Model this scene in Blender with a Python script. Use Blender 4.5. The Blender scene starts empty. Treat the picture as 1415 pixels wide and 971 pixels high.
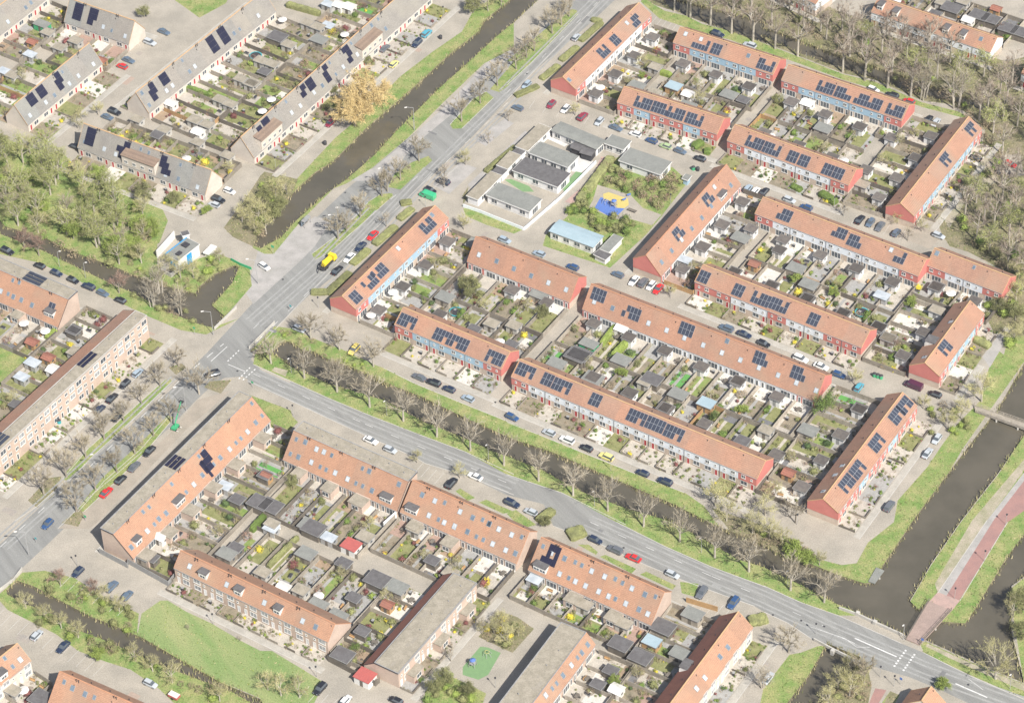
import bpy, math, random
import numpy as np
from mathutils import Matrix, Vector
from mathutils.geometry import delaunay_2d_cdt
R_=random.Random(7)
SC=bpy.context.scene; COL=SC.collection
# ---------------------------------------------------------------- camera (real aerial view, 565 m up)
FPX=4200.0; PIT=math.radians(42); ROL=math.radians(-2); DIST=845.0
_F=np.array([0,math.cos(PIT),-math.sin(PIT)]); _R0=np.array([1.,0,0]); _U0=np.cross(_R0,_F)
_R=_R0*math.cos(ROL)+_U0*math.sin(ROL); _U=-_R0*math.sin(ROL)+_U0*math.cos(ROL); _C=-_F*DIST
cam=bpy.data.cameras.new('camera'); co=bpy.data.objects.new('camera',cam); COL.objects.link(co)
cam.sensor_width=36; cam.lens=FPX*36/1415; cam.clip_start=10; cam.clip_end=20000
m=Matrix.Identity(4)
for i in range(3): m[i][0]=_R[i]; m[i][1]=_U[i]; m[i][2]=-_F[i]; m[i][3]=_C[i]
co.matrix_world=m; SC.camera=co
# ---------------------------------------------------------------- sky, sun, exposure
SUN_EL=math.radians(46); SUN_AZ=math.radians(150)      # clockwise from +Y (away from camera)
w=bpy.data.worlds.new('World'); SC.world=w; w.use_nodes=True; nt=w.node_tree
sky=nt.nodes.new('ShaderNodeTexSky'); sky.sky_type='NISHITA'; sky.sun_disc=False
sky.sun_elevation=SUN_EL; sky.sun_rotation=SUN_AZ; sky.dust_density=2.0; sky.air_density=1.0
bg=nt.nodes['Background']; bg.inputs[1].default_value=0.08; nt.links.new(sky.outputs[0],bg.inputs[0])
sl=bpy.data.lights.new('sun','SUN'); sl.energy=5.0; sl.angle=math.radians(0.6); sl.color=(1,.955,.89)
so=bpy.data.objects.new('sun',sl); COL.objects.link(so)
sd=Vector((math.sin(SUN_AZ)*math.cos(SUN_EL),math.cos(SUN_AZ)*math.cos(SUN_EL),math.sin(SUN_EL)))
so.rotation_euler=sd.to_track_quat('Z','Y').to_euler()
SC.view_settings.view_transform='Standard'; SC.view_settings.look='None'; SC.view_settings.gamma=1
SC.view_settings.use_curve_mapping=False; SC.view_settings.exposure=0.62
SC.cycles.max_bounces=5; SC.cycles.transparent_max_bounces=4; SC.cycles.use_denoising=True
# ---------------------------------------------------------------- survey views: pixel -> ground point
VW=dict(a1=(750,0,6.472),a2=(450,280,5.71),a3=(1100,530,4.855),a4=(130,540,4.044),a5=(500,780,5.083),a6=(0,420,4.048),a7=(680,840,7.41),a8=(890,830,6.888),b1=(640,160,5.714),b2=(750,160,4.625),b3=(210,310,13.87),b4=(340,380,6.068),b5=(200,460,6.935),b6=(580,840,7.41),b7=(420,320,10.107),b8=(1180,840,6.021),c1=(860,0,5.883),c2=(1070,70,5.883),c3=(840,100,5.883),c4=(990,160,5.883),c5=(1180,130,4.855),c6=(860,220,5.395),c7=(1030,250,5.111),c8=(1170,320,4.045),d1=(530,400,5.883),d2=(630,310,6.935),d3=(790,370,5.883),d4=(940,350,5.883),d5=(1000,420,5.883),d6=(700,480,6.432),d7=(880,540,5.713),d8=(1230,400,6.07),px=(0,0,1))
for i in range(4):
    for j in range(4): VW['%d%d'%(i,j)]=((0,350,700,1055)[j],(0,240,480,721)[i],3.883)
def P(v,x,y): o=VW[v]; return (o[0]+x/o[2],o[1]+y/o[2])
def ray(q): return _F*FPX+_R*(q[0]-707.5)-_U*(q[1]-485.5)
def G(q,z=0.0): d=ray(q); return _C+d*((z-_C[2])/d[2])
def V(v,x,y,z=0.0): return G(P(v,x,y),z)
def proj(wp):
    d=np.asarray(wp,float)-_C; return (707.5+FPX*(d@_R)/(d@_F),485.5-FPX*(d@_U)/(d@_F))
def inframe(wp,m=12):
    q=proj(wp); return -m<q[0]<1415+m and -m<q[1]<971+m
def poly(v,*pts,z=0.0): return [tuple(V(v,x,y,z)[:2]) for x,y in pts]
ANG_A=math.radians(56.6); ANG_B=math.radians(-34.0)
# ---------------------------------------------------------------- materials
MATS={}
def mat(name,c,rough=.85,c2=None,scale=.6,fine=0.0,spec=.3,metal=0,emit=None,rnd=0.0,bump=0,stretch=None,detail=4):
    if name in MATS: return MATS[name]
    M=bpy.data.materials.new(name); M.use_nodes=True; n=M.node_tree; b=n.nodes['Principled BSDF']
    b.inputs['Roughness'].default_value=rough; b.inputs['Metallic'].default_value=metal
    b.inputs['Specular IOR Level'].default_value=spec
    geo=n.nodes.new('ShaderNodeNewGeometry'); src=geo.outputs['Position']
    if stretch:
        mp=n.nodes.new('ShaderNodeMapping'); mp.inputs['Scale'].default_value=stretch; mp.inputs['Rotation'].default_value=(0,0,-ANG_A)
        mp.vector_type='TEXTURE'; n.links.new(src,mp.inputs[0]); src=mp.outputs[0]
    if c2 is None: c2=tuple(x*.8 for x in c)
    no=n.nodes.new('ShaderNodeTexNoise'); no.inputs['Scale'].default_value=scale; no.inputs['Detail'].default_value=detail; no.inputs['Roughness'].default_value=.65
    n.links.new(src,no.inputs['Vector'])
    rp=n.nodes.new('ShaderNodeMapRange'); rp.inputs[1].default_value=.36; rp.inputs[2].default_value=.64; n.links.new(no.outputs[0],rp.inputs[0])
    mx=n.nodes.new('ShaderNodeMix'); mx.data_type='RGBA'; mx.inputs[6].default_value=(*c,1); mx.inputs[7].default_value=(*c2,1)
    n.links.new(rp.outputs[0],mx.inputs[0]); out=mx.outputs[2]
    if fine:
        n2=n.nodes.new('ShaderNodeTexNoise'); n2.inputs['Scale'].default_value=3.1; n2.inputs['Detail'].default_value=3; n.links.new(geo.outputs['Position'],n2.inputs['Vector'])
        r2=n.nodes.new('ShaderNodeMapRange'); r2.inputs[1].default_value=.3; r2.inputs[2].default_value=.7; r2.inputs[3].default_value=1-fine; r2.inputs[4].default_value=1+fine
        n.links.new(n2.outputs[0],r2.inputs[0])
        v=n.nodes.new('ShaderNodeVectorMath'); v.operation='SCALE'; n.links.new(out,v.inputs[0]); n.links.new(r2.outputs[0],v.inputs[3]); out=v.outputs[0]
    if rnd:
        oi=n.nodes.new('ShaderNodeObjectInfo'); r3=n.nodes.new('ShaderNodeMapRange'); r3.inputs[3].default_value=1-rnd; r3.inputs[4].default_value=1+rnd
        n.links.new(oi.outputs['Random'],r3.inputs[0]); v=n.nodes.new('ShaderNodeVectorMath'); v.operation='SCALE'
        n.links.new(out,v.inputs[0]); n.links.new(r3.outputs[0],v.inputs[3]); out=v.outputs[0]
    n.links.new(out,b.inputs['Base Color'])
    if bump:
        bp=n.nodes.new('ShaderNodeBump'); bp.inputs['Strength'].default_value=bump; n.links.new(no.outputs[0],bp.inputs['Height']); n.links.new(bp.outputs[0],b.inputs['Normal'])
    MATS[name]=M; return M
def tiles(name,c,c2,c3):
    """roof tiles: patchy colour, rows of tiles, weathering"""
    M=mat(name,c,.85,c2,.35,.17); n=M.node_tree; b=n.nodes['Principled BSDF']
    old=b.inputs['Base Color'].links[0].from_socket
    geo=[x for x in n.nodes if x.type=='NEW_GEOMETRY'][0]
    no=n.nodes.new('ShaderNodeTexNoise'); no.inputs['Scale'].default_value=.12; no.inputs['Detail'].default_value=5; n.links.new(geo.outputs['Position'],no.inputs['Vector'])
    rp=n.nodes.new('ShaderNodeMapRange'); rp.inputs[1].default_value=.5; rp.inputs[2].default_value=.75; rp.inputs[4].default_value=.75; n.links.new(no.outputs[0],rp.inputs[0])
    mx=n.nodes.new('ShaderNodeMix'); mx.data_type='RGBA'; mx.inputs[7].default_value=(*c3,1); n.links.new(rp.outputs[0],mx.inputs[0]); n.links.new(old,mx.inputs[6])
    wv=n.nodes.new('ShaderNodeTexWave'); wv.bands_direction='Z'; wv.inputs['Scale'].default_value=1.05; wv.inputs['Distortion'].default_value=.6; n.links.new(geo.outputs['Position'],wv.inputs['Vector'])
    r2=n.nodes.new('ShaderNodeMapRange'); r2.inputs[3].default_value=.88; r2.inputs[4].default_value=1.06; n.links.new(wv.outputs[1],r2.inputs[0])
    v=n.nodes.new('ShaderNodeVectorMath'); v.operation='SCALE'; n.links.new(mx.outputs[2],v.inputs[0]); n.links.new(r2.outputs[0],v.inputs[3])
    n.links.new(v.outputs[0],b.inputs['Base Color']); return M
M_={}
def mk():
    D=M_
    D['paving']=mat('street_paving',(.365,.33,.275),.9,(.285,.262,.22),.12,.17)
    D['brick_street']=mat('brick_street',(.35,.305,.25),.9,(.28,.25,.205),.2,.13)
    D['asphalt']=mat('asphalt',(.255,.255,.24),.9,(.195,.195,.185),.3,.12,stretch=(9,.8,1))
    D['bike']=mat('grey_tile_path',(.37,.35,.33),.9,(.29,.28,.26),.3,.10)
    D['redpath']=mat('red_asphalt',(.33,.19,.165),.9,(.27,.165,.15),.3,.08)
    D['pinkbrick']=mat('pink_clinker',(.42,.29,.25),.9,(.34,.25,.22),.5,.1)
    D['grass']=mat('grass_green',(.135,.22,.055),.95,(.285,.28,.12),.24,.34,detail=8)
    D['lawn']=mat('mown_grass',(.16,.24,.08),.95,(.27,.29,.13),.16,.28,stretch=(7,1.4,1))
    D['scrub']=mat('scrub_floor',(.15,.15,.07),.95,(.23,.20,.13),.22,.35)
    D['soil']=mat('garden_soil',(.24,.20,.15),.95,(.17,.155,.11),.5,.3)
    D['sand']=mat('bare_earth',(.38,.33,.26),.95,(.26,.25,.16),.3,.2)
    D['water']=mat('canal_water',(.082,.074,.055),.06,(.108,.096,.072),.07,spec=.5)
    D['bank']=mat('bank_earth',(.24,.21,.14),.95,(.15,.14,.08),.6,.2)
    D['white']=mat('white_paint',(.72,.71,.68),.6,(.62,.61,.58),.3,.04)
    D['wline']=mat('road_marking',(.66,.66,.64),.8,(.50,.50,.48),1.2,.1)
    D['wallwhite']=mat('white_render',(.76,.76,.75),.8,(.58,.57,.55),.25,.05)
    D['wallblue']=mat('pale_blue_cladding',(.36,.50,.60),.7,(.31,.45,.55),.25,.04)
    D['wallsky']=mat('white_blue_cladding',(.73,.77,.80),.7,(.67,.71,.75),.25,.04)
    D['wallred']=mat('red_cladding',(.55,.20,.17),.75,(.49,.175,.15),.25,.05)
    D['brick']=mat('beige_brick',(.53,.44,.36),.9,(.45,.37,.30),.5,.1)
    D['brickpink']=mat('pinkish_brick',(.52,.41,.335),.9,(.45,.35,.285),.3,.08)
    D['cream']=mat('cream_brick',(.60,.54,.47),.9,(.53,.475,.41),.3,.06)
    D['tile_o']=tiles('orange_roof_tiles',(.365,.208,.142),(.322,.185,.128),(.31,.222,.16))
    D['tile_l']=tiles('salmon_roof_tiles',(.385,.222,.145),(.345,.20,.132),(.335,.235,.165))
    D['tile_d']=tiles('brown_roof_tiles',(.30,.13,.09),(.25,.11,.08),(.22,.12,.09))
    D['tile_g']=tiles('taupe_roof_tiles',(.255,.24,.215),(.225,.21,.19),(.29,.27,.225))
    D['felt']=mat('gravel_flat_roof',(.33,.295,.235),.95,(.25,.225,.175),.5,.16)
    D['felt2']=mat('patched_flat_roof',(.27,.245,.20),.95,(.30,.27,.22),.5,.12)
    D['feltg']=mat('grey_felt_roof',(.23,.235,.215),.9,(.19,.195,.18),.5,.1)
    D['feltd']=mat('dark_felt_roof',(.135,.13,.13),.9,(.10,.095,.095),.7,.12)
    D['feltb']=mat('bluegrey_roof',(.32,.41,.45),.75,(.28,.37,.41),.3,.05)
    D['shedroof']=mat('shed_bitumen_roof',(.095,.085,.08),.9,(.135,.12,.105),.9,.12,rnd=.25)
    D['ridge']=mat('ridge_tiles',(.55,.36,.19),.9,(.48,.31,.17),1,.1)
    D['ridgeo']=mat('orange_ridge_tiles',(.50,.26,.15),.9,(.43,.22,.13),1,.1)
    D['lead']=mat('zinc',(.30,.30,.29),.6,(.24,.24,.24),1,.1)
    D['dark']=mat('dark_trim',(.05,.05,.055),.6,(.04,.04,.045),1)
    D['glass']=mat('window_glass',(.07,.085,.10),.12,(.10,.115,.13),.5,spec=.6)
    D['glassl']=mat('bright_roof_glass',(.50,.53,.55),.25,(.36,.40,.43),.5,spec=.6)
    D['glassb']=mat('blue_roof_glass',(.11,.145,.185),.15,(.17,.215,.26),.5,spec=.6)
    D['pv']=mat('solar_cells',(.04,.046,.064),.25,(.048,.057,.08),.4,spec=.5)
    D['pvn']=mat('black_solar_cells',(.016,.016,.036),.25,(.02,.02,.042),.4,spec=.5)
    D['pvf']=mat('panel_frame',(.33,.35,.38),.5,(.30,.32,.35),1)
    D['wood']=mat('weathered_wood',(.35,.315,.26),.9,(.26,.23,.19),.5,.15,rnd=.25)
    D['woodo']=mat('orange_wood',(.42,.27,.13),.85,(.35,.22,.11),.5,.1)
    D['woodd']=mat('dark_wood',(.17,.15,.125),.9,(.125,.11,.09),.5,.1)
    D['concrete']=mat('concrete',(.48,.46,.42),.9,(.40,.385,.35),.4,.08)
    D['metal']=mat('galvanised_metal',(.45,.45,.44),.45,(.38,.38,.38),1,metal=.3)
    D['red']=mat('red_door_paint',(.42,.05,.05),.5,(.36,.045,.045),1)
    D['redroof']=mat('red_sheet_roof',(.42,.11,.095),.75,(.36,.10,.09),.8,.1)
    D['greenp']=mat('green_paint',(.06,.36,.17),.5,(.05,.32,.15),1)
    D['yellow']=mat('yellow_paint',(.75,.58,.03),.5,(.70,.53,.03),1)
    D['bluep']=mat('blue_rubber',(.10,.18,.46),.8,(.085,.155,.40),1,.05)
    D['yelp']=mat('yellow_rubber',(.52,.43,.15),.8,(.47,.38,.13),1,.05)
    D['grp']=mat('green_rubber',(.17,.28,.13),.85,(.15,.25,.12),1,.05)
    D['cyan']=mat('bright_blue_door',(.02,.30,.62),.6,(.02,.28,.58),1)
    D['teal']=mat('teal_plastic',(.05,.33,.36),.5,(.04,.30,.33),1)
    D['rubber']=mat('tyre_rubber',(.02,.02,.02),.8,(.03,.03,.03),1)
    D['canvas']=mat('off_white_canvas',(.66,.64,.60),.9,(.60,.58,.54),1)
    D['bark']=mat('grey_bark',(.30,.27,.22),.95,(.22,.195,.16),1.5,.15,rnd=.15)
    D['barkp']=mat('pale_bark',(.42,.385,.32),.95,(.32,.29,.24),1.5,.1,rnd=.1)
    D['twig']=mat('bare_twigs',(.40,.345,.245),.95,(.29,.25,.18),.8,rnd=.2)
    D['twigd']=mat('grey_brown_wood_twigs',(.34,.275,.215),.95,(.235,.19,.15),.8,rnd=.2)
    D['twigy']=mat('budding_twigs',(.46,.43,.21),.95,(.34,.32,.15),.8,rnd=.2)
    D['twigr']=mat('reddish_twigs',(.31,.20,.155),.95,(.25,.17,.13),.8,rnd=.15)
    D['leafw']=mat('golden_willow_leaves',(.66,.52,.26),.9,(.56,.43,.20),.4,rnd=.08)
    D['leaf']=mat('fresh_leaves',(.15,.215,.05),.9,(.10,.15,.035),.5,.2,rnd=.2)
    D['leafl']=mat('lime_leaves',(.25,.31,.075),.9,(.18,.24,.05),.5,.2,rnd=.15)
    D['leafp']=mat('spring_park_leaves',(.32,.345,.115),.9,(.235,.265,.085),.5,.15,rnd=.15)
    D['curtain']=mat('curtained_window',(.42,.43,.43),.3,(.20,.22,.24),.9,spec=.5)
    D['deckb']=mat('brown_deck_paving',(.33,.25,.215),.9,(.28,.215,.185),.5,.12)
    D['lightpave']=mat('light_yard_paving',(.55,.54,.52),.9,(.48,.47,.45),.4,.08)
    D['reed']=mat('straw_reeds',(.46,.39,.24),.95,(.30,.28,.13),.6,.1)
    D['tile_b']=tiles('greybrown_roof_tiles',(.24,.175,.13),(.21,.155,.12),(.25,.20,.15))
    D['leafd']=mat('dark_evergreen_leaves',(.06,.10,.035),.9,(.09,.125,.045),.5,.2,rnd=.2)
    D['leafo']=mat('olive_leaves',(.24,.25,.10),.9,(.155,.16,.07),.5,.2,rnd=.2)
    D['leafy']=mat('yellow_flowers',(.62,.52,.05),.9,(.48,.42,.06),.8,rnd=.15)
    D['leafr']=mat('purple_red_leaves',(.22,.08,.075),.9,(.16,.07,.06),.8,rnd=.2)
    D['leafb']=mat('dry_brown_stems',(.34,.27,.18),.95,(.25,.20,.13),.8,rnd=.2)
mk()
HZ=bpy.data.materials.new('haze_air'); HZ.use_nodes=True; _n=HZ.node_tree; _n.nodes.remove(_n.nodes['Principled BSDF']); _v=_n.nodes.new('ShaderNodeVolumePrincipled')
_v.inputs['Color'].default_value=(.93,.95,1,1); _v.inputs['Density'].default_value=.00006; _v.inputs['Anisotropy'].default_value=.2; _n.links.new(_v.outputs[0],_n.nodes['Material Output'].inputs['Volume']); M_['haze']=HZ
# ---------------------------------------------------------------- mesh builder
class MB:
    def __init__(s): s.v=[];s.f=[];s.m=[];s.mats=[]
    def mi(s,m):
        if isinstance(m,str): m=M_[m]
        if m not in s.mats: s.mats.append(m)
        return s.mats.index(m)
    def add(s,vs,fs,m):
        o=len(s.v); s.v.extend([tuple(map(float,v)) for v in vs]); k=s.mi(m)
        for f in fs: s.f.append(tuple(i+o for i in f)); s.m.append(k)
    def box(s,x0,x1,y0,y1,z0,z1,m,T=None):
        vs=[(x,y,z) for z in(z0,z1) for x,y in((x0,y0),(x1,y0),(x1,y1),(x0,y1))]
        if T: vs=[T(v) for v in vs]
        s.add(vs,[(0,3,2,1),(4,5,6,7),(0,1,5,4),(1,2,6,5),(2,3,7,6),(3,0,4,7)],m)
    def prism(s,pts,z0,z1,m,mtop=None):
        n=len(pts); a=sum(pts[i][0]*pts[(i+1)%n][1]-pts[(i+1)%n][0]*pts[i][1] for i in range(n))
        if a<0: pts=pts[::-1]
        vs=[(p[0],p[1],z0) for p in pts]+[(p[0],p[1],z1) for p in pts]
        s.add(vs,[tuple(range(n))[::-1]]+[(i,(i+1)%n,n+(i+1)%n,n+i) for i in range(n)],m)
        s.add(vs[n:],[tuple(range(n))],mtop or m)
    def tube(s,a,b,r0,r1,m,n=5,cap=True):
        a=np.array(a,float);b=np.array(b,float);d=b-a;L=np.linalg.norm(d)
        if L<1e-6: return
        d/=L; u=np.cross(d,(0,0,1) if abs(d[2])<.9 else (1,0,0)); u/=np.linalg.norm(u); v=np.cross(d,u)
        vs=[]
        for c,r in((a,r0),(b,r1)):
            for i in range(n):
                t=2*math.pi*i/n; vs.append(c+(u*math.cos(t)+v*math.sin(t))*r)
        fs=[(i,(i+1)%n,n+(i+1)%n,n+i) for i in range(n)]
        if cap: fs+=[tuple(range(n))[::-1],tuple(range(n,2*n))]
        s.add(vs,fs,m)
    def mesh(s,name,smooth=False):
        me=bpy.data.meshes.new(name); me.from_pydata(s.v,[],s.f)
        for x in s.mats: me.materials.append(x)
        me.polygons.foreach_set('material_index',s.m)
        if smooth: me.polygons.foreach_set('use_smooth',[True]*len(s.f))
        me.update(); return me
    def obj(s,name,parent=None,loc=None,smooth=False): return link(name,s.mesh(name,smooth),parent,loc)
def link(name,me,parent=None,loc=None,rot=None,scale=None):
    o=bpy.data.objects.new(name,me); COL.objects.link(o)
    if parent: o.parent=parent
    if loc is not None: o.location=loc
    if rot is not None: o.rotation_euler=rot if hasattr(rot,'__len__') else (0,0,rot)
    if scale is not None: o.scale=scale if hasattr(scale,'__len__') else (scale,)*3
    return o
ORD=('first second third fourth fifth sixth seventh eighth ninth tenth eleventh twelfth thirteenth fourteenth fifteenth sixteenth seventeenth eighteenth nineteenth twentieth').split()
TENS={20:'twenty',30:'thirty',40:'forty',50:'fifty',60:'sixty',70:'seventy',80:'eighty',90:'ninety'}
def ordw(n):
    if n<=20: return ORD[n-1]
    t,u=n//10*10,n%10
    h='' if t<100 else 'hundred-and-'; t%=100
    if t==0: return h+(ORD[u-1] if u else 'th')
    if u==0: return h+TENS[t][:-1]+'ieth'
    return h+TENS[t]+'-'+ORD[u-1] if t>=20 else h+ORD[t+u-1]
REG=[]
def thing(o,desc,place,cat,group=None,x=None,loc=None):
    """remember a thing: desc = how it looks, place = where; labels are settled at the end"""
    o['category']=cat
    if group: o['group']=group
    if loc is None: loc=tuple(o.location)
    REG.append((o,desc,place,proj((loc[0],loc[1],0)),)); return o
def settle():
    by={}
    for o,d,p,q in REG: by.setdefault((d,p),[]).append((q,o))
    for (d,p),L in by.items():
        if len(L)==1: L[0][1]['label']=(d+' '+p).strip(); continue
        L.sort(key=lambda t:t[0][0])
        for i,(q,o) in enumerate(L): o['label']=f"{ordw(i+1)} {d} from the left {p}".strip()
def struct(o): o['kind']='structure'; return o
def T2(x,y,a):
    c,s=math.cos(a),math.sin(a)
    return lambda v:(x+v[0]*c-v[1]*s,y+v[0]*s+v[1]*c,v[2])
# ================================================================ GROUND (one triangulated sheet, split by surface)
WZ=-0.55
LAY=[]  # (class, polygon)
def L(cls,v,*pts,z=0.0): LAY.append((cls,poly(v,*pts,z=z)))
def LM(cls,*segs,z=0.0):   # segments from several views: ('view',(x,y),...)
    pts=[]
    for s in segs: pts+=poly(s[0],*s[1:],z=z)
    LAY.append((cls,pts))
# residential streets (brick) as the slightly warmer areas
if 0: LM('brick_street',('21',(560,0),(700,90),(1398,380)),('22',(0,380),(600,600),(800,680),(1000,780),(1300,971)),('23',(0,971),(230,971),(470,940),(560,880),(820,480),(760,330),(540,120),(-100,-60)),('13',(0,380)),('12',(1398,300),(1000,90),(1200,-40)),('02',(1398,900),(900,700),(560,560),(240,540),(0,700)),('11',(1398,250),(1000,120),(960,200),(1398,420)),('12',(0,340),(600,520),(1300,800)),('13',(300,971),(600,971)),('23',(500,150),(300,120)),('22',(1398,420),(0,-40)))
# main road corridor
LM('asphalt',('px',(-60,800),(0,752),(20,733),(95,663),(180,588),(238,535),(290,483),(348,420),(385,370),(430,308),(478,262),(520,228),(565,190),(620,150),(672,103),(710,72),(760,30),(800,-10),(830,-60),(900,-60),(850,0),(815,33),(733,103),(700,138),(650,192),(597,243),(564,276),(480,367),(427,408),(352,480),(347,497),(362,512),(400,530)),
 ('21',(200,180),(400,270),(640,370),(900,470),(1140,560),(1398,680)),('22',(300,780),(640,950)),('32',(850,130),(1100,240),(1398,350)),('33',(200,430),(400,500),(740,650),(860,700),(1100,820),(1398,950)),('px',(1520,1010),(1450,1060)),('33',(1100,971),(930,890),(780,830),(640,790),(520,750),(280,640),(130,540),(0,480)),('32',(1330,450),(1160,390),(940,310),(700,210),(530,130),(250,20)),('22',(200,840),(0,790)),('21',(1150,690),(920,620),(870,590),(600,470),(380,370),(170,270),(0,190)),('px',(335,520),(310,522),(296,530),(272,552),(240,585),(175,645),(120,700),(60,757),(0,813),(-60,870)))
# pavement pockets left of the upper road: cycle path along the canal
LM('bike',('11',(30,400),(300,250),(330,230),(420,250),(330,390),(240,480),(0,700),(-40,640)))
LM('bike',('01',(480,971),(640,905),(850,735),(1060,540),(1250,340),(1398,240),(1398,290),(1270,400),(1080,600),(850,790),(720,971)))
LM('paving',('20',(400,640),(520,560),(700,420),(940,205),(1000,150),(960,120),(900,160),(370,680)))
# service streets and parking bays
LM('brick_street',('20',(480,850),(600,740),(760,600),(900,470),(960,400),(1060,280),(1240,230),(1000,440),(520,940),(480,971),(310,971)))
LM('paving',('20',(370,400),(620,100),(740,60),(900,150),(380,660),(260,560)))
LM('bike',('12',(-20,-10),(-150,120),(-210,60),(-60,-80),(100,-230),(160,-180)))
# medians and verges
L('grass','11',(315,430),(330,462),(400,430),(560,290),(750,120),(745,105),(680,110),(620,150),(450,330))
L('grass','11',(722,72),(790,86),(880,0),(960,-70),(940,-95),(850,-60),(760,0))
L('grass','01',(1055,670),(1070,692),(1120,690),(1290,525),(1250,492),(1180,530))
LM('grass',('01',(1270,480),(1320,495),(1398,440)),('02',(0,460),(130,340),(385,75),(375,55),(350,50),(240,130),(110,240),(0,330)),('01',(1398,330),(1340,400)))
L('grass','20',(335,705),(360,660),(470,545),(880,178),(912,165),(922,182),(700,400),(500,580),(370,715))
L('grass','20',(412,880),(432,845),(552,695),(632,622),(750,515),(900,365),(935,375),(780,560),(620,720),(450,880))
L('scrub','20',(330,940),(430,860),(450,900),(420,960)); L('scrub','20',(150,820),(260,700),(330,690),(290,790),(200,860))
L('scrub','b5',(570,520),(620,460),(830,450),(730,580)); L('scrub','b5',(230,330),(350,290),(400,330),(300,400))
LM('grass',('b5',(1000,590),(1398,740)),('21',(210,370),(240,400),(200,440),(150,560),(120,480),(0,280)))
L('grass','b8',(230,789),(300,690),(380,720),(340,789))
# canal banks
LM('grass',('01',(210,985),(440,740),(560,640),(790,410),(960,280),(1120,170),(1180,60),(1398,-90),(1398,260),(1240,340),(1030,540),(830,740),(640,900),(500,985)),('11',(430,80),(250,260),(110,430),(60,430),(0,400),(-20,360),(60,240),(230,40)))
LM('scrub',('10',(1200,290),(1340,100),(1398,10)),('11',(60,-10),(240,30),(210,100),(0,390)),('10',(1398,410),(1250,340)))
L('grass','px',(-60,180),(0,190),(45,205),(90,215),(110,235),(150,255),(200,270),(225,290),(232,305),(215,350),(200,400),(150,400),(100,365),(40,325),(-60,290))
L('grass','px',(-60,270),(40,310),(130,340),(200,375),(215,350),(240,360),(300,350),(330,362),(345,372),(348,395),(300,450),(330,440),(285,462),(250,456),(200,435),(150,410),(100,383),(50,362),(-60,338))
L('paving','b3',(100,380),(420,150),(560,60),(900,250),(1200,400),(1300,560),(950,640),(600,780),(100,780))
LM('grass',('px',(352,490)),('b4',(110,620),(30,640),(110,560),(240,430),(400,450),(560,530),(800,620),(1100,760),(1335,830)),('21',(640,90),(700,110),(860,190),(1100,290),(1398,410)),('22',(180,470),(400,560),(600,640),(800,720),(960,780),(1060,850),(1150,971)),('33',(-40,100),(100,70),(300,200),(420,230),(500,220),(560,110),(700,0)),('23',(720,820),(880,640),(960,520),(1050,400),(1160,290),(1240,0)),('13',(1290,971),(1320,850),(1398,760)),('px',(1460,400),(1460,520),(1415,500),(1330,620),(1250,760),(1200,815),(1190,850)),('33',(400,500),(200,430),(0,340)),('32',(1100,240),(850,130),(590,0)),('22',(300,780),(0,680)),('21',(1140,560),(900,470),(640,370),(400,270),(200,180),(0,90)))
L('sand','b4',(215,800),(240,770),(350,800),(330,850)); 
LM('scrub',('22',(1100,860),(1398,960)),('23',(0,971)),('33',(0,0),(60,60),(220,110),(100,180),(-120,120)))
LM('redpath',('33',(930,380),(1200,0)),('23',(1190,971),(1260,870),(1398,700),(1480,600),(1560,640),(1398,860),(1300,971)),('33',(1310,0),(1060,400),(1010,420)))
LAY.pop()
LM('grass',('33',(785,430),(830,478),(880,470),(960,542),(1080,553),(1130,483),(1300,200),(1398,70)),('px',(1480,600),(1480,520)),('23',(1398,470),(1260,680)),('33',(1060,0),(900,230)))
LM('sand',('33',(935,380),(1200,-10)),('23',(1398,660)),('px',(1440,620),(1440,600)),('23',(1398,600)),('33',(1120,-10),(920,330)))
LM('redpath',('33',(975,400),(1225,0)),('23',(1398,712)),('px',(1440,640),(1440,700)),('23',(1398,875)),('33',(1310,0),(1050,420)))
LM('bike',('33',(935,380),(1200,-10)),('23',(1398,670)),('px',(1440,625),(1440,640)),('23',(1398,715)),('33',(1235,-10),(978,400)))
L('pinkbrick','33',(885,430),(935,375),(1055,420),(1010,475))
L('grass','33',(1310,370),(1398,300),(1500,300),(1500,900),(1398,870),(1340,500))
LM('grass',('33',(840,650),(870,640),(1190,785),(1398,868)),('px',(1500,1000),(1500,1020)),('33',(1398,945),(1100,815),(860,700)))
LM('sand',('33',(880,650),(1190,790),(1398,870)),('px',(1480,1000)),('33',(1398,905),(1190,815),(1000,730),(870,665)))
L('grass','33',(200,700),(290,665),(350,660),(130,985),(-20,985),(0,890),(140,710))
L('scrub','33',(440,730),(560,780),(580,880),(560,985),(300,985),(420,760))
L('scrub','33',(640,985),(680,905),(725,925),(690,985)); L('redpath','33',(560,985),(600,890),(660,900),(610,985))
LM('grass',('02',(740,-30),(780,20),(850,60),(960,85),(1050,130),(1200,165),(1398,240)),('03',(200,310),(430,400),(600,440),(850,550),(1050,600),(1120,650),(1100,640),(850,575),(600,480),(430,430),(200,345),(0,275)),('02',(1398,285),(1200,215),(1000,160),(820,100),(720,10)))
LM('scrub',('02',(700,-60),(740,-10),(800,30),(900,60),(960,80),(1050,120),(1200,160),(1398,235)),('03',(200,305),(430,395),(600,430),(850,540),(1000,560),(1120,620),(1190,700),(1150,880),(1020,971)),('13',(960,60),(900,170),(960,330),(1000,390),(1100,420),(1330,540),(1200,780),(1240,860),(1398,870)),('px',(1500,480),(1500,60)),('03',(1300,330),(1200,300),(580,120),(400,60),(270,0)),('px',(1100,-60)))
L('brick_street','c7',(1000,280),(1130,300),(1250,330),(1370,370),(1380,400),(1300,480),(1100,400),(800,300),(800,240)); 
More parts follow.
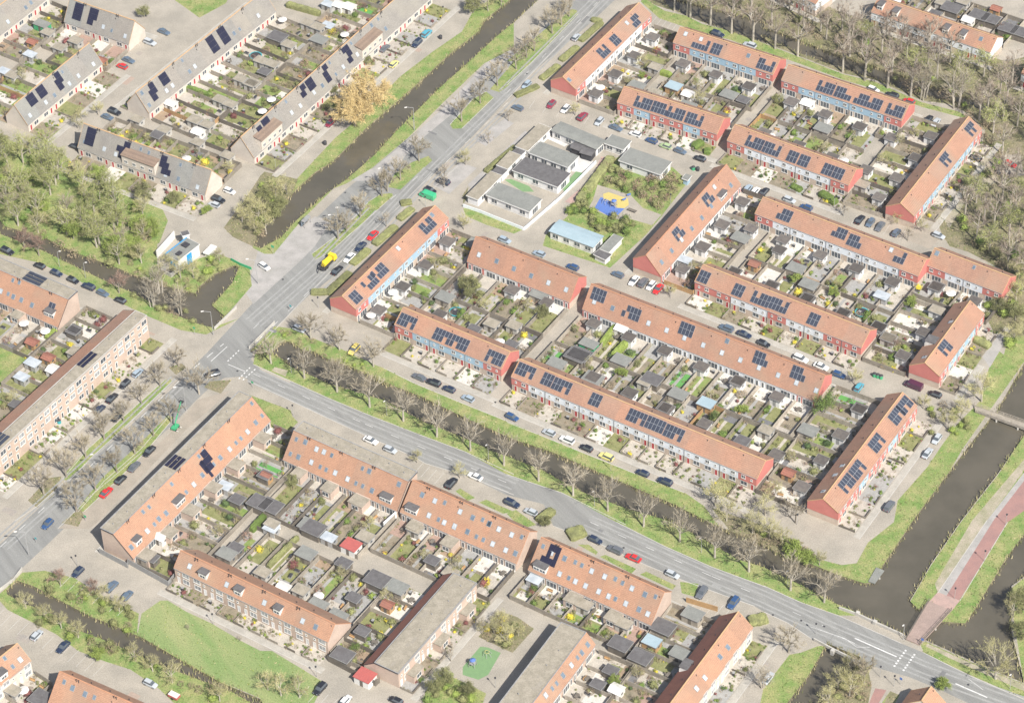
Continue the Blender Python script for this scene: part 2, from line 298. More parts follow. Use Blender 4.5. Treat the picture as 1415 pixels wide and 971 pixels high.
L('sand','c5',(560,780),(640,600),(760,480),(850,380),(900,420),(960,590),(760,700),(640,900))
L('brick_street','03',(1200,870),(1290,830),(1380,830),(1398,940),(1290,960))
L('bike','c8',(760,700),(860,560),(900,590),(800,760)); 
# centre playground green
L('grass','b2',(420,290),(490,262),(830,330),(930,420),(760,640),(660,760),(430,971),(0,830),(20,760),(160,640),(180,540),(300,440))
L('paving','b2',(350,440),(560,505),(640,590),(760,632),(700,700),(560,660),(470,660),(290,590),(320,540))
L('bluep','b2',(370,520),(420,540),(470,590),(525,590),(470,645),(420,640),(330,590))
L('yelp','b2',(385,500),(420,488),(545,530),(550,570),(520,592),(480,588),(440,545),(390,530))
L('grass','b1',(0,730),(90,740),(470,900),(400,930),(180,860),(20,790)); L('grass','b1',(160,440),(420,240),(400,270),(180,450)); L('scrub','b1',(0,620),(40,560),(30,650),(0,700))
L('grp','b1',(325,505),(380,500),(520,555),(560,600),(470,600)); L('lightpave','b1',(870,330),(900,320),(1045,365),(930,450),(860,440)); L('lightpave','b1',(640,170),(690,165),(830,225),(800,245)); L('grp','b1',(890,440),(960,455),(800,600),(780,570))
L('bike','b1',(90,190),(330,20),(400,60),(180,240)); L('bike','11',(960,60),(1110,-60),(1200,-30),(1050,110)); L('pinkbrick','b1',(800,680),(1010,500),(1090,320),(1170,345),(1050,520),(880,700))
# playground beside the flat blocks
L('grp','b6',(440,600),(620,390),(700,400),(830,455),(700,680),(600,730),(440,680)); L('scrub','b6',(600,290),(820,30),(1000,90),(1170,210),(950,455),(700,340)); L('grass','b6',(60,820),(250,670),(420,740),(680,870),(640,990),(40,990))
# lower-left
LM('lawn',('30',(740,590),(760,490),(860,420),(900,420),(1000,480),(1130,540),(1300,640),(1398,690)),('31',(100,690),(250,780),(380,860),(320,985),(0,985)),('30',(1398,945),(1200,860),(1000,750),(800,640),(690,610)))
LM('grass',('30',(60,330),(120,270),(240,260),(400,300),(560,400),(745,490),(735,600),(690,610),(800,640),(1000,750),(1200,860),(1398,955)),('31',(60,985)),('30',(950,985),(850,890),(700,790),(560,745),(420,690),(300,600),(200,550),(40,470),(-20,400)))
L('grass','00',(920,-40),(935,0),(1070,96),(1210,20),(1260,-60)); L('grass','00',(165,700),(200,735),(262,752),(335,690),(250,650))
L('grass','a6',(-200,160),(60,180),(190,270),(0,460),(-200,500))
L('grass','22',(0,890),(50,870),(160,950),(80,971)); L('grass','21',(1085,770),(1110,755),(1190,805),(1150,822)); L('grass','21',(1210,830),(1250,815),(1398,880),(1340,890)); L('grass','32',(380,120),(440,120),(490,160),(480,175)); L('grass','32',(500,185),(530,175),(695,250),(670,275)); L('grass','32',(715,280),(750,265),(910,340),(890,362)); L('grass','32',(930,320),(1030,330),(1010,400),(940,380))
# ---- water
W=WZ
LM('water',('11',(5,395),(30,310),(200,120),(330,0)),('01',(430,870),(600,700),(900,440),(1050,300),(1215,170),(1235,120),(1398,-10)),('px',(735,-40),(790,-40),(746,0)),('01',(1398,130),(1310,200),(1180,320),(1000,480),(780,700),(640,850),(500,971)),('11',(400,110),(230,260),(150,350),(40,408)),z=W)
LM('water',('10',(-120,220),(0,255),(30,290),(240,350),(400,430),(600,500),(720,550),(900,610),(1050,650),(1060,620),(1150,545),(1250,500),(1285,505),(1250,590),(1140,715),(1205,770),(1150,835),(1070,815),(900,750),(700,640),(600,600),(330,470),(230,420),(0,330),(-120,300)),z=W)
LM('water',('b4',(218,650),(270,590),(330,562),(400,580),(470,640),(560,650),(700,720),(850,770),(1000,830),(1200,930)),('21',(620,160),(900,270),(1130,380),(1398,500)),('22',(250,570),(620,730),(880,840),(1100,950)),('33',(0,130),(120,200),(250,230),(400,290),(540,335),(580,330),(640,240),(800,0)),('23',(900,800),(1150,470),(1260,330),(1398,90)),('px',(1440,460),(1440,560)),('23',(1398,480),(1260,680)),('33',(1060,0),(900,230),(785,430),(830,475),(885,430),(960,540),(1080,550),(1130,480),(1300,200),(1398,70)),('px',(1440,720),(1440,760)),('33',(1398,300),(1330,350),(1330,600),(1398,870),(1190,785),(870,640),(830,660),(740,600),(500,490),(400,450),(200,345),(0,250)),('32',(1250,210),(1000,70),(870,0)),('22',(640,870),(400,780),(180,660),(0,590)),('21',(1300,570),(1100,480),(900,400),(700,290),(500,230),(400,200),(200,110),(100,40)),('b4',(340,740),(250,700)),z=W)
LM('water',('33',(340,655),(420,690),(520,730),(460,830),(300,985),(120,985),(240,830)),z=W)
LM('water',('30',(35,370),(90,320),(180,350),(330,430),(480,510),(630,570),(760,625),(1000,765),(1200,875),(1398,955)),('31',(60,1000)),('30',(1360,985),(1260,925),(1010,830),(830,760),(560,640),(450,600),(250,485),(120,440),(40,395)),z=W)
LM('water',('02',(820,-30),(900,0),(1050,40),(1250,90),(1398,130)),('03',(0,150),(180,220),(330,280),(640,380),(1000,500),(1200,560),(1320,640),(1250,640),(1100,570),(830,520),(640,450),(560,420),(430,380),(180,290),(0,200)),('02',(1398,245),(1180,172),(960,92),(850,30)),z=W)
LAYC=[c for c,_ in LAY]
def inpoly(x,y,pl):
    c=np.zeros(x.shape,bool); n=len(pl)
    for i in range(n):
        x0,y0=pl[i];x1,y1=pl[(i+1)%n]
        if y0==y1: continue
        t=((y0>y)!=(y1>y))&(x<(x1-x0)*(y-y0)/(y1-y0)+x0); c^=t
    return c
def classify(x,y):
    x=np.atleast_1d(np.asarray(x,float));y=np.atleast_1d(np.asarray(y,float)); r=np.full(x.shape,-1)
    for k,(c,pl) in enumerate(LAY): r[inpoly(x,y,pl)]=k
    return r
def cls(x,y):
    k=classify([x],[y])[0]; return 'paving' if k<0 else LAY[k][0]
SHORE=[]
def build_ground():
    vs=[];es=[]
    def addp(pl):
        o=len(vs); vs.extend(Vector(p) for p in pl); n=len(pl); es.extend((o+i,o+(i+1)%n) for i in range(n))
    for s in (1500,420): addp([(-s,-s),(s,-s),(s,s),(-s,s)])
    for c,pl in LAY: addp(pl)
    V2,E2,F2,_,_,_=delaunay_2d_cdt(vs,es,[],0,0.01)
    V2=[tuple(v) for v in V2]
    tri=[tuple(f) for f in F2]
    cx=np.array([sum(V2[i][0] for i in f)/len(f) for f in tri]);cy=np.array([sum(V2[i][1] for i in f)/len(f) for f in tri])
    k=classify(cx,cy); cl=['paving' if i<0 else LAY[i][0] for i in k]
    far=(abs(cx)>420)|(abs(cy)>420); cl=['grass' if f_ else c for c,f_ in zip(cl,far)]
    NM=dict(paving='pavement',brick_street='brick_street',asphalt='road',bike='cycle_path',redpath='red_cycle_path',grass='grass_ground',lawn='mown_field_ground',scrub='woodland_ground',sand='bare_earth_ground',water='canal_water',bluep='blue_play_surface_ground',yelp='yellow_play_surface_ground',grp='green_play_surface_ground',pinkbrick='clinker_path')
    global TRI; TRI=(V2,tri,cl)
    for c in sorted(set(cl)):
        mb=MB(); fs=[f for f,q in zip(tri,cl) if q==c]; used=sorted({i for f in fs for i in f}); mp={i:j for j,i in enumerate(used)}
        z=WZ if c=='water' else 0.0
        FF=[]
        for f in fs:
            a,b_,d=[V2[i] for i in f[:3]]
            if (b_[0]-a[0])*(d[1]-a[1])-(b_[1]-a[1])*(d[0]-a[0])<0: f=f[::-1]
            FF.append(tuple(mp[i] for i in f))
        mb.add([(V2[i][0],V2[i][1],z) for i in used],FF,c); struct(mb.obj(NM.get(c,c)))
    # bank walls where water meets land
    em={}
    for f,c in zip(tri,cl):
        for i in range(len(f)):
            a,b_=f[i],f[(i+1)%len(f)]; em.setdefault((min(a,b_),max(a,b_)),[]).append(c=='water')
    mb=MB()
    for (a,b_),l in em.items():
        if len(l)==2 and l[0]!=l[1]:
            p,q=V2[a],V2[b_]; SHORE.append((p,q)); mb.add([(p[0],p[1],WZ-.5),(q[0],q[1],WZ-.5),(q[0],q[1],0),(p[0],p[1],0)],[(0,1,2,3)],'bank')
    struct(mb.obj('canal_bank_ground'))
build_ground()
# ---- painted markings and kerb lines
ZC=[0]
def strip(mb,pts,wd,z,m):
    ZC[0]=(ZC[0]+1)%37; z=z+ZC[0]*.00022
    for a,b_ in zip(pts[:-1],pts[1:]):
        a=np.array(a[:2]);b_=np.array(b_[:2]);d=b_-a;l=np.linalg.norm(d)
        if l<.01: continue
        d/=l;n=np.array([-d[1],d[0]])*wd/2
        mb.add([(*(a-n),z),(*(b_-n),z),(*(b_+n),z),(*(a+n),z)],[(0,1,2,3)],m)
def dashes(mb,a,b_,on,off,wd,z=.006,m='wline'):
    a=np.array(a[:2]);b_=np.array(b_[:2]);l=np.linalg.norm(b_-a);d=(b_-a)/l;t=0
    while t<l:
        strip(mb,[a+d*t,a+d*min(l,t+on)],wd,z,m); t+=on+off
mk_=MB()
for v,a,b_,on,off,wd in (('21',(0,140),(600,410),2.5,6,.12),('21',(600,410),(1398,740),2.5,6,.12),('32',(450,0),(1100,290),2.5,6,.12),('32',(1100,290),(1398,410),2.5,6,.12),('33',(0,410),(330,560),2.5,6,.12),
   ('33',(490,622),(715,722),200,1,.35),('33',(1030,865),(1200,940),200,1,.3),('33',(400,610),(490,650),200,1,.12),('33',(250,560),(440,625),200,1,.1),('33',(440,625),(500,670),200,1,.1),('33',(500,670),(570,670),200,1,.1),
   ('20',(0,1070),(480,640),2.5,5,.15),('20',(480,640),(960,180),2.5,5,.15),('20',(1040,110),(1200,-20),2.5,3,.2),('b5',(635,270),(790,130),200,1,.18),('b5',(800,300),(965,370),200,1,.18),
   ('11',(0,830),(300,560),2.5,5,.12),('11',(20,900),(330,600),2.5,5,.12),('11',(500,340),(900,0),2.5,8,.12),('02',(0,500),(500,0),2.5,8,.12),('01',(930,971),(1398,520),2.5,8,.1),
   ('33',(1100,840),(1180,900),200,1,.1)):
    dashes(mk_,V(v,*a),V(v,*b_),on,off,wd)
for a,b_ in (((740,690),(765,800)),): pass
for a,b_ in (((765,685),(700,775)),((812,707),(750,797)),):
    dashes(mk_,V('33',*a),V('33',*b_),.5,.5,.5)
for a,b_ in (((905,165),(785,280)),((1060,345),(930,460)),((1010,330),(900,440))): dashes(mk_,V('b5',*a),V('b5',*b_),.6,.6,.35)
struct(mk_.obj('road_marking_lines'))
kb=MB()
def kerb(v,*pts): strip(kb,[V(v,*p) for p in pts],.18,.012,'concrete')
for v,pts in (('11',((315,430),(450,330),(620,150),(680,110))),('11',((330,462),(400,430),(560,290),(750,120))),('20',((335,705),(470,545),(880,178))),('20',((922,182),(700,400),(500,580),(370,715))),('20',((420,880),(560,715),(760,540),(905,370))),('20',((935,375),(780,560),(620,720),(450,880))),
   ('21',((0,90),(200,180),(400,270),(640,370),(900,470),(1140,560),(1398,680))),('22',((0,680),(300,780),(640,950))),('32',((590,0),(850,130),(1100,240),(1398,350))),('33',((0,340),(200,430),(400,500),(740,650))),('21',((700,110),(860,190),(1100,290),(1398,410))),('22',((0,400),(180,470),(400,560),(600,640),(800,720),(960,780))),
   ('21',((0,190),(170,270),(380,370),(600,470),(870,590),(920,620),(1150,690),(1398,790))),('32',((250,20),(530,130),(700,210),(940,310),(1160,390),(1330,450))),('02',((0,460),(130,340),(385,75))),('02',((0,540),(130,400),(500,10))),('11',((0,960),(300,640),(500,440),(830,130),(960,0))),('01',((1055,670),(1180,530),(1250,492))),('01',((1120,690),(1290,525))),
   ('20',((80,930),(200,850),(350,715))),('20',((310,971),(480,800),(600,700),(760,560))),('33',((0,480),(130,540),(280,640))),('33',((860,700),(1100,820),(1398,950))),('33',((935,380),(1200,-10))),('33',((1055,420),(1310,0)))):
    kerb(v,*pts)
# parking-bay lines on the brick bays
for v,a,b_,n,dx,dy in (('11',(960,90),(1100,-40),6,-60,45),('a6',(470,600),(830,400),9,-40,45),('30',(20,470),(560,760),12,-45,45),('32',(1040,400),(1250,470),5,-45,55),('21',(910,620),(1060,690),4,-60,70),('c1',(240,120),(480,220),6,-40,50),('c7',(790,240),(1130,350),6,-40,60),('02',(150,540),(520,640),5,-30,45),('30',(380,290),(690,440),7,-45,45),('31',(300,880),(560,990),5,-40,45),('00',(560,420),(800,200),5,-50,-35)):
    A=V(v,*a);B=V(v,*b_);D=V(v,a[0]+dx,a[1]+dy)-A
    for i in range(n+1):
        p=A+(B-A)*i/n; strip(kb,[p,p+D/np.linalg.norm(D)*4.6],.12,.01,'concrete')
struct(kb.obj('pavement_kerb_lines'))
# ================================================================ TERRACES
FOOT=[]     # building footprints (list of 4 corner points) for garden layout
ROWS={}
WMESH={}
def win_mesh(kind):
    """window or door seen on a facade: x along wall, y outwards, z up, origin bottom centre"""
    if kind in WMESH: return WMESH[kind]
    wd,h,fr,gl,sill,mull=dict(up=(1.25,1.15,'white','glass',1,1),ups=(.6,.7,'white','glass',1,0),gnd=(2.0,1.5,'white','glass',1,1),wide=(3.1,2.2,'white','glass',0,2),door=(.95,2.15,'white','red',0,-1),doorw=(.95,2.15,'white','wallwhite',0,-1),doorg=(.95,2.15,'white','glass',0,0),tall=(2.2,1.7,'white','curtain',1,1),tallg=(2.2,1.7,'white','glass',1,1),dorm=(1.7,1.0,'white','glass',0,1),small=(.7,.7,'dark','glass',1,0))[kind]
    mb=MB(); b=.1 if kind not in('wide','doorg','tall') else .17
    for x0,x1,z0,z1 in((-wd/2,-wd/2+b,0,h),(wd/2-b,wd/2,0,h),(-wd/2+b,wd/2-b,h-b,h),(-wd/2+b,wd/2-b,0,b)): mb.box(x0,x1,0,.07,z0,z1,fr)
    for i in range(mull if mull>0 else 0):
        x=-wd/2+wd*(i+1)/(mull+1); mb.box(x-.05,x+.05,0,.065,b,h-b,fr)
    mb.box(-wd/2+b,wd/2-b,0,.03,b,h-b,gl)
    if sill: mb.box(-wd/2-.08,wd/2+.08,0,.16,-.08,-.003,'concrete')
    WMESH[kind]=mb.mesh('door' if kind.startswith('door') else 'window'); return WMESH[kind]
def sky_mesh(kind):
    key='sky'+kind
    if key in WMESH: return WMESH[key]
    wd,h={'b':(1.0,1.25),'w':(1.0,1.25),'d':(.7,1.0)}[kind]; mb=MB()
    mb.box(-wd/2-.12,wd/2+.12,-h/2-.12,h/2+.12,0,.09,'lead'); mb.box(-wd/2,wd/2,-h/2,h/2,.09,.13,{'b':'glassb','w':'glassl','d':'glassb'}[kind])
    WMESH[key]=mb.mesh('skylight'); return WMESH[key]
STY=dict(
 red =dict(prof=[(0,5.0),(4.5,7.9),(9.0,5.0)],D=9.0,roof='tile_o',wall='brick',ridge='ridge',unit=5.6),
 low =dict(prof=[(0,2.8),(4.9,8.5),(9.2,5.5)],D=9.2,roof='tile_o',wall='brick',ridge='ridgeo',unit=5.6),
 cat =dict(prof=[(0,2.5),(5.7,8.5),(9.9,8.5)],D=9.9,roof='tile_l',wall='brickpink',ridge='ridgeo',unit=5.4),
 catr=dict(prof=[(0,2.8),(6.5,9.0),(10.2,5.8)],D=10.2,roof='tile_l',wall='brickpink',ridge='ridgeo',unit=5.4),
 fcat=dict(prof=[(0,4.9),(3.4,8.3),(9.8,2.8)],D=9.8,roof='tile_l',wall='brickpink',ridge='ridgeo',unit=5.4),
 flat=dict(prof=[(0,5.4),(7.0,5.4),(10.4,2.8)],D=10.4,roof='tile_d',wall='brickpink',ridge='dark',unit=6.0),
 flr =dict(prof=[(0,2.8),(2.6,6.0),(9.7,6.0)],D=9.7,roof='tile_l',wall='brickpink',ridge='ridgeo',unit=6.0),
 gab =dict(prof=[(0,4.7),(4.2,8.3),(9.4,3.9)],D=9.4,roof='tile_l',wall='cream',ridge='ridge',unit=5.6),
 blk =dict(prof=[(0,8.2),(3.9,8.2),(8.6,6.3)],D=8.6,roof='tile_o',wall='brickpink',ridge='dark',unit=5.4),
 grey=dict(prof=[(0,2.9),(4.3,9.0),(8.7,3.2)],D=8.7,roof='tile_g',wall='cream',ridge='ridge',unit=5.6),
)
CLAD=dict(R='wallred',B='wallblue',W='wallsky',O='brick')
class Row: pass
_TB=dict(tile_o=((.365,.208,.142),(.322,.185,.128),(.31,.222,.16)),tile_l=((.385,.222,.145),(.345,.20,.132),(.335,.235,.165)),tile_g=((.255,.24,.215),(.225,.21,.19),(.29,.27,.225)))
def roofvar(m,key,j):
    if m not in _TB: return m
    q=random.Random(sum(map(ord,key))*13+j).choice((0,0,0,1,2,3))
    if not q: return m
    f=((.93,.95,.97),(1.06,1.04,1.02),(.95,1.01,1.05))[q-1]; k=m+'_variant%d'%q
    if k not in M_: M_[k]=tiles(k,*[tuple(a*b_ for a,b_ in zip(c,f)) for c in _TB[m]])
    return k
def rowb(key,sty,desc,phrase,a,b_,clad=None,he=None,front='n',facade='up',ext=(),group='rows of terraced houses',D=None,garden=None,fgard=None,rearwall=None,ang=None,L=None,roofmix=None):
    st=STY[sty]; prof=st['prof']; Dp=D or st['D']; r=Row(); r.key=key; r.phrase=phrase; r.st=st
    z0=prof[0][1]; A=V(*a,z0); B=V(*b_,z0)
    if ang is not None:
        u=np.array([math.cos(ang),math.sin(ang),0]); Lr=L or abs((B-A)@u); 
        if L and a==b_: pass
    else: u=B-A; Lr=np.linalg.norm(u); u/=Lr
    if u[0]<0 and ang is None: A,B=B,A; u=-u
    n=np.array([-u[1],u[0],0]);
    if n[1]<0: n=-n
    r.A=A*[1,1,0]; r.u=u; r.n=n; r.L=Lr; r.D=Dp; r.prof=prof
    nu=max(1,round(Lr/st['unit'])); r.nu=nu; r.uw=Lr/nu
    root=bpy.data.objects.new('terraced_house_row',None); COL.objects.link(root); root.location=r.A; root['label']=desc; root['category']='terraced houses'; root['group']=group
    root.rotation_euler=(0,0,math.atan2(u[1],u[0])); r.root=root
    hand=1 if np.cross(u[:2],n[:2])>0 else -1   # n to the left of u?
    r.hand=hand
    # local frame: x along row, y depth (away from camera), z up
    S=lambda s,d,z:(s,d*hand,z)
    r.S=S
    wallm=st['wall']; e=.0
    # wall body: closed prism of the profile
    mb=MB(); pr=[(p[0],p[1]-.14) for p in prof]; pr=[(0,0)]+pr+[(Dp,0)]; k=len(pr)
    vs=[S(0,d,z) for d,z in pr]+[S(Lr,d,z) for d,z in pr]
    mb.add(vs,[tuple(range(k)),tuple(range(k,2*k))[::-1]]+[(i,(i+1)%k,k+(i+1)%k,k+i) for i in range(k)],wallm)
    mb.obj('wall',root)
    # roof slabs
    for i in range(len(prof)-1):
        (d0,h0),(d1,h1)=prof[i],prof[i+1]; fl=abs(h1-h0)<.01
        sl=math.hypot(d1-d0,h1-h0); ud=(d1-d0)/sl; uz=(h1-h0)/sl
        ov0=.14 if (i==0 and not fl) else 0; ov1=.2 if (i==len(prof)-2 and not fl) else 0
        p0=(d0-ud*ov0,h0-uz*ov0);p1=(d1+ud*ov1,h1+uz*ov1); th=.14; nn=(-uz*th,ud*th)
        sec=[p0,p1,(p1[0]+nn[0]*0,p1[1]-th),(p0[0]+nn[0]*0,p0[1]-th)]
        x0,x1=-.12,Lr+.12
        if fl:
            fm='felt'; mb=MB(); vs=[S(x0,d,z) for d,z in sec]+[S(x1,d,z) for d,z in sec]
            mb.add(vs,[(0,1,2,3),(7,6,5,4)]+[(j,(j+1)%4,4+(j+1)%4,4+j) for j in range(4)],fm); mb.obj('flat_roof',root)
            pb=MB()   # parapet rim
            for (xa,xb,da,db) in ((x0,x1,d0-.12,d0+.12),(x0,x1,d1-.12,d1+.12),(x0,x0+.2,d0+.12,d1-.12),(x1-.2,x1,d0+.12,d1-.12)):
                q=sorted((S(0,da,0)[1],S(0,db,0)[1])); pb.box(xa,xb,q[0],q[1],h0+.002,h0+.16,'lead' if sty!='blk' else 'concrete')
            # felt patches
            for _ in range(7):
                xx=R_.uniform(.03,.93)*Lr; dd=R_.uniform(d0+.3,d1-1.6); q=sorted((S(0,dd,0)[1],S(0,dd+R_.uniform(.5,1.3),0)[1])); zz=.004+.002*_; pb.box(xx,xx+R_.uniform(.6,2.6),q[0],q[1],h0+.002,h0+.012+zz,'felt2')
            pb.obj('roof_parapet',root)
            for j in range(nu):
                if R_.random()<.7:
                    vb=MB(); xx=(j+.5)*r.uw; y=S(0,(d0+d1)/2+R_.uniform(-1,1),0)[1]; vb.tube((xx,y,h0),(xx,y,h0+.45),.13,.13,'lead',6); vb.obj('roof_vent',root)
        else:
            mb=MB(); nu2=nu
            for j in range(nu2):      # roof of each house, butted end to end
                xa=x0 if j==0 else j*r.uw; xb=x1 if j==nu2-1 else (j+1)*r.uw
                m_=roofvar(st['roof'],key,j) if i==0 or key!='L8' else 'tile_d'
                vs=[S(xa,d,z) for d,z in sec]+[S(xb,d,z) for d,z in sec]
                mb.add(vs,[(0,1,2,3),(7,6,5,4)]+[(jj,(jj+1)%4,4+(jj+1)%4,4+jj) for jj in range(4)],m_)
            mb.obj('roof',root)
    # ridge tiles
    for i in range(1,len(prof)-1):
        d,z=prof[i]; mb=MB(); q=sorted((S(0,d-.16,0)[1],S(0,d+.16,0)[1])); mb.box(-.16,Lr+.16,q[0],q[1],z-.03,z+.09,st['ridge']); mb.obj('ridge_cap',root)
    # verge boards on gables
    mb=MB()
    for x in (-.2,Lr+.13):
        for i in range(len(prof)-1):
            (d0,h0),(d1,h1)=prof[i],prof[i+1]; vs=[S(xx,d,z+o) for xx in (x,x+.07) for (d,z) in ((d0,h0),(d1,h1)) for o in (-.2,.03)]
            mb.add(vs,[(0,1,3,2),(4,6,7,5),(0,2,6,4),(1,5,7,3),(0,4,5,1),(2,3,7,6)],'dark' if sty in('cat','blk','flat') else st['ridge'])
    mb.obj('verge_board',root)
    he0=prof[0][1]
    gq=sorted((S(0,-.22,0)[1],S(0,-.12,0)[1])); mb=MB(); mb.box(-.1,Lr+.1,gq[0],gq[1],he0-.22,he0-.12,'metal'); mb.obj('gutter',root)
    # facade
    yo=S(0,-.0,0)[1]; rz=0 if hand>0 else 0
    def put(kind,s,z,out=.0,name=None,side='n'):
        me=win_mesh(kind)
        o=link('door' if kind.startswith('door') else 'window',me,root)
        if side=='n': o.location=S(s,-out,z); o.rotation_euler=(0,0,math.pi if hand>0 else 0)
        elif side=='f': o.location=S(s,Dp+out,z); o.rotation_euler=(0,0,0 if hand>0 else math.pi)
        elif side=='r': o.location=(Lr+out,S(0,s,0)[1],z); o.rotation_euler=(0,0,-math.pi/2)
        elif side=='l': o.location=(-out,S(0,s,0)[1],z); o.rotation_euler=(0,0,math.pi/2)
        return o
    r.put=put
    runs=[]; co_=0
    if clad:
        cs=clad if len(clad)==nu else ''.join(clad[min(len(clad)-1,int((i+.5)*len(clad)/nu))] for i in range(nu))
        i=0
        while i<nu:
            j=i
            while j+1<nu and cs[j+1]==cs[i]: j+=1
            runs.append((i,j,cs[i])); i=j+1
        zb=2.25 if sty!='low' else 0.2; co_=.07
        for i,j,c in runs:
            xa=i*r.uw+(.0 if i else -.07); xb=(j+1)*r.uw+(0 if j<nu-1 else .07)
            mb=MB(); q=sorted((S(0,-.07,0)[1],S(0,-.001,0)[1])); mb.box(xa+.004,xb-.004,q[0],q[1],zb,he0-.2,CLAD[c] if sty!='low' else dict(R='wallred',B='wallsky',W='wallwhite')[c])
            o=mb.obj('cladding',root)
            if c=='R': o['label']='red cladding of the end house' if (i==0 or j==nu-1) else 'red cladding of middle houses'
        for x,sx in ((0,-1),(Lr,1)):
            c=cs[0] if sx<0 else cs[-1]; mb=MB(); zc=2.2
            pp=[(0,zc)]+[(d,z-.16) for d,z in prof]+[(Dp,zc)]
            if prof[0][1]<3: pp=[(0.0,zc)]+[(d,z-.16) for d,z in prof[1:]]+[(Dp,zc)]
            vs=[S(x+sx*.002,d,z) for d,z in pp]+[S(x+sx*.08,d,z) for d,z in pp]; kk=len(pp)
            mb.add(vs,[tuple(range(kk)),tuple(range(kk,2*kk))[::-1]]+[(i,(i+1)%kk,kk+(i+1)%kk,kk+i) for i in range(kk)],CLAD[c]); mb.obj('gable_cladding',root)
    for j in range(nu):
        s0=j*r.uw; flip=j%2; f=lambda t:s0+(t if not flip else r.uw-t)
        if facade=='front':      # street front with doors
            put('up',f(3.9),3.2,co_); put('ups',f(1.4),3.3,co_); put('gnd',f(3.7),.75); put('door',f(1.2),.02)
        elif facade=='garden':   # garden front with sliding doors
            put('up',f(1.5),3.15,co_); put('ups',f(4.1),3.4,co_); put('wide',f(3.3),.05); put('doorg',f(.8),.02)
        elif facade=='lowg':
            put('wide',f(3.4),.05,.08); put('doorg',f(.9),.02,.08)
        elif facade=='lfront':
            put('tall',f(3.6),3.0); put('ups',f(1.3),3.1); put('tall',f(3.5),.6); put('doorw',f(1.1),.02)
        elif facade=='gfront':
            put('gnd',f(3.7),.7); put('door',f(1.2),.02); 
        elif facade=='blk':
            put(R_.choice(('tall','tall','tallg')),f(3.8),5.9); put('up',f(1.4),6.1); put('tall',f(3.8),3.3); put('up',f(1.4),3.4)
            if j%2: put('gnd',f(3.6),.7)
            put('doorg',f(1.2),.02)
        if j and clad and sty!='low' and j%2==0:
            mb=MB(); q=sorted((S(0,-.19,0)[1],S(0,-.08,0)[1])); mb.box(s0-.06,s0+.06,q[0],q[1],.1,he0-.3,'lead'); mb.obj('downpipe',root)
    if facade in('front','garden','lfront') and not clad: pass
    # pipes on the rear slope / ridge
    if sty in('red','low','grey','catr','fcat','gab'):
        i=len(prof)-2; (d0,h0),(d1,h1)=prof[i],prof[i+1]
        for j in range(nu):
            t=.35; d=d0+(d1-d0)*t; z=h0+(h1-h0)*t; mb=MB(); x=(j+.5)*r.uw
            mb.tube(S(x,d,z-.1),S(x,d,z+.5),.11,.11,'dark',6); mb.obj('roof_vent',root)
            if j%2==0:
                d=d0*.8; z=prof[0][1]+(h0-prof[0][1])*.8; mb=MB(); x=(j+.9)*r.uw; mb.tube(S(x,d,z-.1),S(x,d,z+.4),.1,.1,'dark',6); mb.obj('roof_vent',root)
    if sty in('cat','catr','fcat','grey') :
        d,z=prof[1]
        for j in range(0,nu,2):
            for k in (0,.7):
                mb=MB(); x=(j+1)*r.uw+k-.35; 
                if x>Lr-.5: continue
                mb.tube(S(x,d-.5,z-.5),S(x,d-.5,z+.45),.09,.09,'dark',6); mb.tube(S(x,d-.5,z+.45),S(x+.25,d-.5,z+.6),.1,.1,'dark',6); mb.obj('chimney_pipe',root)
    # single-storey extensions on near (garden) side
    for (s,wd,dp,hh) in ext:
        mb=MB(); q=sorted((S(0,-dp,0)[1],S(0,-.02,0)[1])); mb.box(s,s+wd,q[0],q[1],0,hh,wallm); o=mb.obj('extension',root)
        rb=MB(); q=sorted((S(0,-dp-.15,0)[1],S(0,-.45,0)[1])); rb.box(s-.12,s+wd+.12,q[0],q[1],hh+.003,hh+.16,'felt'); rb.obj('extension_roof',o)
        w_=link('window',win_mesh('gnd'),o); w_.location=S(s+wd/2,-dp,.8); w_.rotation_euler=(0,0,math.pi if hand>0 else 0)
    c4=[r.A+u*s+n*d for s,d in((0,0),(Lr,0),(Lr,Dp),(0,Dp))]; FOOT.append([tuple(c[:2]) for c in c4]); r.foot=FOOT[-1]
    r.garden=garden; r.fgard=fgard; ROWS[key]=r
    return r
def hit(r,q,seg=0):
    """local (s,d,z) where the view ray through pixel q meets roof segment seg"""
    (d0,h0),(d1,h1)=r.prof[seg],r.prof[seg+1]
    u,n=r.u,r.n; P0=r.A+n*d0+np.array([0,0,h0]); e=n*(d1-d0)+np.array([0,0,h1-h0]); N=np.cross(u,e)
    dr=ray(q); t=((P0-_C)@N)/(dr@N); W_=_C+dr*t; rel=W_-r.A
    return rel@u,rel@n,W_[2]
def on_roof(r,s,d,seg): (d0,h0),(d1,h1)=r.prof[seg],r.prof[seg+1]; return h0+(h1-h0)*(d-d0)/(d1-d0)
def slope_mat(r,s,d,z,seg):
    """matrix (in the row's frame) whose z is the slope normal, y up-slope, x along row"""
    (d0,h0),(d1,h1)=r.prof[seg],r.prof[seg+1]; e=Vector(r.S(0,d1-d0,h1-h0)).normalized()
    if h1<h0: e=-e
    x=Vector((1,0,0)); nz=x.cross(e)
    if nz.z<0: x=-x; nz=-nz
    m=Matrix.Identity(4)
    for i in range(3): m[i][0]=x[i];m[i][1]=e[i];m[i][2]=nz[i]
    m.translation=Vector(r.S(s,d,z))+nz*.02
    return m
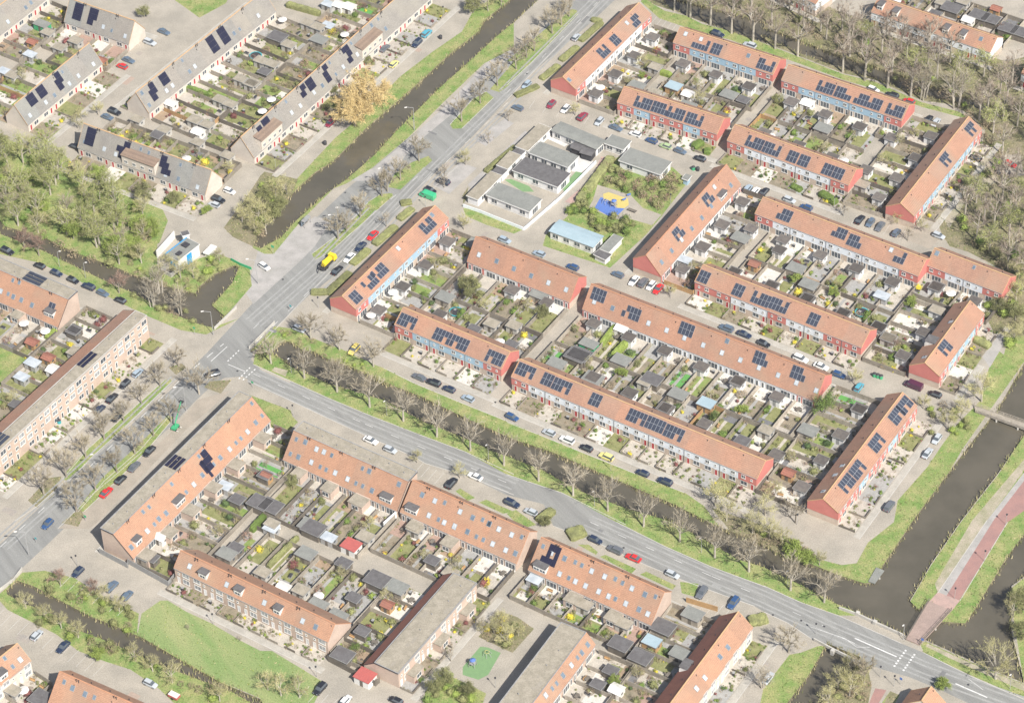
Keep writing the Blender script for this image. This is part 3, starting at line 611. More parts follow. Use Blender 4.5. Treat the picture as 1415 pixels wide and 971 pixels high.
def skylights(key,seg,v,*pts):
    r=ROWS[key]
    for p in pts:
        k=p[2] if len(p)>2 else R_.choice('bbwd')
        s,d,z=hit(r,P(v,p[0],p[1]),seg); d0,d1=r.prof[seg][0],r.prof[seg+1][0]; d=min(max(d,d0+.7),d1-.7); z=on_roof(r,s,d,seg)
        s=min(max(s,.7),r.L-.7)
        o=link('skylight',sky_mesh(k),r.root); o.matrix_local=slope_mat(r,s,d,z,seg)
def panels(key,v,x,y,*pat,kind='pv',seg=0,pw=1.12,ph=1.8):
    """solar array: anchor = its left-most upper corner in the photo (upper row first)"""
    r=ROWS[key]; s,d,z=hit(r,P(v,x,y),seg); (d0,h0),(d1,h1)=r.prof[seg],r.prof[seg+1]; sl=math.hypot(d1-d0,h1-h0)
    mb=MB(); ncol=max(len(p) for p in pat); nr=len(pat); per=sl/abs(d1-d0) if d1!=d0 else 1
    dmax=max(d0,d1)-.25; dmin=min(d0,d1)+.25; ext=nr*ph/per
    if d>dmax: d=dmax
    if d-ext<dmin: d=min(dmax,dmin+ext)
    if d-ext<dmin-.1: ph=(d-dmin)*per/nr
    s=min(max(s,.2),r.L-.2-ncol*pw)
    for i,row in enumerate(pat):
        for j,c in enumerate(row):
            if c in '0 .': continue
            x0=j*pw+.02; y1=-(i*ph)-.02; mb.box(x0,x0+pw-.04,y1-ph+.04,y1,.10,.15,'pvf' if kind=='pv' else 'pvn')
            mb.box(x0+.035,x0+pw-.075,y1-ph+.075,y1-.035,.152,.158,kind)
    o=mb.obj('solar_array',r.root); mm=slope_mat(r,s,d,on_roof(r,s,d,seg),seg)
    if (mm@Vector((1,0,0))-mm.translation).x<0:  # make x run with the row
        mm=mm@Matrix.Rotation(math.pi,4,'Z'); 
    o.matrix_local=mm
def flatpanels(key,seg,s,d,nx,ny,kind='pv',pw=1.6,ph=1.05):
    r=ROWS[key]; mb=MB(); z=r.prof[seg][1]
    for i in range(nx):
        for j in range(ny):
            q=sorted((r.S(0,d+j*(ph+.25),0)[1],r.S(0,d+j*(ph+.25)+ph,0)[1])); mb.box(s+i*pw,s+i*pw+pw-.05,q[0],q[1],z+.2,z+.27,kind)
            mb.box(s+i*pw+.3,s+i*pw+.4,q[0]+.1,q[1]-.1,z+.02,z+.2,'lead')
    mb.obj('solar_array',r.root)
def dormers(key,seg,v,*pts):
    r=ROWS[key]; (d0,h0),(d1,h1)=r.prof[seg],r.prof[seg+1]
    for p in pts:
        s,d,z=hit(r,P(v,p[0],p[1]),seg); wd=p[2]; s=min(max(s,wd/2+.2),r.L-wd/2-.2)
        up=1 if h1>h0 else -1; sl=(h1-h0)/(d1-d0)
        # front face at depth df, roof plane height there zf
        run=1.9/abs(sl); df=d-run/2*up; df=min(max(df,min(d0,d1)+.5),max(d0,d1)-.5); zf=on_roof(r,s,df,seg); db=df+run*up*.98; ztop=on_roof(r,s,db,seg)
        mb=MB(); vs=[r.S(s+sx*wd/2,dd,zz) for sx in(-1,1) for dd,zz in((df,zf-.1),(db,ztop-.1),(df,ztop))]
        mb.add(vs,[(0,1,2),(3,5,4),(0,2,5,3),(0,3,4,1),(1,4,5,2)],p[3] if len(p)>3 else 'white'); o=mb.obj('dormer',r.root)
        rb=MB(); q=sorted((r.S(0,df-.25*up,0)[1],r.S(0,db,0)[1])); rb.box(s-wd/2-.15,s+wd/2+.15,q[0],q[1],ztop+.003,ztop+.13,'feltd'); rb.obj('dormer_roof',o)
        nwin=2 if wd>2.6 else 1
        for k in range(nwin):
            w_=link('window',win_mesh('dorm'),o); ss=s+(k-(nwin-1)/2)*1.85
            w_.location=r.S(ss,df-.01*up,zf+.12); w_.rotation_euler=(0,0,(math.pi if r.hand>0 else 0)+(0 if up>0 else math.pi)); w_.scale=(1,1,1.05)
def seq(n,uw,wd,dp,h,start=.2,step=2): return [(start+i*uw*step,wd,dp,h) for i in range(n)]
# ---- right district: orange roofs, red end houses
rowb('N1','red','long terrace with red gable and white garden front beside the main road at the top','below the topmost white terrace',('a1',295,795),('a1',970,133),'RWWWWWWR',facade='garden',garden=('n',15))
rowb('N2','red','terrace with red gable and pale blue garden front beside the main road','behind the roadside blue terrace',('a2',240,838),('a2',968,125),'RBBBBBBR',facade='garden',garden=('n',13))
rowb('N3','low','terrace with a red gable facing the playground green and two square solar arrays','behind the playground-facing terrace',('c6',290,868),('c6',883,192),'RWWWWWWR',facade='lowg',garden=('n',13))
rowb('N4','red','terrace with red gable and pale blue front standing against the bare wood','behind the terrace against the bare wood',('c5',405,815),('c5',858,235),'RBBBBBBR',facade='front',garden=('f',14),fgard=('n',4))
rowb('N5','red','short terrace with red gable and one grey rear dormer near the wooden footbridge','behind the terrace near the footbridge',('d8',415,722),('d8',790,205),'RBBBR',facade='front',garden=('f',14),fgard=('n',5))
rowb('N6','red','terrace with red gable and three large solar arrays beside the wide canal','behind the terrace beside the wide canal',('a3',285,862),('a3',812,150),'RRBRRBRR',facade='front',garden=('f',15),fgard=('n',5))
rowb('S1','red','pale blue and red terrace at the top beside the canal with three roof arrays','below the uppermost pale blue terrace',('c1',415,345),('c1',1222,605),'RBBBBR',facade='garden',garden=('n',14))
rowb('S2','red','pale blue terrace with red ends and five adjoining arrays near the red car','below the blue terrace near the wood',('c2',60,240),('c2',1035,565),'RBBBBBR',facade='garden',garden=('n',14))
rowb('S3','red','short red and blue terrace whose roof is almost filled with solar panels','behind the red and blue terrace',('c3',78,243),('c3',885,500),'RBRRBR',facade='front',garden=('f',13),fgard=('n',5))
rowb('S4','red','white terrace with red end houses and flowering front gardens','behind the flower-fronted white terrace',('c4',90,200),('c4',1072,560),'RWWWWWR',facade='front',garden=('f',13),fgard=('n',6))
rowb('S5','red','long white terrace with red end houses below the row of four parked cars','below the long white terrace',('c7',70,230),('c7',1218,668),'RWWWWWWWR',facade='garden',garden=('n',14))
rowb('S6','red','short white and red terrace without solar panels at the right by the trees','below the short terrace by the trees',('c8',448,185),('c8',866,345),'RWWR',facade='garden',garden=('n',9))
rowb('S7','red','terrace alternating red and white with yellow shrubs in its front gardens','behind the alternating red-white terrace',('d4',120,228),('d5',1118,350),'RRWWRWWRR',facade='front',garden=('f',13),fgard=('n',5))
rowb('S8','low','longest low-eaved orange-roofed terrace with five arrays and white skylights','below the long low-eaved terrace',('d3',90,335),('d5',745,788),'RBBBBBBBBBBBR',facade='lowg',garden=('n',14))
rowb('S9','low','short low-eaved orange-roofed terrace with six skylights and no solar panels','below the six-skylight terrace',('d2',110,355),('d2',1085,743),'RWWRWR',facade='lowg',garden=('n',14))
rowb('S10','red','pale blue terrace with red ends and three arrays above the narrow canal','behind the blue terrace above the narrow canal',('d1',92,283),('d1',955,643),'RBBBBR',facade='front',garden=('f',14),fgard=('n',6))
rowb('S11','red','longest white terrace with red ends standing above the narrow canal','behind the longest white terrace',('d6',45,258),('d7',945,690),'RWWWWWWWWWWWR',facade='front',garden=('f',14),fgard=('n',6))
# ---- lower left district
rowb('L1','cat','long salmon-roofed terrace with gravel flat strip beside the divided road','behind the divided-road terrace',('a4',220,935),('a4',985,165),facade='lowg',garden=('n',15),ext=[(1,3.6,4,2.6),(10.5,3.6,4,2.6),(20,3.6,4.2,2.6),(30,3.4,4,2.6),(40,3.6,4,2.6),(52,3.6,4,2.6)])
rowb('L2','cat','salmon-roofed terrace with flat strip facing the canal road','below the left canal-road terrace',('21',160,600),('21',770,875),facade='lowg',garden=('n',18),ext=[(5,3.2,3.6,2.6),(15,3.4,4,2.6),(24,4.5,4,2.6)],D=9.6)
rowb('L3','catr','salmon-roofed terrace without flat strip in the middle of the canal road','below the middle canal-road terrace',('21',790,882),('32',50,222),facade='lowg',garden=('n',14),ext=[(4,3.2,3.6,2.6),(15,3.6,4,2.6)])
rowb('L4','catr','salmon-roofed terrace with black solar panels at its left end','below the terrace with black panels',('32',118,256),('32',772,550),facade='lowg',garden=('n',9),ext=[(13,3.6,4,2.6),(25,3.6,4,2.6)])
rowb('L5','fcat','salmon-roofed terrace with four dormers facing the mown field','behind the field-facing terrace',('30',935,245),('31',398,640),facade='lfront',garden=('f',16),fgard=('n',4))
rowb('L6','flat','white-fronted two-storey block with gravel flat roof beside the small playground','behind the flat-roofed block',('a5',255,762),('a5',805,130),facade='lfront',garden=('f',12),fgard=('n',4),ext=[(3,4.2,2.6,2.6),(15,4.2,2.6,2.6),(27,4.2,2.6,2.6)])
rowb('L7','flr','flat-roofed block with a narrow orange slope full of skylights at the bottom edge','below the bottom flat-roofed block',('a7',350,1319),('a7',1055,375),facade='lowg',garden=('n',11))
rowb('L8','gab','gabled house row with dark brown rear slope at the bottom edge','behind the brown-sloped row',('a8',300,1257),('a8',1035,255),facade='lfront',garden=('f',14),fgard=('n',4))
rowb('L9','blk','three-storey pinkish brick block with white windows on the left edge','behind the three-storey brick block',('a6',-80,893),('a6',820,65),facade='blk',garden=('f',14),fgard=('n',5))
rowb('L10','cat','salmon-roofed terrace with gravel strip at the left edge above the brick block','below the left-edge salmon terrace',('10',-200,600),('10',310,822),facade='lowg',garden=('n',13),ext=[(20,3.2,3.2,2.6)])
rowb('L11','gab','salmon-roofed house row cut by the lower left corner','below the corner salmon row',('30',-70,935),('30',165,745),facade='lfront',garden=('n',7))
rowb('L12','catr','salmon-roofed row rising from the bottom edge beside the parked silver car','below the bottom edge salmon row',('30',255,985),('30',760,1210),facade='lowg',garden=None)
rowb('L13','gab','small gabled brick house at the bottom edge beside the crossing','by the small gabled house',('b8',690,900),('b8',765,790),facade='lfront',D=7.5)
# ---- top left grey-roofed district
rowb('G0','grey','grey-roofed terrace in the top left corner','behind the corner grey terrace',('00',-60,235),('00',262,-15),facade='gfront',garden=('n',12))
rowb('G1','grey','short grey-roofed terrace with two solar arrays and a cream gable at the top','below the short grey terrace',('00',345,115),('00',690,235),facade='gfront',garden=('n',12))
rowb('G2','grey','short grey-roofed terrace with cream gable and three arrays near the park','behind the smallest grey terrace',('00',150,670),('00',548,340),facade='gfront',garden=('f',15),fgard=('n',7))
rowb('G3','grey','very long grey-roofed terrace with cream gable in the middle of the grey roofs','below the long middle grey terrace',('00',800,605),('00',1480,60),facade='gfront',garden=('n',18),fgard=('f',3))
rowb('G4','grey','very long grey-roofed terrace facing the upper canal','behind the canal-side grey terrace',('01',5,845),('01',960,-20),facade='gfront',garden=('f',17),fgard=('n',7))
rowb('G5','grey','grey-roofed terrace with raised front facing the green park','behind the park-side grey terrace',('00',418,790),('10',1100,110),facade='gfront',garden=('f',10),fgard=('n',7))
# ---- top right
rowb('U1','red','white-fronted orange-roofed terrace with four dormers beyond the bare wood','behind the terrace beyond the wood',('03',580,65),('03',1215,280),'WWWWWWW',facade='front',garden=('f',16))
rowb('U2','red','white house with orange roof cut by the right edge beyond the wood','by the house at the right edge',('03',1385,395),('03',1600,475),'WWW',facade='front')
rowb('U3','red','orange-roofed row end at the top edge beyond the bare wood','by the roof at the top edge',('03',40,-90),('03',280,20),'WWWW',facade='front',garden=('f',8))
r=ROWS
# solar arrays, right district
pv=panels
pv('N1','a1',760,185,'0111','1110'); pv('N1','a1',585,350,'111','111'); pv('N1','a1',470,460,'1101','1111')
pv('N2','a2',725,190,'110110','111110'); pv('N2','a2',345,555,'10111','01111'); pv('N2','a2',268,640,'10011','01111'); pv('N2','a2',172,738,'111','111')
pv('N3','c6',585,290,'1110','1011',); pv('N3','c6',362,545,'1110','1011')
pv('N4','c5',735,235,'1111','1010'); pv('N4','c5',565,440,'1111','1010')
pv('N5','d8',390,490,'1111','1011')
pv('N6','a3',680,135,'11111','11011'); pv('N6','a3',610,225,'11111','11101'); pv('N6','a3',475,410,'11111','11101'); pv('N6','a3',345,590,'11111','11101'); pv('N6','a3',275,680,'11111','10111')
pv('S1','c1',580,330,'00001','11111'); pv('S1','c1',745,348,'111','111'); pv('S1','c1',1115,480,'11001','11111')
pv('S2','c2',370,245,'10111','11111'); pv('S2','c2',515,290,'1110','11111'); pv('S2','c2',670,350,'0111','11111'); pv('S2','c2',805,395,'111','111'); pv('S2','c2',930,440,'10111','11111')
pv('S3','c3',240,190,'10111','11111'); pv('S3','c3',380,230,'11110','11111'); pv('S3','c3',505,275,'10111','11111'); pv('S3','c3',650,330,'11101','11111')
pv('S4','c4',265,160,'10111','11111'); pv('S4','c4',405,205,'11101','11111'); pv('S4','c4',600,280,'111','111'); pv('S4','c4',690,315,'111','111'); pv('S4','c4',885,385,'111','111'); pv('S4','c4',970,415,'111','111')
pv('S5','c7',250,185,'0111','1111'); pv('S5','c7',630,325,'0111','1111','0000'); pv('S5','c7',745,370,'1110','1111'); pv('S5','c7',1075,487,'001','111')
pv('S7','d4',165,130,'111','111'); pv('S7','d4',455,240,'111','111'); pv('S7','d4',610,300,'10111','11111'); pv('S7','d4',755,350,'11101','11111'); pv('S7','d4',1065,475,'111','111')
pv('S8','d3',185,145,'1111','1111'); pv('S8','d3',435,290,'01111','10111'); pv('S8','d3',900,420,'1111','1111'); pv('S8','d4',620,780,'1110','1111'); pv('S8','d5',570,490,'1110','1111')
pv('S10','d1',150,185,'11111','11101'); pv('S10','d1',435,305,'11111','11101'); pv('S10','d1',570,370,'11111','10111'); pv('S10','d1',870,485,'11111','10111')
pv('S11','d6',120,125,'11111','11101'); pv('S11','d6',345,215,'111','111'); pv('S11','d6',440,258,'11111','11101'); pv('S11','d6',770,395,'111','111'); pv('S11','d6',1105,535,'11111','11101'); pv('S11','d7',100,190,'11111','11111'); pv('S11','d7',245,255,'11111','11101')
# black arrays
pv('L1','a4',560,378,'0011','1111','1110',kind='pvn'); pv('L1','a4',610,425,'1','1','1',kind='pvn',pw=.9)
flatpanels('L1',1,27,6.1,3,3,'pvn')
pv('L4','32',220,105,'0111','0101','1111',kind='pvn')
flatpanels('L9',0,5,1.0,4,3); flatpanels('L9',0,43,1.5,4,2,'pvn')
flatpanels('L10',1,18,5.9,4,3); pv('L10','10',270,685,'11','11')
for a in ((410,5,'111','111','111'),(490,30,'111','111','110')): pv('G1','00',*a,kind='pvn')
for a in ((130,520,'111','111'),(185,480,'111','111'),(270,410,'011','111','110')): pv('G2','00',*a,kind='pvn')
for a in ((840,405,'111','111'),(775,465,'011','111','110'),(1090,200,'111','111','111'),(1150,155,'111','111','111')): pv('G3','00',*a,kind='pvn')
for a in ((265,430,'111','111'),(225,465,'011','110'),(345,360,'011','110','110'),(460,255,'111','011','110'),(25,635,'111','111'),(0,700,'011','110')): pv('G4','01',*a,kind='pvn')
for a in ((475,675,'111','111','111'),(640,745,'0011','1111','0110'),(870,830,'11','111','0111')): pv('G5','00',*a,kind='pvn')
# skylights
sk=skylights
sk('N1',0,'a1',(232,720,'b'),(752,208,'w')); sk('N2',0,'a2',(572,362,'w'),(838,98,'b')); sk('N3',0,'c6',(685,208,'w'),(808,195,'b'),(592,437,'b'),(517,517,'b'),(367,682,'b'),(292,768,'b'),(662,350,'b'),(440,600,'w'))
sk('N6',1,'a3',(310,550,'w'),(262,612,'w'),(182,722,'w')); sk('S1',0,'c1',(515,278,'w'),(640,320,'w'),(1025,455,'b')); sk('S5',0,'c7',(1030,487,'w')); sk('S9',0,'d2',(222,292,'w'),(392,352,'b'),(557,425,'b'),(722,493,'b'),(887,560,'w'),(1057,625,'w'))
sk('S8',0,'d3',(185,275,'w'),(333,328,'b'),(483,385,'w'),(625,450,'w'),(773,507,'w'),(917,570,'w'),(1070,628,'w'),(1268,588,'b'),(1222,690,'w'),(1372,748,'w')); sk('S8',0,'d5',(288,517,'w'),(443,578,'w'),(592,640,'w'),(752,703,'w'))
sk('L1',0,'a4',(880,70,'d'),(938,138,'d'),(903,177,'b'),(857,228,'w'),(820,265,'d'),(793,290,'d'),(757,325,'w'),(705,373,'b'),(612,338,'d'),(585,365,'d'),(645,435,'d'),(668,410,'d'),(605,470,'b'),(557,522,'w'),(515,565,'d'),(402,682,'b'),(362,715,'b'),(337,745,'d'),(297,782,'w'),(307,648,'d'),(273,675,'d'),(433,520,'d'),(207,873,'b'))
sk('L2',0,'21',(232,492,'d'),(280,507,'b'),(340,545,'w'),(380,560,'w'),(422,578,'d'),(587,648,'d'),(623,663,'b'),(782,733,'b'),(200,570,'d'),(243,587,'b'),(312,615,'w'),(360,640,'d'),(392,655,'d'),(440,672,'w'),(507,705,'w'),(552,728,'d'),(588,743,'d'),(637,767,'b'))
sk('L3',0,'21',(907,790,'b'),(975,822,'w'),(1028,832,'d'),(1110,880,'w'),(1178,912,'b'),(1232,923,'d'),(943,900,'w'),(995,922,'d'),(1025,938,'w'),(1080,958,'w'),(1268,945,'b')); sk('L3',0,'31',(1080,25,'w'),(1150,52,'b'),(1198,78,'d'),(1235,95,'d'),(1285,117,'w'),(1355,150,'w'),(1265,10,'b'),(1318,38,'w')); sk('L3',0,'32',(28,68,'w'),(82,80,'d'),(48,168,'b'))
sk('L4',0,'32',(197,130,'d'),(242,165,'w'),(312,195,'b'),(370,215,'d'),(405,232,'d'),(457,262,'w'),(527,292,'w'),(585,305,'d'),(623,327,'d'),(673,355,'w'),(743,388,'b'),(800,400,'d'),(285,278,'w'),(335,300,'d'),(370,318,'w'),(424,342,'w'),(495,372,'w'),(548,398,'w'),(585,412,'d'),(640,437,'w'),(711,468,'b'),(758,492,'w'))
sk('L5',0,'30',(1018,237,'w'),(1217,335,'w')); sk('L5',0,'31',(60,432,'w'),(265,530,'w'),(335,562,'b'))
sk('L7',0,'a7',(977,372,'b'),(917,455,'b'),(873,505,'d'),(810,582,'w'),(725,687,'b'),(660,768,'d'),(615,820,'d'),(548,890,'w'))
sk('L8',0,'a8',(797,440,'b'),(722,530,'b'),(577,730,'w'),(498,832,'w')); 
sk('L10',0,'10',(5,630,'w'),(45,645,'d'),(72,660,'b'),(115,677,'b'),(172,705,'b'),(70,572,'d'),(105,582,'d')); sk('L11',0,'30',(5,705,'d'),(68,775,'d'),(108,738,'w')); sk('L12',0,'30',(345,857,'d'),(390,890,'b'),(457,922,'b'),(507,940,'d'))
sk('G1',0,'00',(403,95,'d'),(555,145,'w'),(600,165,'d'),(672,195,'w')); sk('G2',0,'00',(500,345,'w'),(420,408,'w'),(372,450,'w'),(245,550,'w'),(160,620,'w'),(292,512,'b'),(333,387,'d')); sk('G3',0,'00',(925,460,'w'),(893,487,'w'),(1017,385,'b'),(1045,357,'w'),(1255,180,'b'),(1140,270,'d'),(1160,255,'d'),(972,318,'d'),(1385,85,'w'),(1285,158,'d'),(800,565,'b'),(760,500,'b'))
sk('G4',0,'01',(325,497,'w'),(370,460,'b'),(443,400,'d'),(482,360,'w'),(557,293,'w'),(597,255,'b'),(252,568,'w'),(205,605,'w'),(170,540,'d'),(403,330,'d'),(520,228,'d'),(670,190,'w'),(652,210,'w'),(710,155,'b'),(633,137,'b'),(668,102,'d'))
sk('G5',0,'00',(453,760,'d'),(560,800,'w'),(622,828,'w'),(757,800,'d'),(800,820,'d'),(890,938,'w'),(970,885,'d'),(958,960,'b')); sk('G5',0,'10',(1060,72,'w')); sk('U1',0,'03',(1167,210,'b')); sk('G0',0,'00',(42,118,'w'),(138,42,'b'),(165,15,'b'))
sk('N5',1,'d8',(508,272,'w'),(287,567,'w')); sk('S6',0,'c8',(505,122,'b'),(712,200,'d'))
dormers('N3',0,'c6',(740,270,3.4)); dormers('N5',1,'d8',(350,440,2.8)); dormers('L1',0,'a4',(470,615,3.6),(237,835,2.4)); dormers('L2',0,'21',(718,805,3.4)); dormers('L3',0,'21',(855,865,3.4)); dormers('L4',0,'32',(185,245,3.8))
dormers('L5',0,'30',(1092,290,2.6),(1282,375,2.4)); dormers('L5',0,'31',(135,470,2.2)); dormers('L10',0,'10',(272,745,3.0)); dormers('U1',0,'03',(635,28,1.8),(715,65,1.8),(985,155,1.8),(1075,185,1.8)); dormers('L11',0,'30',(20,835,2.6)); dormers('L8',1,'a8',(335,640,3.2))
def attic(key,sa,sb,seg=0):
    """raised cream front storey breaking through the near roof slope"""
    rr=ROWS[key]; (d0,h0),(d1,h1)=rr.prof[seg],rr.prof[seg+1]; mb=MB(); zt=h0+3.4; db=d0+(zt-h0)*(d1-d0)/(h1-h0)
    vs=[rr.S(s,d,z) for s in(sa,sb) for d,z in((-.02,h0-.3),(-.02,zt),(db,zt),(db-.3,h0-.3))]
    mb.add(vs,[(0,1,2,3),(7,6,5,4),(0,4,5,1),(1,5,6,2),(0,3,7,4)],'cream'); o=mb.obj('raised_front',rr.root)
    rb=MB(); q=sorted((rr.S(0,-.3,0)[1],rr.S(0,db+.6,0)[1])); vs=[rr.S(s,d,z) for s in(sa-.15,sb+.15) for d,z in((-.35,zt+.003),(db+.9,zt+.75),(db+.9,zt+.9),(-.35,zt+.16))]
    rb.add(vs,[(0,1,2,3),(7,6,5,4),(0,4,5,1),(1,5,6,2),(2,6,7,3),(0,3,7,4)],'tile_b'); rb.obj('raised_roof',o)
    nn=int((sb-sa)/2.6)
    for k in range(nn):
        w_=link('window',win_mesh('up'),o); w_.location=rr.S(sa+(k+.5)*(sb-sa)/nn,-.03,h0+.7); w_.rotation_euler=(0,0,math.pi if rr.hand>0 else 0)
attic('G5',16.5,28.5); attic('G4',4,14.5); attic('G4',57,68)
# ================================================================ LOW BUILDINGS, SHEDS
def quadb(name,desc,cat,v,pts,h,roof,wall,wins=0,over=.25,slope=0,par=False,group=None,rise=0,z0=0,door=None):
    """building from the four roof corners seen in a view (near-left, near-right, far-right, far-left)"""
    c=[V(v,x,y,h) for x,y in pts]; A=c[0]; u=c[1]-c[0]; Lx=np.linalg.norm(u); u/=Lx
    n=np.array([-u[1],u[0],0]); D=((c[3]-c[0])@n+(c[2]-c[1])@n)/2
    if D<0: n=-n; D=-D
    root=bpy.data.objects.new(name,None); COL.objects.link(root); root.location=A*[1,1,0]; root.rotation_euler=(0,0,math.atan2(u[1],u[0])); root['label']=desc; root['category']=cat
    if group: root['group']=group
    mb=MB(); mb.box(.1,Lx-.1,.1,D-.1,0,h-.1,wall); mb.obj('wall',root)
    mb=MB(); o=over
    if rise:
        ys=[-o,D*.33,D*.66,D+o]; zs=[h,h+rise,h+rise,h]
        vs=[(x,y,z) for x in(-o,Lx+o) for y,z in list(zip(ys,zs))+[(D+o,h-.12),(-o,h-.12)]]; k=6
        mb.add(vs,[tuple(range(k)),tuple(range(k,12))[::-1]]+[(i,(i+1)%k,k+(i+1)%k,k+i) for i in range(k)],roof)
    else: mb.box(-o,Lx+o,-o,D+o,h-.095,h+.08,roof)
    mb.obj('roof',root)
    if not rise:
        mb=MB()
        for x0,x1,y0,y1 in((-o,Lx+o,-o-.06,-o),(Lx+o,Lx+o+.06,-o,D+o),(-o-.06,-o,-o,D+o)): mb.box(x0,x1,y0,y1,h-.2,h+.12,'white')
        mb.obj('fascia',root)
    for k in range(wins):
        w_=link('window',win_mesh('gnd' if h>2.6 else 'small'),root); w_.location=((k+.5)*Lx/wins,.09,.8); w_.rotation_euler=(0,0,math.pi)
    if wins:
        w_=link('window',win_mesh('wide' if D>4.5 else 'up'),root); w_.location=(Lx-.09,D/2,.1 if D>4.5 else .8); w_.rotation_euler=(0,0,-math.pi/2)
    if door: 
        w_=link('door',win_mesh(door),root); w_.location=(Lx*.3,.09,.02); w_.rotation_euler=(0,0,math.pi)
    FOOT.append([tuple((A+u*s+n*d)[:2]) for s,d in((0,0),(Lx,0),(Lx,D),(0,D))])
    return root,Lx,D
GB='white low buildings of the walled yard'
quadb('storage_wing','grey-roofed narrow wing at the top of the walled yard by the street','building','b1',[(510,275),(690,100),(600,52),(432,238)],2.9,'felt','wallwhite',2,group=GB)
quadb('storage_wing','grey-roofed narrow wing in the middle of the row along the walled yard','building','b1',[(350,417),(450,315),(372,278),(282,377)],2.9,'felt','wallwhite',1,group=GB)
quadb('storage_wing','grey-roofed narrow wing at the lower left corner of the walled yard','building','b1',[(115,660),(300,475),(235,425),(42,618)],2.9,'felt','wallwhite',2,group=GB)
quadb('link_roof','small dark flat roof joining the upper and middle wings of the yard','building','b1',[(450,315),(500,270),(440,240),(395,282)],2.6,'feltd','wallwhite',0,group=GB)
quadb('link_roof','small dark flat roof joining the middle and lower wings of the yard','building','b1',[(305,470),(350,425),(290,385),(248,422)],2.6,'feltd','wallwhite',0,group=GB)
quadb('mobile_home','white chalet with rounded grey roof and two dark porch roofs','chalet','b1',[(700,115),(1050,262),(1112,178),(748,52)],3.0,'feltg','wallwhite',4,rise=.3,group=GB)
quadb('mobile_home','white chalet with plain grey roof between two others in the yard','chalet','b1',[(525,292),(825,405),(890,340),(620,187)],3.0,'feltg','wallwhite',4,group=GB)
quadb('mobile_home','white chalet with dark grey roof and pale front strip in the yard','chalet','b1',[(395,430),(745,560),(860,460),(470,325)],3.0,'feltd','wallwhite',3,group=GB)
quadb('mobile_home','white chalet with pale grey roof at the lower end of the yard','chalet','b1',[(188,625),(522,755),(635,665),(270,530)],3.0,'feltg','wallwhite',3,group=GB)
quadb('porch','dark pitched porch canopy at the left on the rounded-roof chalet','canopy','b1',[(850,250),(920,275),(935,225),(870,203)],2.4,'feltd','dark',0,rise=.5)
quadb('porch','dark pitched porch canopy at the right on the rounded-roof chalet','canopy','b1',[(925,290),(1010,315),(1020,262),(950,235)],2.4,'feltd','dark',0,rise=.5)
quadb('mobile_home','small grey-roofed white chalet behind the parked white car','chalet','b2',[(398,175),(515,215),(553,162),(432,118)],2.8,'feltg','wallwhite',2)
quadb('mobile_home','white chalet with ribbed grey roof at the top of the playground green','chalet','b2',[(490,285),(750,375),(835,300),(560,210)],2.9,'feltg','wallwhite',2)
quadb('mobile_home','long white chalet with rounded blue-grey roof below the playground','chalet','b2',[(45,735),(322,838),(380,770),(112,665)],3.0,'feltb','wallwhite',4,rise=.35)
quadb('garden_shed','grey flat-roofed shed beside the blue-roofed chalet','shed','b2',[(370,850),(420,870),(490,770),(440,755)],2.3,'feltg','wallwhite',0)
quadb('garden_shed','small dark-roofed shed at the foot of the blue-roofed chalet','shed','b2',[(330,885),(400,918),(430,885),(365,855)],2.1,'feltd','wallwhite',0)
quadb('electric_cabin','small blue and grey cabin on the paved corner by the playground','cabin','b2',[(895,400),(925,410),(940,385),(905,370)],2.2,'feltg','wallblue',0)
# pumping station by the pond
ps,Lx,D=quadb('pumping_station','white pumping station with bright blue door beside the pond','pumping station','b3',[(500,700),(905,385),(580,310),(290,590)],4.2,'feltg','white',0,over=.1)
pr,_,_=quadb('pump_tower','small round-fronted white annex with blue door beside the pumping station','building','b3',[(590,225),(720,190),(690,120),(560,150)],4.6,'feltd','white',0,over=.1)
mb=MB(); mb.box(Lx*.40,Lx*.62,-.02,.08,.1,3.9,'cyan'); mb.obj('door',ps)
mb=MB(); mb.box(-.02,.08,D*.3,D*.45,.1,3,'cyan'); mb.box(-.02,.08,D*.55,D*.7,.1,3,'cyan'); mb.obj('door',ps)
mb=MB(); mb.box(1.5,3.2,1.2,2.4,4.29,4.75,'dark'); mb.obj('roof_hatch',ps)
mb=MB(); mb.box(-.12,Lx+.12,D+.1,D+.25,3.7,4.5,'cyan'); mb.box(Lx*.48,Lx*.52,.1,D-.1,4.085,4.2,'dark'); mb.obj('blue_fascia',ps)
mb=MB(); mb.box(-3.2,-.2,.2,D-.5,.02,1.3,'concrete'); mb.box(-2.9,-.6,.6,2.2,1.303,1.7,'dark'); mb.box(-2.9,-.6,3.0,4.4,1.303,1.6,'lead'); mb.obj('inlet_deck',ps)
mb=MB(); mb.box(Lx*.6,Lx*.8,D*.4,D*.8,4.29,4.75,'dark'); mb.obj('roof_hatch',ps)
mb=MB(); mb.box(.4,1.5,-.02,.08,.2,3.2,'cyan'); mb.obj('door',pr)
def wallrun(name,desc,cat,pts,h,t,m,group=None,zb=0):
    mb=MB()
    for a,b_ in zip(pts[:-1],pts[1:]):
        a=np.array(a[:2]);b_=np.array(b_[:2]);d=b_-a;l=np.linalg.norm(d); ang=math.atan2(d[1],d[0]); T=T2(a[0],a[1],ang); mb.box(0,l,-t/2,t/2,zb,h,m,T)
    o=mb.obj(name); o['label']=desc; o['category']=cat
    if group: o['group']=group
    return o
wallrun('yard_wall','pale blue-white wall round the lower side of the chalet yard','wall',[V('b1',*p) for p in((0,720),(130,765),(480,905),(770,655),(1050,375))],1.1,.15,'wallsky')
wallrun('white_wall','long white wall beside the pumping station','wall',[V('b3',*p) for p in((100,640),(440,260))],2.6,.3,'white')
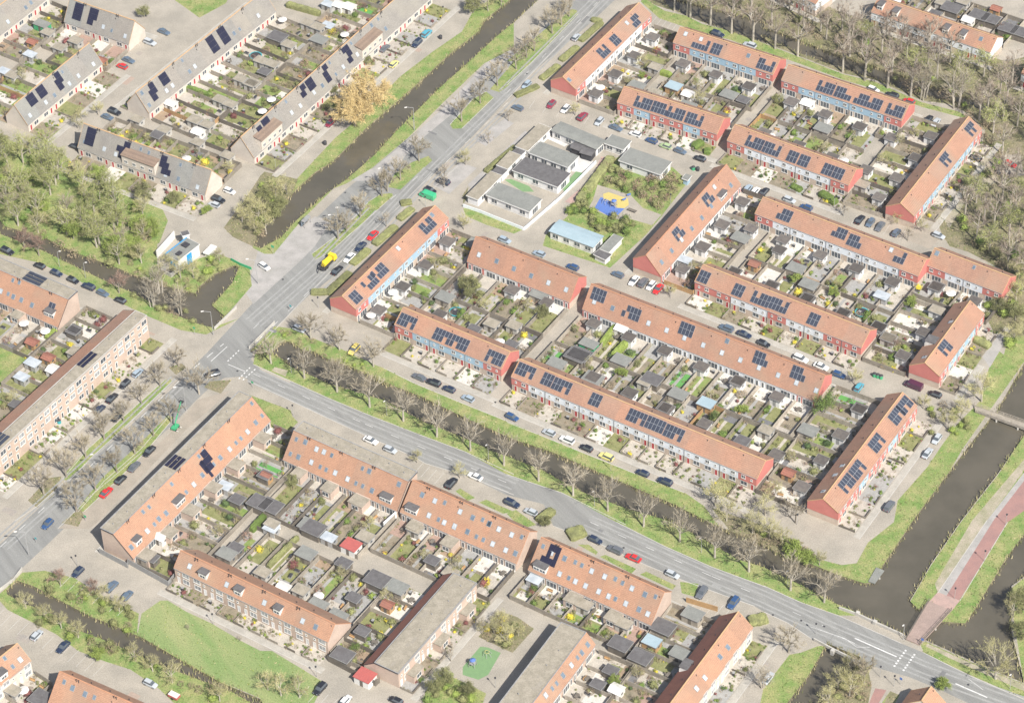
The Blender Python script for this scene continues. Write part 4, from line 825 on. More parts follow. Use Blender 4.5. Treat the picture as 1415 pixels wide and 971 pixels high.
gb=quadb('bin_store','pale heap of building bags and boxes beside the pumping station','storage boxes','b3',[(1000,540),(1080,570),(1180,420),(1090,370)],1.4,'canvas','canvas',0)
# ---- small white brick sheds of the right district
SH={}
def shed_mesh(kind):
    if kind in SH: return SH[kind]
    wd,dp,h,wall,roof=dict(w=(3.2,3.0,2.5,'wallwhite','shedroof'),g=(4.6,3.4,2.4,'wood','feltg'),k=(3.2,2.6,2.3,'woodd','feltd'),o=(2.8,2.4,2.3,'woodo','tile_d'),l=(3.4,2.6,2.4,'wallwhite','felt'),G=(3.6,2.8,2.4,'concrete','felt'),b=(4.2,3.2,2.4,'woodo','feltb'),v=(3.6,2.6,2.2,'metal','glassl'),t=(5.2,4.0,2.5,'woodd','feltd'),c=(3.2,3.0,2.4,'canvas','canvas'),r=(4.4,3.6,2.5,'white','redroof'),n=(5,3,2.4,'greenp','feltg'))[kind]
    P_=[]; mb=MB(); mb.box(-wd/2,wd/2,-dp/2,dp/2,0,h-.1,wall); P_.append(('wall',mb.mesh('wall')))
    mb=MB(); 
    if kind in 'oc': 
        vs=[(x,y,z) for x in(-wd/2-.2,wd/2+.2) for y,z in((-dp/2-.25,h-.15),(0,h+.55),(dp/2+.25,h-.15),(dp/2+.25,h-.25),(-dp/2-.25,h-.25))]; k=5
        mb.add(vs,[tuple(range(k)),tuple(range(k,10))[::-1]]+[(i,(i+1)%k,k+(i+1)%k,k+i) for i in range(k)],roof)
    else:
        mb.box(-wd/2-.22,wd/2+.22,-dp/2-.22,dp/2+.22,h-.095,h+.06,roof)
    P_.append(('roof',mb.mesh('roof')))
    if kind in 'wlGgkbt':
        mb=MB(); o=.22
        for x0,x1,y0,y1 in((-wd/2-o,wd/2+o,-dp/2-o-.05,-dp/2-o),(wd/2+o,wd/2+o+.05,-dp/2-o,dp/2+o),(-wd/2-o-.05,-wd/2-o,-dp/2-o,dp/2+o),(-wd/2-o,wd/2+o,dp/2+o,dp/2+o+.05)): mb.box(x0,x1,y0,y1,h-.14,h+.12,'lead')
        P_.append(('roof_edge',mb.mesh('roof_edge')))
    mb=MB(); mb.box(-.45,.45,-dp/2-.04,-dp/2-.005,.05,2.0,'lead' if kind in'wl' else 'woodd'); P_.append(('door',mb.mesh('door')))
    mb=MB(); mb.box(wd/2+.005,wd/2+.04,-.4,.4,1.1,1.7,'glass'); P_.append(('window',mb.mesh('window')))
    SH[kind]=P_; return P_
SDESC=dict(w='white flat-roofed brick shed',g='grey timber shed',k='dark timber shed',o='orange timber shed',l='pale shed',G='grey concrete shed',b='shed with bluish roof',v='glass-roofed garden house',t='large dark-roofed shed',c='white party tent',r='white shed with bright red roof',n='green garden house')
def nearest_row(x,y):
    best=None
    for k,r_ in ROWS.items():
        rel=np.array([x,y,0])-r_.A; s=rel@r_.u; d=rel@r_.n; ds=max(0,-s,s-r_.L); dd=max(0,-d,d-r_.D); q=math.hypot(ds,dd)
        if r_.garden: 
            if (r_.garden[0]=='n')!=(d<r_.D/2): q+=8
        else: q+=8
        if best is None or q<best[0]: best=(q,r_)
    return best[1]
SHEDS=[]
def shed(kind,wx,wy,ang,scale=1):
    r_=nearest_row(wx,wy); root=bpy.data.objects.new('garden_shed' if kind not in'cv' else dict(c='party_tent',v='garden_room')[kind],None); COL.objects.link(root); root.location=(wx,wy,0); root.rotation_euler=(0,0,ang); root.scale=(scale,scale,1)
    for nme,me in shed_mesh(kind): link(nme,me,root)
    thing(root,SDESC[kind],r_.phrase,'shed' if kind!='c' else 'tent','garden sheds' if kind!='c' else None); SHEDS.append((wx,wy)); return root
def sheds(v,*pts):
    for p in pts:
        k=p[2] if len(p)>2 else 'w'; g=V(v,p[0],p[1],2.5); shed(k,g[0],g[1],ANG_B if (len(p)<4) else p[3],R_.uniform(.95,1.08))
sheds('a1',(985,330),(820,495),(650,660),(475,835))
sheds('c1',(495,515),(760,605),(1030,700),(260,745,'G'),(525,855,'g'),(420,695,'b'),(535,755,'c'),(985,805,'k'),(800,945))
sheds('c2',(140,415),(415,515),(695,615),(955,705),(195,765),(465,865),(1275,690),(1150,870),(400,625,'g'),(270,415,'c'))
sheds('c4',(1215,435),(385,135)); sheds('c5',(290,560),(170,690)); sheds('c6',(895,315),(745,485),(600,650),(450,815),(960,515),(835,840),(465,740,'v'))
sheds('c7',(270,410),(530,520),(785,615),(1040,710),(185,735),(435,820),(690,935),(1345,745),(240,485,'w'),(965,800,'v'))
sheds('c8',(505,305),(715,385),(505,435,'l'),(430,560),(315,690),(180,530),(235,590,'G'))
sheds('d1',(455,200,'w'),(735,315,'k'),(880,270,'G'),(1060,285,'G'),(1040,440,'k'),(500,55,'g')); sheds('d2',(540,625),(870,745),(800,660,'g'))
sheds('d3',(180,450),(465,560),(760,670),(1055,800),(1350,920),(140,610,'n'),(65,700,'t'),(410,480,'c'),(175,890,'g'),(655,900,'t'))
sheds('d4',(435,145),(740,260),(1035,370),(1320,480)); sheds('d5',(120,620),(435,750),(1255,185),(1105,845),(1340,270,'G'))
sheds('d6',(445,135,'g'),(625,65,'t'),(770,260),(1095,400),(1230,300,'G'),(1400,530)); sheds('d7',(235,135),(550,90,'b'),(535,255),(835,385,'k'),(1105,500),(1200,635,'o'))
sheds('a3',(425,170),(300,340),(170,510),(40,690)); sheds('a2',(420,845),(610,660),(790,490),(960,305))
sheds('00',(255,170,'G'),(225,125,'n'),(320,250,'G'),(160,285,'v'),(20,375,'v'),(65,400,'G'),(1290,420,'G'),(1345,445,'G'),(1180,530,'G'),(1235,555,'G'),(1045,640,'G'),(1110,665,'G'),(1062,700,'c'),(735,635,'G'),(880,690,'G'),(1060,760,'G'),(1220,830,'G'),(918,548,'c'),(840,720,'k'),(405,215,'G'))
sheds('01',(400,15,'v'),(460,20,'c'),(515,30,'c'),(290,120,'G'),(345,140,'G'),(400,130,'v'),(130,195,'t'),(190,235,'G'),(40,320,'G'),(100,340,'G'),(60,380,'k'),(0,440,'G'))
sheds('a4',(730,522,'v'),(800,600,'k'),(925,620,'t'),(990,640,'t'),(955,465,'k'),(320,925,'k'),(370,805,'c'),(275,910,'g'),(740,905,'g'),(790,870,'k'))
sheds('21',(40,830,'k'),(100,940,'l'),(70,680,'o'),(300,950,'g'),(600,1010,'G'))
sheds('31',(325,30,'t'),(405,75,'v'),(525,120,'r'),(95,25,'v'),(50,265,'G'),(160,345,'c'),(255,360,'G'),(345,440,'g'),(485,215,'k'),(665,305,'t'),(540,400,'k'),(450,500,'g'),(770,345,'g'),(720,435,'o'),(585,580,'k'),(480,710,'t'),(600,820,'r'),(960,200,'k'),(870,30,'G'))
sheds('32',(150,300,'v'),(840,560,'t'),(780,635,'b'),(720,720,'t'),(610,650,'t'),(560,790,'k'),(490,865,'k'),(930,700,'g'),(590,890,'c'),(420,440,'G'),(630,540,'G'),(1000,490,'g'))
sheds('a6',(180,205,'o'),(420,265,'G'),(300,360,'c'),(180,320,'v'),(120,400,'v'),(410,145,'k'),(270,290,'o'),(90,555,'k'))
sheds('10',(170,895,'o'),(400,830,'k')); sheds('30',(70,900,'G'),(225,945,'t'))
sheds('03',(1010,40,'t'),(960,10,'G'),(1100,100,'c'),(1160,80,'t'),(1220,100,'t'),(1315,150,'t'),(1380,170,'t'),(1250,40,'o'),(920,70,'k'))
# ================================================================ PLANTS
def bush_mesh(seed,m,n=260,rx=1,ry=1,rz=1,leaf=.22,core=True,flat=.0):
    R=random.Random(seed); mb=MB()
    if core:
        k=8; vs=[]; fs=[]
        for i in range(5):
            ph=math.pi*(i+.5)/5
            for j in range(k):
                t=2*math.pi*j/k; q=R.uniform(.62,.85); vs.append((math.cos(t)*math.sin(ph)*rx*q,math.sin(t)*math.sin(ph)*ry*q,rz+math.cos(ph)*rz*q))
        for i in range(4):
            for j in range(k): fs.append((i*k+j,i*k+(j+1)%k,(i+1)*k+(j+1)%k,(i+1)*k+j))
        fs.append(tuple(range(k))); mb.add(vs,fs,m)
    for _ in range(n):
        z=R.uniform(-.9,1); t=R.uniform(0,2*math.pi); rr=math.sqrt(max(0,1-z*z)); lump=1+.22*math.sin(3*t+seed)*math.cos(4*z+seed)+R.uniform(-.25,.15)
        c=np.array([math.cos(t)*rr*rx*lump,math.sin(t)*rr*ry*lump,rz+z*rz*lump]); a=np.array([R.gauss(0,1) for _ in range(3)]);b_=np.array([R.gauss(0,1) for _ in range(3)])
        a/=np.linalg.norm(a)+1e-6;b_/=np.linalg.norm(b_)+1e-6; s=leaf*R.uniform(.6,1.4)
        mb.add([c-a*s,c+b_*s*.7,c+a*s],[(0,1,2)],m)
    return mb.mesh('foliage')
BM={}
def bushm(m):
    if m not in BM: BM[m]=[bush_mesh(sum(map(ord,m))%97+i*7,m,220 if m!='leafb' else 200,1,1,.9,.2,core=(m not in('leafb','twig','twigr','twigy'))) for i in range(3)]
    return R_.choice(BM[m])
BDESC=dict(leaf='green shrub',leafl='lime green shrub',leafd='dark evergreen shrub',leafo='olive green shrub',leafy='yellow flowering shrub',leafr='purple-red shrub',leafb='dry brown shrub',twigr='bare reddish shrub',twigy='budding shrub')
NB=[0]
PLACES=[]
def place_of(wx,wy):
    return nearest_row(wx,wy).phrase
OVER=MB(); NOBJ={}
def bush(m,wx,wy,r,h=None,place=None,desc=None,group='garden shrubs'):
    o=link('shrub',bushm(m),None,(wx,wy,-.1),R_.uniform(0,6),(r,r*R_.uniform(.8,1.2),(h or r*.9)))
    thing(o,desc or BDESC[m],place or place_of(wx,wy),'shrub',group); return o
# trees -------------------------------------------------------
def tree_meshes(seed,h,cr,th,tw='twig',bark='bark',ntw=850,leaf=None,nl=0,multi=1,spread=1.0,lr=.2,droop=0,limbs=7,twl=1.15,tww=.055,lo=.35):
    R=random.Random(seed); tb=MB(); cb=MB(); tips=[]
    def grow(p,d,L,r,lev):
        q=p+d*L; tb.tube(p,q,r,r*.62,bark,5 if lev<2 else 3,cap=False)
        if lev>=3: tips.append((p,q)); return
        nb=R.choice((3,3,4)) if lev<2 else 3
        for i in range(nb):
            t=R.uniform(.45,1.0) if i else 1.0; s=p+d*L*t
            a=np.array([R.gauss(0,1),R.gauss(0,1),R.gauss(0,.6)+.25]); a/=np.linalg.norm(a)
            nd=d*.75+a*.62*spread; nd[2]-=droop*lev*.25; nd/=np.linalg.norm(nd); grow(s,nd,L*R.uniform(.55,.75),r*.55,lev+1)
        tips.append((p+d*L*.5,q))
    for mth in range(multi):
        off=np.array([R.uniform(-.8,.8),R.uniform(-.8,.8),0])*(multi>1); top=np.array([off[0]*1.6+R.uniform(-.2,.2),off[1]*1.6+R.uniform(-.2,.2),th])
        r0=.2*h/9*(1 if multi==1 else .7); tb.tube(off+[0,0,-.2],top,r0*1.25,r0*.85,bark,7)
        for i in range(limbs):
            t=2*math.pi*(i+R.uniform(-.3,.3))/limbs; z=th*R.uniform(.75,1.0) if i else th; el=R.uniform(.55,1.25) if i else 1.45
            d=np.array([math.cos(t)*math.cos(el),math.sin(t)*math.cos(el),math.sin(el)]); s=off+(top-off)*(z/th)
            Lb=(h-th)*(.42 if i else .5)*R.uniform(.85,1.1); sc=cr/max(.4,(h-th)*.62); d[:2]*=min(1.6,sc) ; d/=np.linalg.norm(d)
            grow(s,d,Lb,r0*.5,1)
    for _ in range(ntw):
        p,q=R.choice(tips); t=R.uniform(0,1.15); c=p+(q-p)*t; d=(q-p); d=d/(np.linalg.norm(d)+1e-6)+np.array([R.gauss(0,.45),R.gauss(0,.45),R.gauss(0,.38)+.12-droop]); d/=np.linalg.norm(d); L_=twl*R.uniform(.5,1.3)
        s=np.cross(d,[R.gauss(0,1),R.gauss(0,1),R.gauss(0,1)]); s/=np.linalg.norm(s)+1e-6; e=c+d*L_; w_=tww*R.uniform(.6,1.3)
        cb.add([c-s*w_*.5,c+s*w_*.5,e],[(0,1,2)],tw)
    for _ in range(nl):
        p,q=R.choice(tips); c=p+(q-p)*R.uniform(0,1.3)+np.array([R.gauss(0,.38),R.gauss(0,.38),R.gauss(0,.3)-droop*R.uniform(0,1.5)])
        a=np.array([R.gauss(0,1) for _ in range(3)]);b_=np.array([R.gauss(0,1) for _ in range(3)]); a/=np.linalg.norm(a);b_/=np.linalg.norm(b_); s=lr*R.uniform(.5,1.3)
        if droop: b_=np.array([0,0,-1.8])
        cb.add([c-a*s,c+a*s,c+b_*s],[(0,1,2)],leaf)
    return tb.mesh('trunk'),cb.mesh('crown')
TK=dict(
 st=[tree_meshes(i,10,3.7,3.7,ntw=1300,twl=1.15,tww=.065,leaf='twigy',nl=350,lr=.09) for i in range(4)],           # street tree
 stp=[tree_meshes(20+i,10,4.8,3.2,bark='barkp',ntw=1500,tww=.065) for i in range(3)],
 bud=[tree_meshes(40+i,9,4.2,3,tw='twigy',bark='barkp',ntw=900,leaf='twigy',nl=1500,lr=.13) for i in range(2)],
 sm=[tree_meshes(60+i,5.5,1.9,2.2,ntw=380,twl=.7) for i in range(2)],
 cn=[tree_meshes(220+i,12.3,3.3,4.3,ntw=1150,twl=1.15,tww=.06,bark='barkp',limbs=8) for i in range(4)],
 wd=[tree_meshes(80+i,15,4.2,7.2,tw='twigd',bark='barkp',ntw=1050,twl=1.3,tww=.075,limbs=7) for i in range(4)],       # tall bare wood
 pk=[tree_meshes(100+i,12,4.8,4.2,tw='twigy',bark='barkp',ntw=500,leaf='leafp',nl=1900,lr=.19,limbs=8) for i in range(4)],
 mul=[tree_meshes(120+i,11,3.6,4,bark='barkp',ntw=1000,multi=4,limbs=4) for i in range(2)],
 red=[tree_meshes(140+i,8,2.8,2.5,tw='twigr',ntw=1100,leaf='twigr',nl=500,lr=.1) for i in range(2)],
 gr=[tree_meshes(160+i,7,3.6,1.6,tw='twigy',ntw=300,leaf='leafl',nl=5200,lr=.24) for i in range(2)],
 dg=[tree_meshes(170+i,7.5,3.3,1.8,tw='twigy',ntw=300,leaf='leafo',nl=3600,lr=.2) for i in range(2)],
 wil=[tree_meshes(180,13,7.2,3.0,tw='leafw',ntw=4200,leaf='leafw',nl=9000,lr=.15,droop=.35,limbs=9,spread=1.2,twl=1.5)],
 big=[tree_meshes(190,13,6.0,3.6,tw='twigy',bark='barkp',ntw=2600,leaf='twigy',nl=900,lr=.12,limbs=9)],
 ev=[tree_meshes(200,9,2.4,1.2,tw='leafd',ntw=500,leaf='leaf',nl=3200,lr=.2,limbs=8)],
)
TDESC=dict(cn='tall bare canal tree',st='bare street tree',stp='bare pale-trunked tree',bud='budding yellowish tree',sm='small bare tree',wd='tall bare woodland tree',pk='light green spring tree',mul='bare many-stemmed tree',red='reddish bare tree',gr='lime green leafy tree',dg='green leafy tree',wil='golden weeping willow',big='broad budding tree',ev='tall evergreen tree')
def tree(k,wx,wy,place,sc=1.0,group='trees',name='tree'):
    root=bpy.data.objects.new(name,None); COL.objects.link(root); root.location=(wx,wy,0); root.rotation_euler=(0,0,R_.uniform(0,6.28)); s=sc*R_.uniform(.92,1.08); root.scale=(s,s,s)
    t,c=R_.choice(TK[k]); link('trunk',t,root); link('crown',c,root)
    thing(root,TDESC[k],place,'tree' if name=='tree' else 'garden tree',group); return root
def trees(k,place,v,*pts,sc=1.0):
    for p in pts:
        g=V(v,p[0],p[1]); tree(k,g[0],g[1],place,p[2] if len(p)>2 else sc)
trees('st','on the median of the upper main road','01',(1310,460),(1218,555),(1118,652),(890,865),(790,965)); trees('st','on the median of the upper main road','11',(690,120),(575,235),(500,305,.8),(455,350),(720,95,.8))
trees('st','on the uppermost median near the top edge','02',(52,372),(108,310,.8),(150,275),(245,180),(295,135),(335,90))
trees('sm','in the parking bays beside the upper main road','01',(1370,650),(1260,770),(1025,960)); trees('bud','in the parking bays beside the upper main road','01',(1140,885,.65)); trees('sm','in the parking bays beside the upper main road','11',(1025,75),(715,285))
trees('st','on the left verge of the divided lower road','20',(860,205),(760,300,.85),(665,395,.75),(560,490),(462,590),(358,695,1.15),(235,785,1.1))
trees('st','on the right verge of the divided lower road','20',(920,400),(825,475,.9),(725,570,.9),(628,668),(515,765),(412,880,1.1))
trees('stp','beside the junction','20',(960,100,.85),(1070,250,1.05)); 
trees('cn','on the near bank of the narrow canal','b4',(210,740,.9),(490,865,.95),(765,971,.95))
trees('stp','on the street bank above the narrow canal','b4',(545,535),(785,625),(1070,765)); 
trees('cn','on the near bank of the narrow canal','21',(450,238),(625,320),(805,395),(985,478),(1165,553),(1345,632)); trees('cn','on the near bank of the narrow canal','22',(172,715),(357,795),(543,875),(735,960)); trees('cn','on the near bank of the narrow canal','32',(930,105),(1117,190),(1300,265)); trees('cn','on the near bank of the narrow canal','33',(145,365),(325,430))
trees('big','beside the right-hand canal below the road','33',(1245,840)); trees('st','by the road bridge','33',(135,700),(540,870)); trees('gr','at the crossing by the bottom edge','33',(960,890,.55))
trees('bud','beside the canal road','21',(880,618,.5),(1110,700,.6)); trees('dg','beside the canal road','22',(210,960,.5))
trees('red','on the lower left canal bank','30',(325,340,.75),(510,380,.7)); trees('bud','on the lower left canal bank','30',(140,460,.7),(925,860,.8),(730,745,.7),(820,800,.7),(1180,960,.8),(420,620,.7),(330,570,.7),(240,520,.6)); trees('gr','on the lower left canal bank','30',(520,738,.6)); trees('sm','standing on the mown field','30',(1010,580,.4),(1290,640,.4))
trees('bud','on the lower left canal bank','30',(640,480,.7),(560,430,.7)); trees('bud','at the bottom of the mown field','31',(150,930,.9),(250,940,.9),(80,900,.8))
trees('pk','beside the park canal','10',(45,185),(205,240),(360,330),(520,395),(635,285),(300,60),(450,120),(120,100),(580,120)); trees('red','beside the parked cars and the park canal','10',(130,395),(210,440),(640,640,.9)); trees('mul','beside the pond','10',(820,710),(975,750,.9),(860,640,.9)); trees('gr','on the corner by the grey terrace','10',(1110,218,.55)); trees('dg','by the front of the park-side grey terrace','10',(935,160,.6))
trees('gr','at the park edge by the pumping station','10',(760,320,.95),(620,430,.95),(820,330,.8),(700,420,.8)); trees('bud','by the pond and pumping station','10',(970,560,.8),(1040,560,.8),(1180,470,.6),(760,480,.9),(900,520,.7))
trees('wil','on the upper canal bank','01',(545,675,1.12),(620,605,1.25)); trees('dg','on the triangular corner by the upper canal','11',(110,250,.9),(60,150,.8),(150,200,.8)); trees('bud','on the triangular corner by the upper canal','11',(30,260,.9),(180,110,.8),(70,320,.8),(120,130,.9)); trees('bud','on the triangular corner by the upper canal','10',(1300,260,.8),(1350,200,.8),(1370,320,.8))
trees('dg','at the top by the upper canal','01',(1180,70,.9)); trees('bud','at the top by the upper canal','01',(1260,60,.8),(1330,30,.8))
trees('wd','along the wood canal','02',(1093,135),(1207,180),(1322,222),(970,85),(985,95),(900,60,.8)); trees('wd','along the wood canal','03',(62,262),(183,302),(425,388),(543,432),(665,472),(788,517)); trees('mul','along the wood canal','03',(850,528,1.3),(1033,577,1.3)); trees('wd','along the wood canal','03',(1200,615))
trees('ev','at the end of the long low-eaved terrace','d5',(820,905)); trees('dg','in the garden below the six-skylight terrace','d2',(150,720,1.0),(120,640,.8),(830,900,.6)); trees('bud','at the end of the longest white terrace','22',(1120,850),(1180,930,.9)); trees('bud','at the end of the longest white terrace','23',(60,800,.7),(10,900,.9))
trees('bud','by the crossroads near the short terrace','23',(490,200,.75)); trees('bud','beside the wide canal near the footbridge','23',(1170,290,1.15),(990,440,.9),(1060,380,.9),(860,330,.6)); trees('gr','at the lower corner by the wide canal','33',(160,180,.8),(230,215,.7)); trees('bud','at the lower corner by the wide canal','33',(30,90,.9),(100,120,.8),(-60,60,.9),(300,230,.6))
trees('bud','on the island bank beyond the red bridge','33',(1340,500,.9)); trees('dg','on the right edge beyond the water','33',(1395,470,1.1),(1380,620,.8)); trees('bud','by the canal below the road bridge','33',(470,800,.8),(530,850,.7),(400,900,.9),(460,930,.9),(350,985,.8))
trees('bud','in the planted bed by the playground','b6',(760,260,.6),(900,380,.8),(840,180,.6),(1010,280,.6),(640,260,.5)); trees('sm','along the playground paving','b6',(640,240),(320,540)); trees('dg','below the playground','b6',(250,800,.8),(500,900,.7),(150,880,.7))
trees('bud','at the corner by the three green bins','12',(880,660,.55)); trees('bud','by the red car outside the top terrace','02',(370,620,.55)); trees('bud','beside the low-eaved terrace street','11',(1130,300,.75)); trees('sm','by the four parked cars','13',(430,225),(775,360)); trees('bud','by the four parked cars','13',(720,270,.5),(850,310,.6)); trees('dg','in gardens by the canal terrace','01',(620,350,.45),(440,510,.5),(390,590,.4))
trees('sm','by the canal street lamp at the corner','23',(170,940,1.3),(130,880)); trees('mul','by the bottom right gabled row','a8',(1130,820,.7)); trees('dg','by the roundabout street at the top','00',(775,95,.6)); trees('bud','near the park-side grey terrace','00',(530,620,.6),(420,690,.7),(440,640,.5))
# woods: individual trees scattered through the wooded ground, away from roofs and water
def wood(k,place,pl,n,mind,sc=(.8,1.1)):
    P_=[];xs=[p[0] for p in pl];ys=[p[1] for p in pl];tries=0
    while len(P_)<n and tries<n*60:
        tries+=1; x=R_.uniform(min(xs),max(xs));y=R_.uniform(min(ys),max(ys))
        if not inpoly(np.array([x]),np.array([y]),pl)[0]: continue
        if any((x-a)**2+(y-b_)**2<mind**2 for a,b_ in P_): continue
        if not inframe((x,y,6),25): continue
        if cls(x,y) not in('scrub','grass'): continue
        if any(inpoly(np.array([x]),np.array([y]),f)[0] for f in FOOT): continue
        P_.append((x,y)); tree(k if isinstance(k,str) else R_.choice(k),x,y,place,R_.uniform(*sc))
WOODP=poly('px',(900,-40),(960,15),(1060,40),(1140,66),(1210,105),(1300,145),(1345,160),(1372,215),(1330,290),(1335,330),(1400,380),(1470,440),(1470,130),(1370,105),(1200,40),(1100,0),(1000,-50))
wood(('wd','wd','wd','pk'),'in the bare wood at the top right',WOODP,66,4.6,(.7,1.0))
wood(('pk','pk','pk','stp','gr','bud','dg'),'in the green park at the left',poly('px',(-60,185),(90,215),(110,235),(150,255),(200,270),(215,310),(200,350),(150,395),(100,365),(40,325),(-60,290)),44,4.4,(.75,1.0))
wood(('bud','dg'),'along the right edge by the path',poly('px',(1340,350),(1420,360),(1420,470),(1390,490),(1350,430)),9,4,(.6,.9))
TQ={}
def thicket(place,v,pts,n,kinds,r=(.7,1.5),group='thicket shrubs'):
    TMB=MB(); pl=poly(v,*pts); xs=[p[0] for p in pl];ys=[p[1] for p in pl];c=0;t=0
    while c<n and t<n*50:
        t+=1;x=R_.uniform(min(xs),max(xs));y=R_.uniform(min(ys),max(ys))
        if inpoly(np.array([x]),np.array([y]),pl)[0] and not any(inpoly(np.array([x]),np.array([y]),f)[0] for f in FOOT):
            rr=R_.uniform(*r); m=R_.choice(kinds); c+=1
            if m not in TQ: q=bush_mesh(17,m,170,1,1,.9,.2,core=m not in('leafb','twigr')); TQ[m]=([tuple(v.co) for v in q.vertices],[tuple(p.vertices) for p in q.polygons])
            vs,fs=TQ[m]; a=R_.uniform(0,6.3); cc,ss=math.cos(a)*rr,math.sin(a)*rr; h=rr*R_.uniform(.7,1.2); TMB.add([(x+v[0]*cc-v[1]*ss,y+v[0]*ss+v[1]*cc,v[2]*h-.1) for v in vs],fs,m)
    if c: o=TMB.obj('thicket_shrubbery'); o['kind']='stuff'; o['label']='dense low shrubs growing '+place; o['category']='shrubs'
thicket('in the playground thicket','b2',((430,290),(560,330),(800,400),(900,420),(760,610),(620,560),(580,500),(400,450),(340,430)),66,('leafo','leafb','leafo','leaf','leafb','twigr'),(.9,1.5))
thicket('in the strip beside the playground','b2',((200,560),(340,430),(330,470),(290,590),(480,670),(600,690),(560,760),(380,740),(160,640)),44,('leafo','leaf','leafl','leafo'),(.9,1.5))
thicket('on the wood floor at the top right','px',((1060,10),(1180,50),(1290,110),(1380,160),(1395,300),(1330,330),(1290,160),(1180,90)),50,('leafo','leaf','leafb','leafb','leafl'),(.8,1.8))
thicket('under the park trees','px',((0,200),(100,235),(200,280),(225,330),(200,370),(130,380),(40,320),(0,300)),40,('leafo','leaf','leafl','leafb'),(.8,1.8))
thicket('on the lower left canal bank','30',((100,300),(400,330),(740,500),(700,600),(560,540),(330,410),(180,330)),16,('leafo','leafl','leafo','leafb'),(.7,1.4))
thicket('on the far bank of the lower left canal','30',((120,470),(480,600),(850,780),(1200,930),(1150,971),(800,840),(430,670),(150,520)),18,('leafb','leafo','leafb','leafl'),(.7,1.4))
thicket('around the triangular corner by the upper canal','11',((-20,230),(60,40),(200,60),(180,160),(60,330),(10,380)),18,('leafo','leafl','leafb'),(.9,1.7)); thicket('beside the pond bank','10',((700,480),(880,540),(960,700),(1040,800),(860,760),(720,700)),16,('leafo','leafb','leafl'),(.7,1.3)); thicket('right of the pumping station','10',((920,480),(1060,480),(1180,460),(1220,500),(1120,560),(1040,640),(960,600)),16,('leafo','leafb','leafl'),(.7,1.4))
thicket('along the right edge by the path','px',((1340,330),(1415,360),(1415,450),(1395,480),(1360,420)),22,('leafl','leaf','leafo','leafb'),(.9,1.8)); thicket('by the playground flats','b6',((80,800),(280,690),(420,760),(600,900),(560,971),(60,971)),14,('leafl','leaf','leafo'),(.8,1.5)); thicket('in the planted bed by the playground','b6',((640,260),(820,60),(1130,220),(940,430),(720,330)),12,('leafo','leafy','leaf','leafb'),(.7,1.2))
thicket('at the corner where the canals meet','33',((-60,20),(60,60),(200,120),(260,190),(180,200),(60,150),(-80,100)),14,('leafo','leafl','leafb'),(.8,1.4)); thicket('on the bank below the road bridge','33',((450,760),(560,800),(560,950),(330,960),(420,840)),14,('leafo','leafb'),(.8,1.4))
thicket('by the wide canal near the footbridge','23',((900,300),(1150,300),(1130,420),(960,520),(880,460)),14,('leafo','leafb','leafl'),(.6,1.2)); thicket('on the near bank below the junction','b4',((30,620),(120,560),(160,680),(120,740)),6,('leafo','leafb'),(.6,1.1)); thicket('on the street bank above the narrow canal','b4',((240,450),(560,560),(1000,760),(1300,900),(1250,930),(800,750),(420,600)),16,('leafo','leafb','leafl'),(.4,.9))
# hedges ------------------------------------------------------
def hedge(v,a,b_,wd,h,m,desc,place):
    A=V(v,*a);B=V(v,*b_);l=np.linalg.norm(B-A);d=(B-A)/l; R=random.Random(int(abs(A[0]*7+A[1])));mb=MB(); ang=math.atan2(d[1],d[0])
    n=max(2,int(l/.7)); vs=[];fs=[]; prof_=[(-.5,0),(-.52,.7),(-.4,1),(0,1.04),(.4,1),(.52,.7),(.5,0)]
    for i in range(n+1):
        e=.8 if i in(0,n) else 1
        for (p,q) in prof_: vs.append((i*l/n,p*wd*e*R.uniform(.9,1.1),q*h*e*R.uniform(.93,1.07)))
    k=len(prof_)
    for i in range(n):
        for j in range(k-1): fs.append((i*k+j,(i+1)*k+j,(i+1)*k+j+1,i*k+j+1))
    fs+=[tuple(range(k)),tuple(range(n*k,(n+1)*k))[::-1]]; mb.add(vs,fs,m)
    for _ in range(int(l*(wd+h)*7)):
        j=R.random(); x=R.uniform(0,l); y,z=((R.uniform(-.5,.5)*wd,h*R.uniform(.97,1.1)) if j<wd/(wd+h) else (-.52*wd,R.uniform(0,h)))
        a_=np.array([R.gauss(0,1) for _ in range(3)]);b2=np.array([R.gauss(0,1) for _ in range(3)]);a_/=np.linalg.norm(a_);b2/=np.linalg.norm(b2);c=np.array([x,y,z]);s=.16
        mb.add([c-a_*s,c+a_*s,c+b2*s],[(0,1,2)],m)
    o=mb.obj('hedge',None,(A[0],A[1],0)); o.rotation_euler=(0,0,ang); thing(o,desc,place,'hedge','hedges'); return o
H='clipped olive hedge'; pl_='before the roadside blue terrace'
for a,b_ in (((310,640),(400,640)),((395,650),(520,535)),((530,490),(620,410)),((650,385),(765,285)),((780,250),(855,190)),((790,165),(850,155))): hedge('11',a,b_,2.4,.9,'leafo',H,pl_)
pl_='before the topmost white terrace'
for a,b_ in (((45,520),(170,465)),((185,430),(280,355)),((290,330),(380,255)),((395,225),(510,125)),((455,108),(510,120))): hedge('02',a,b_,2.2,.9,'leafo',H,pl_)
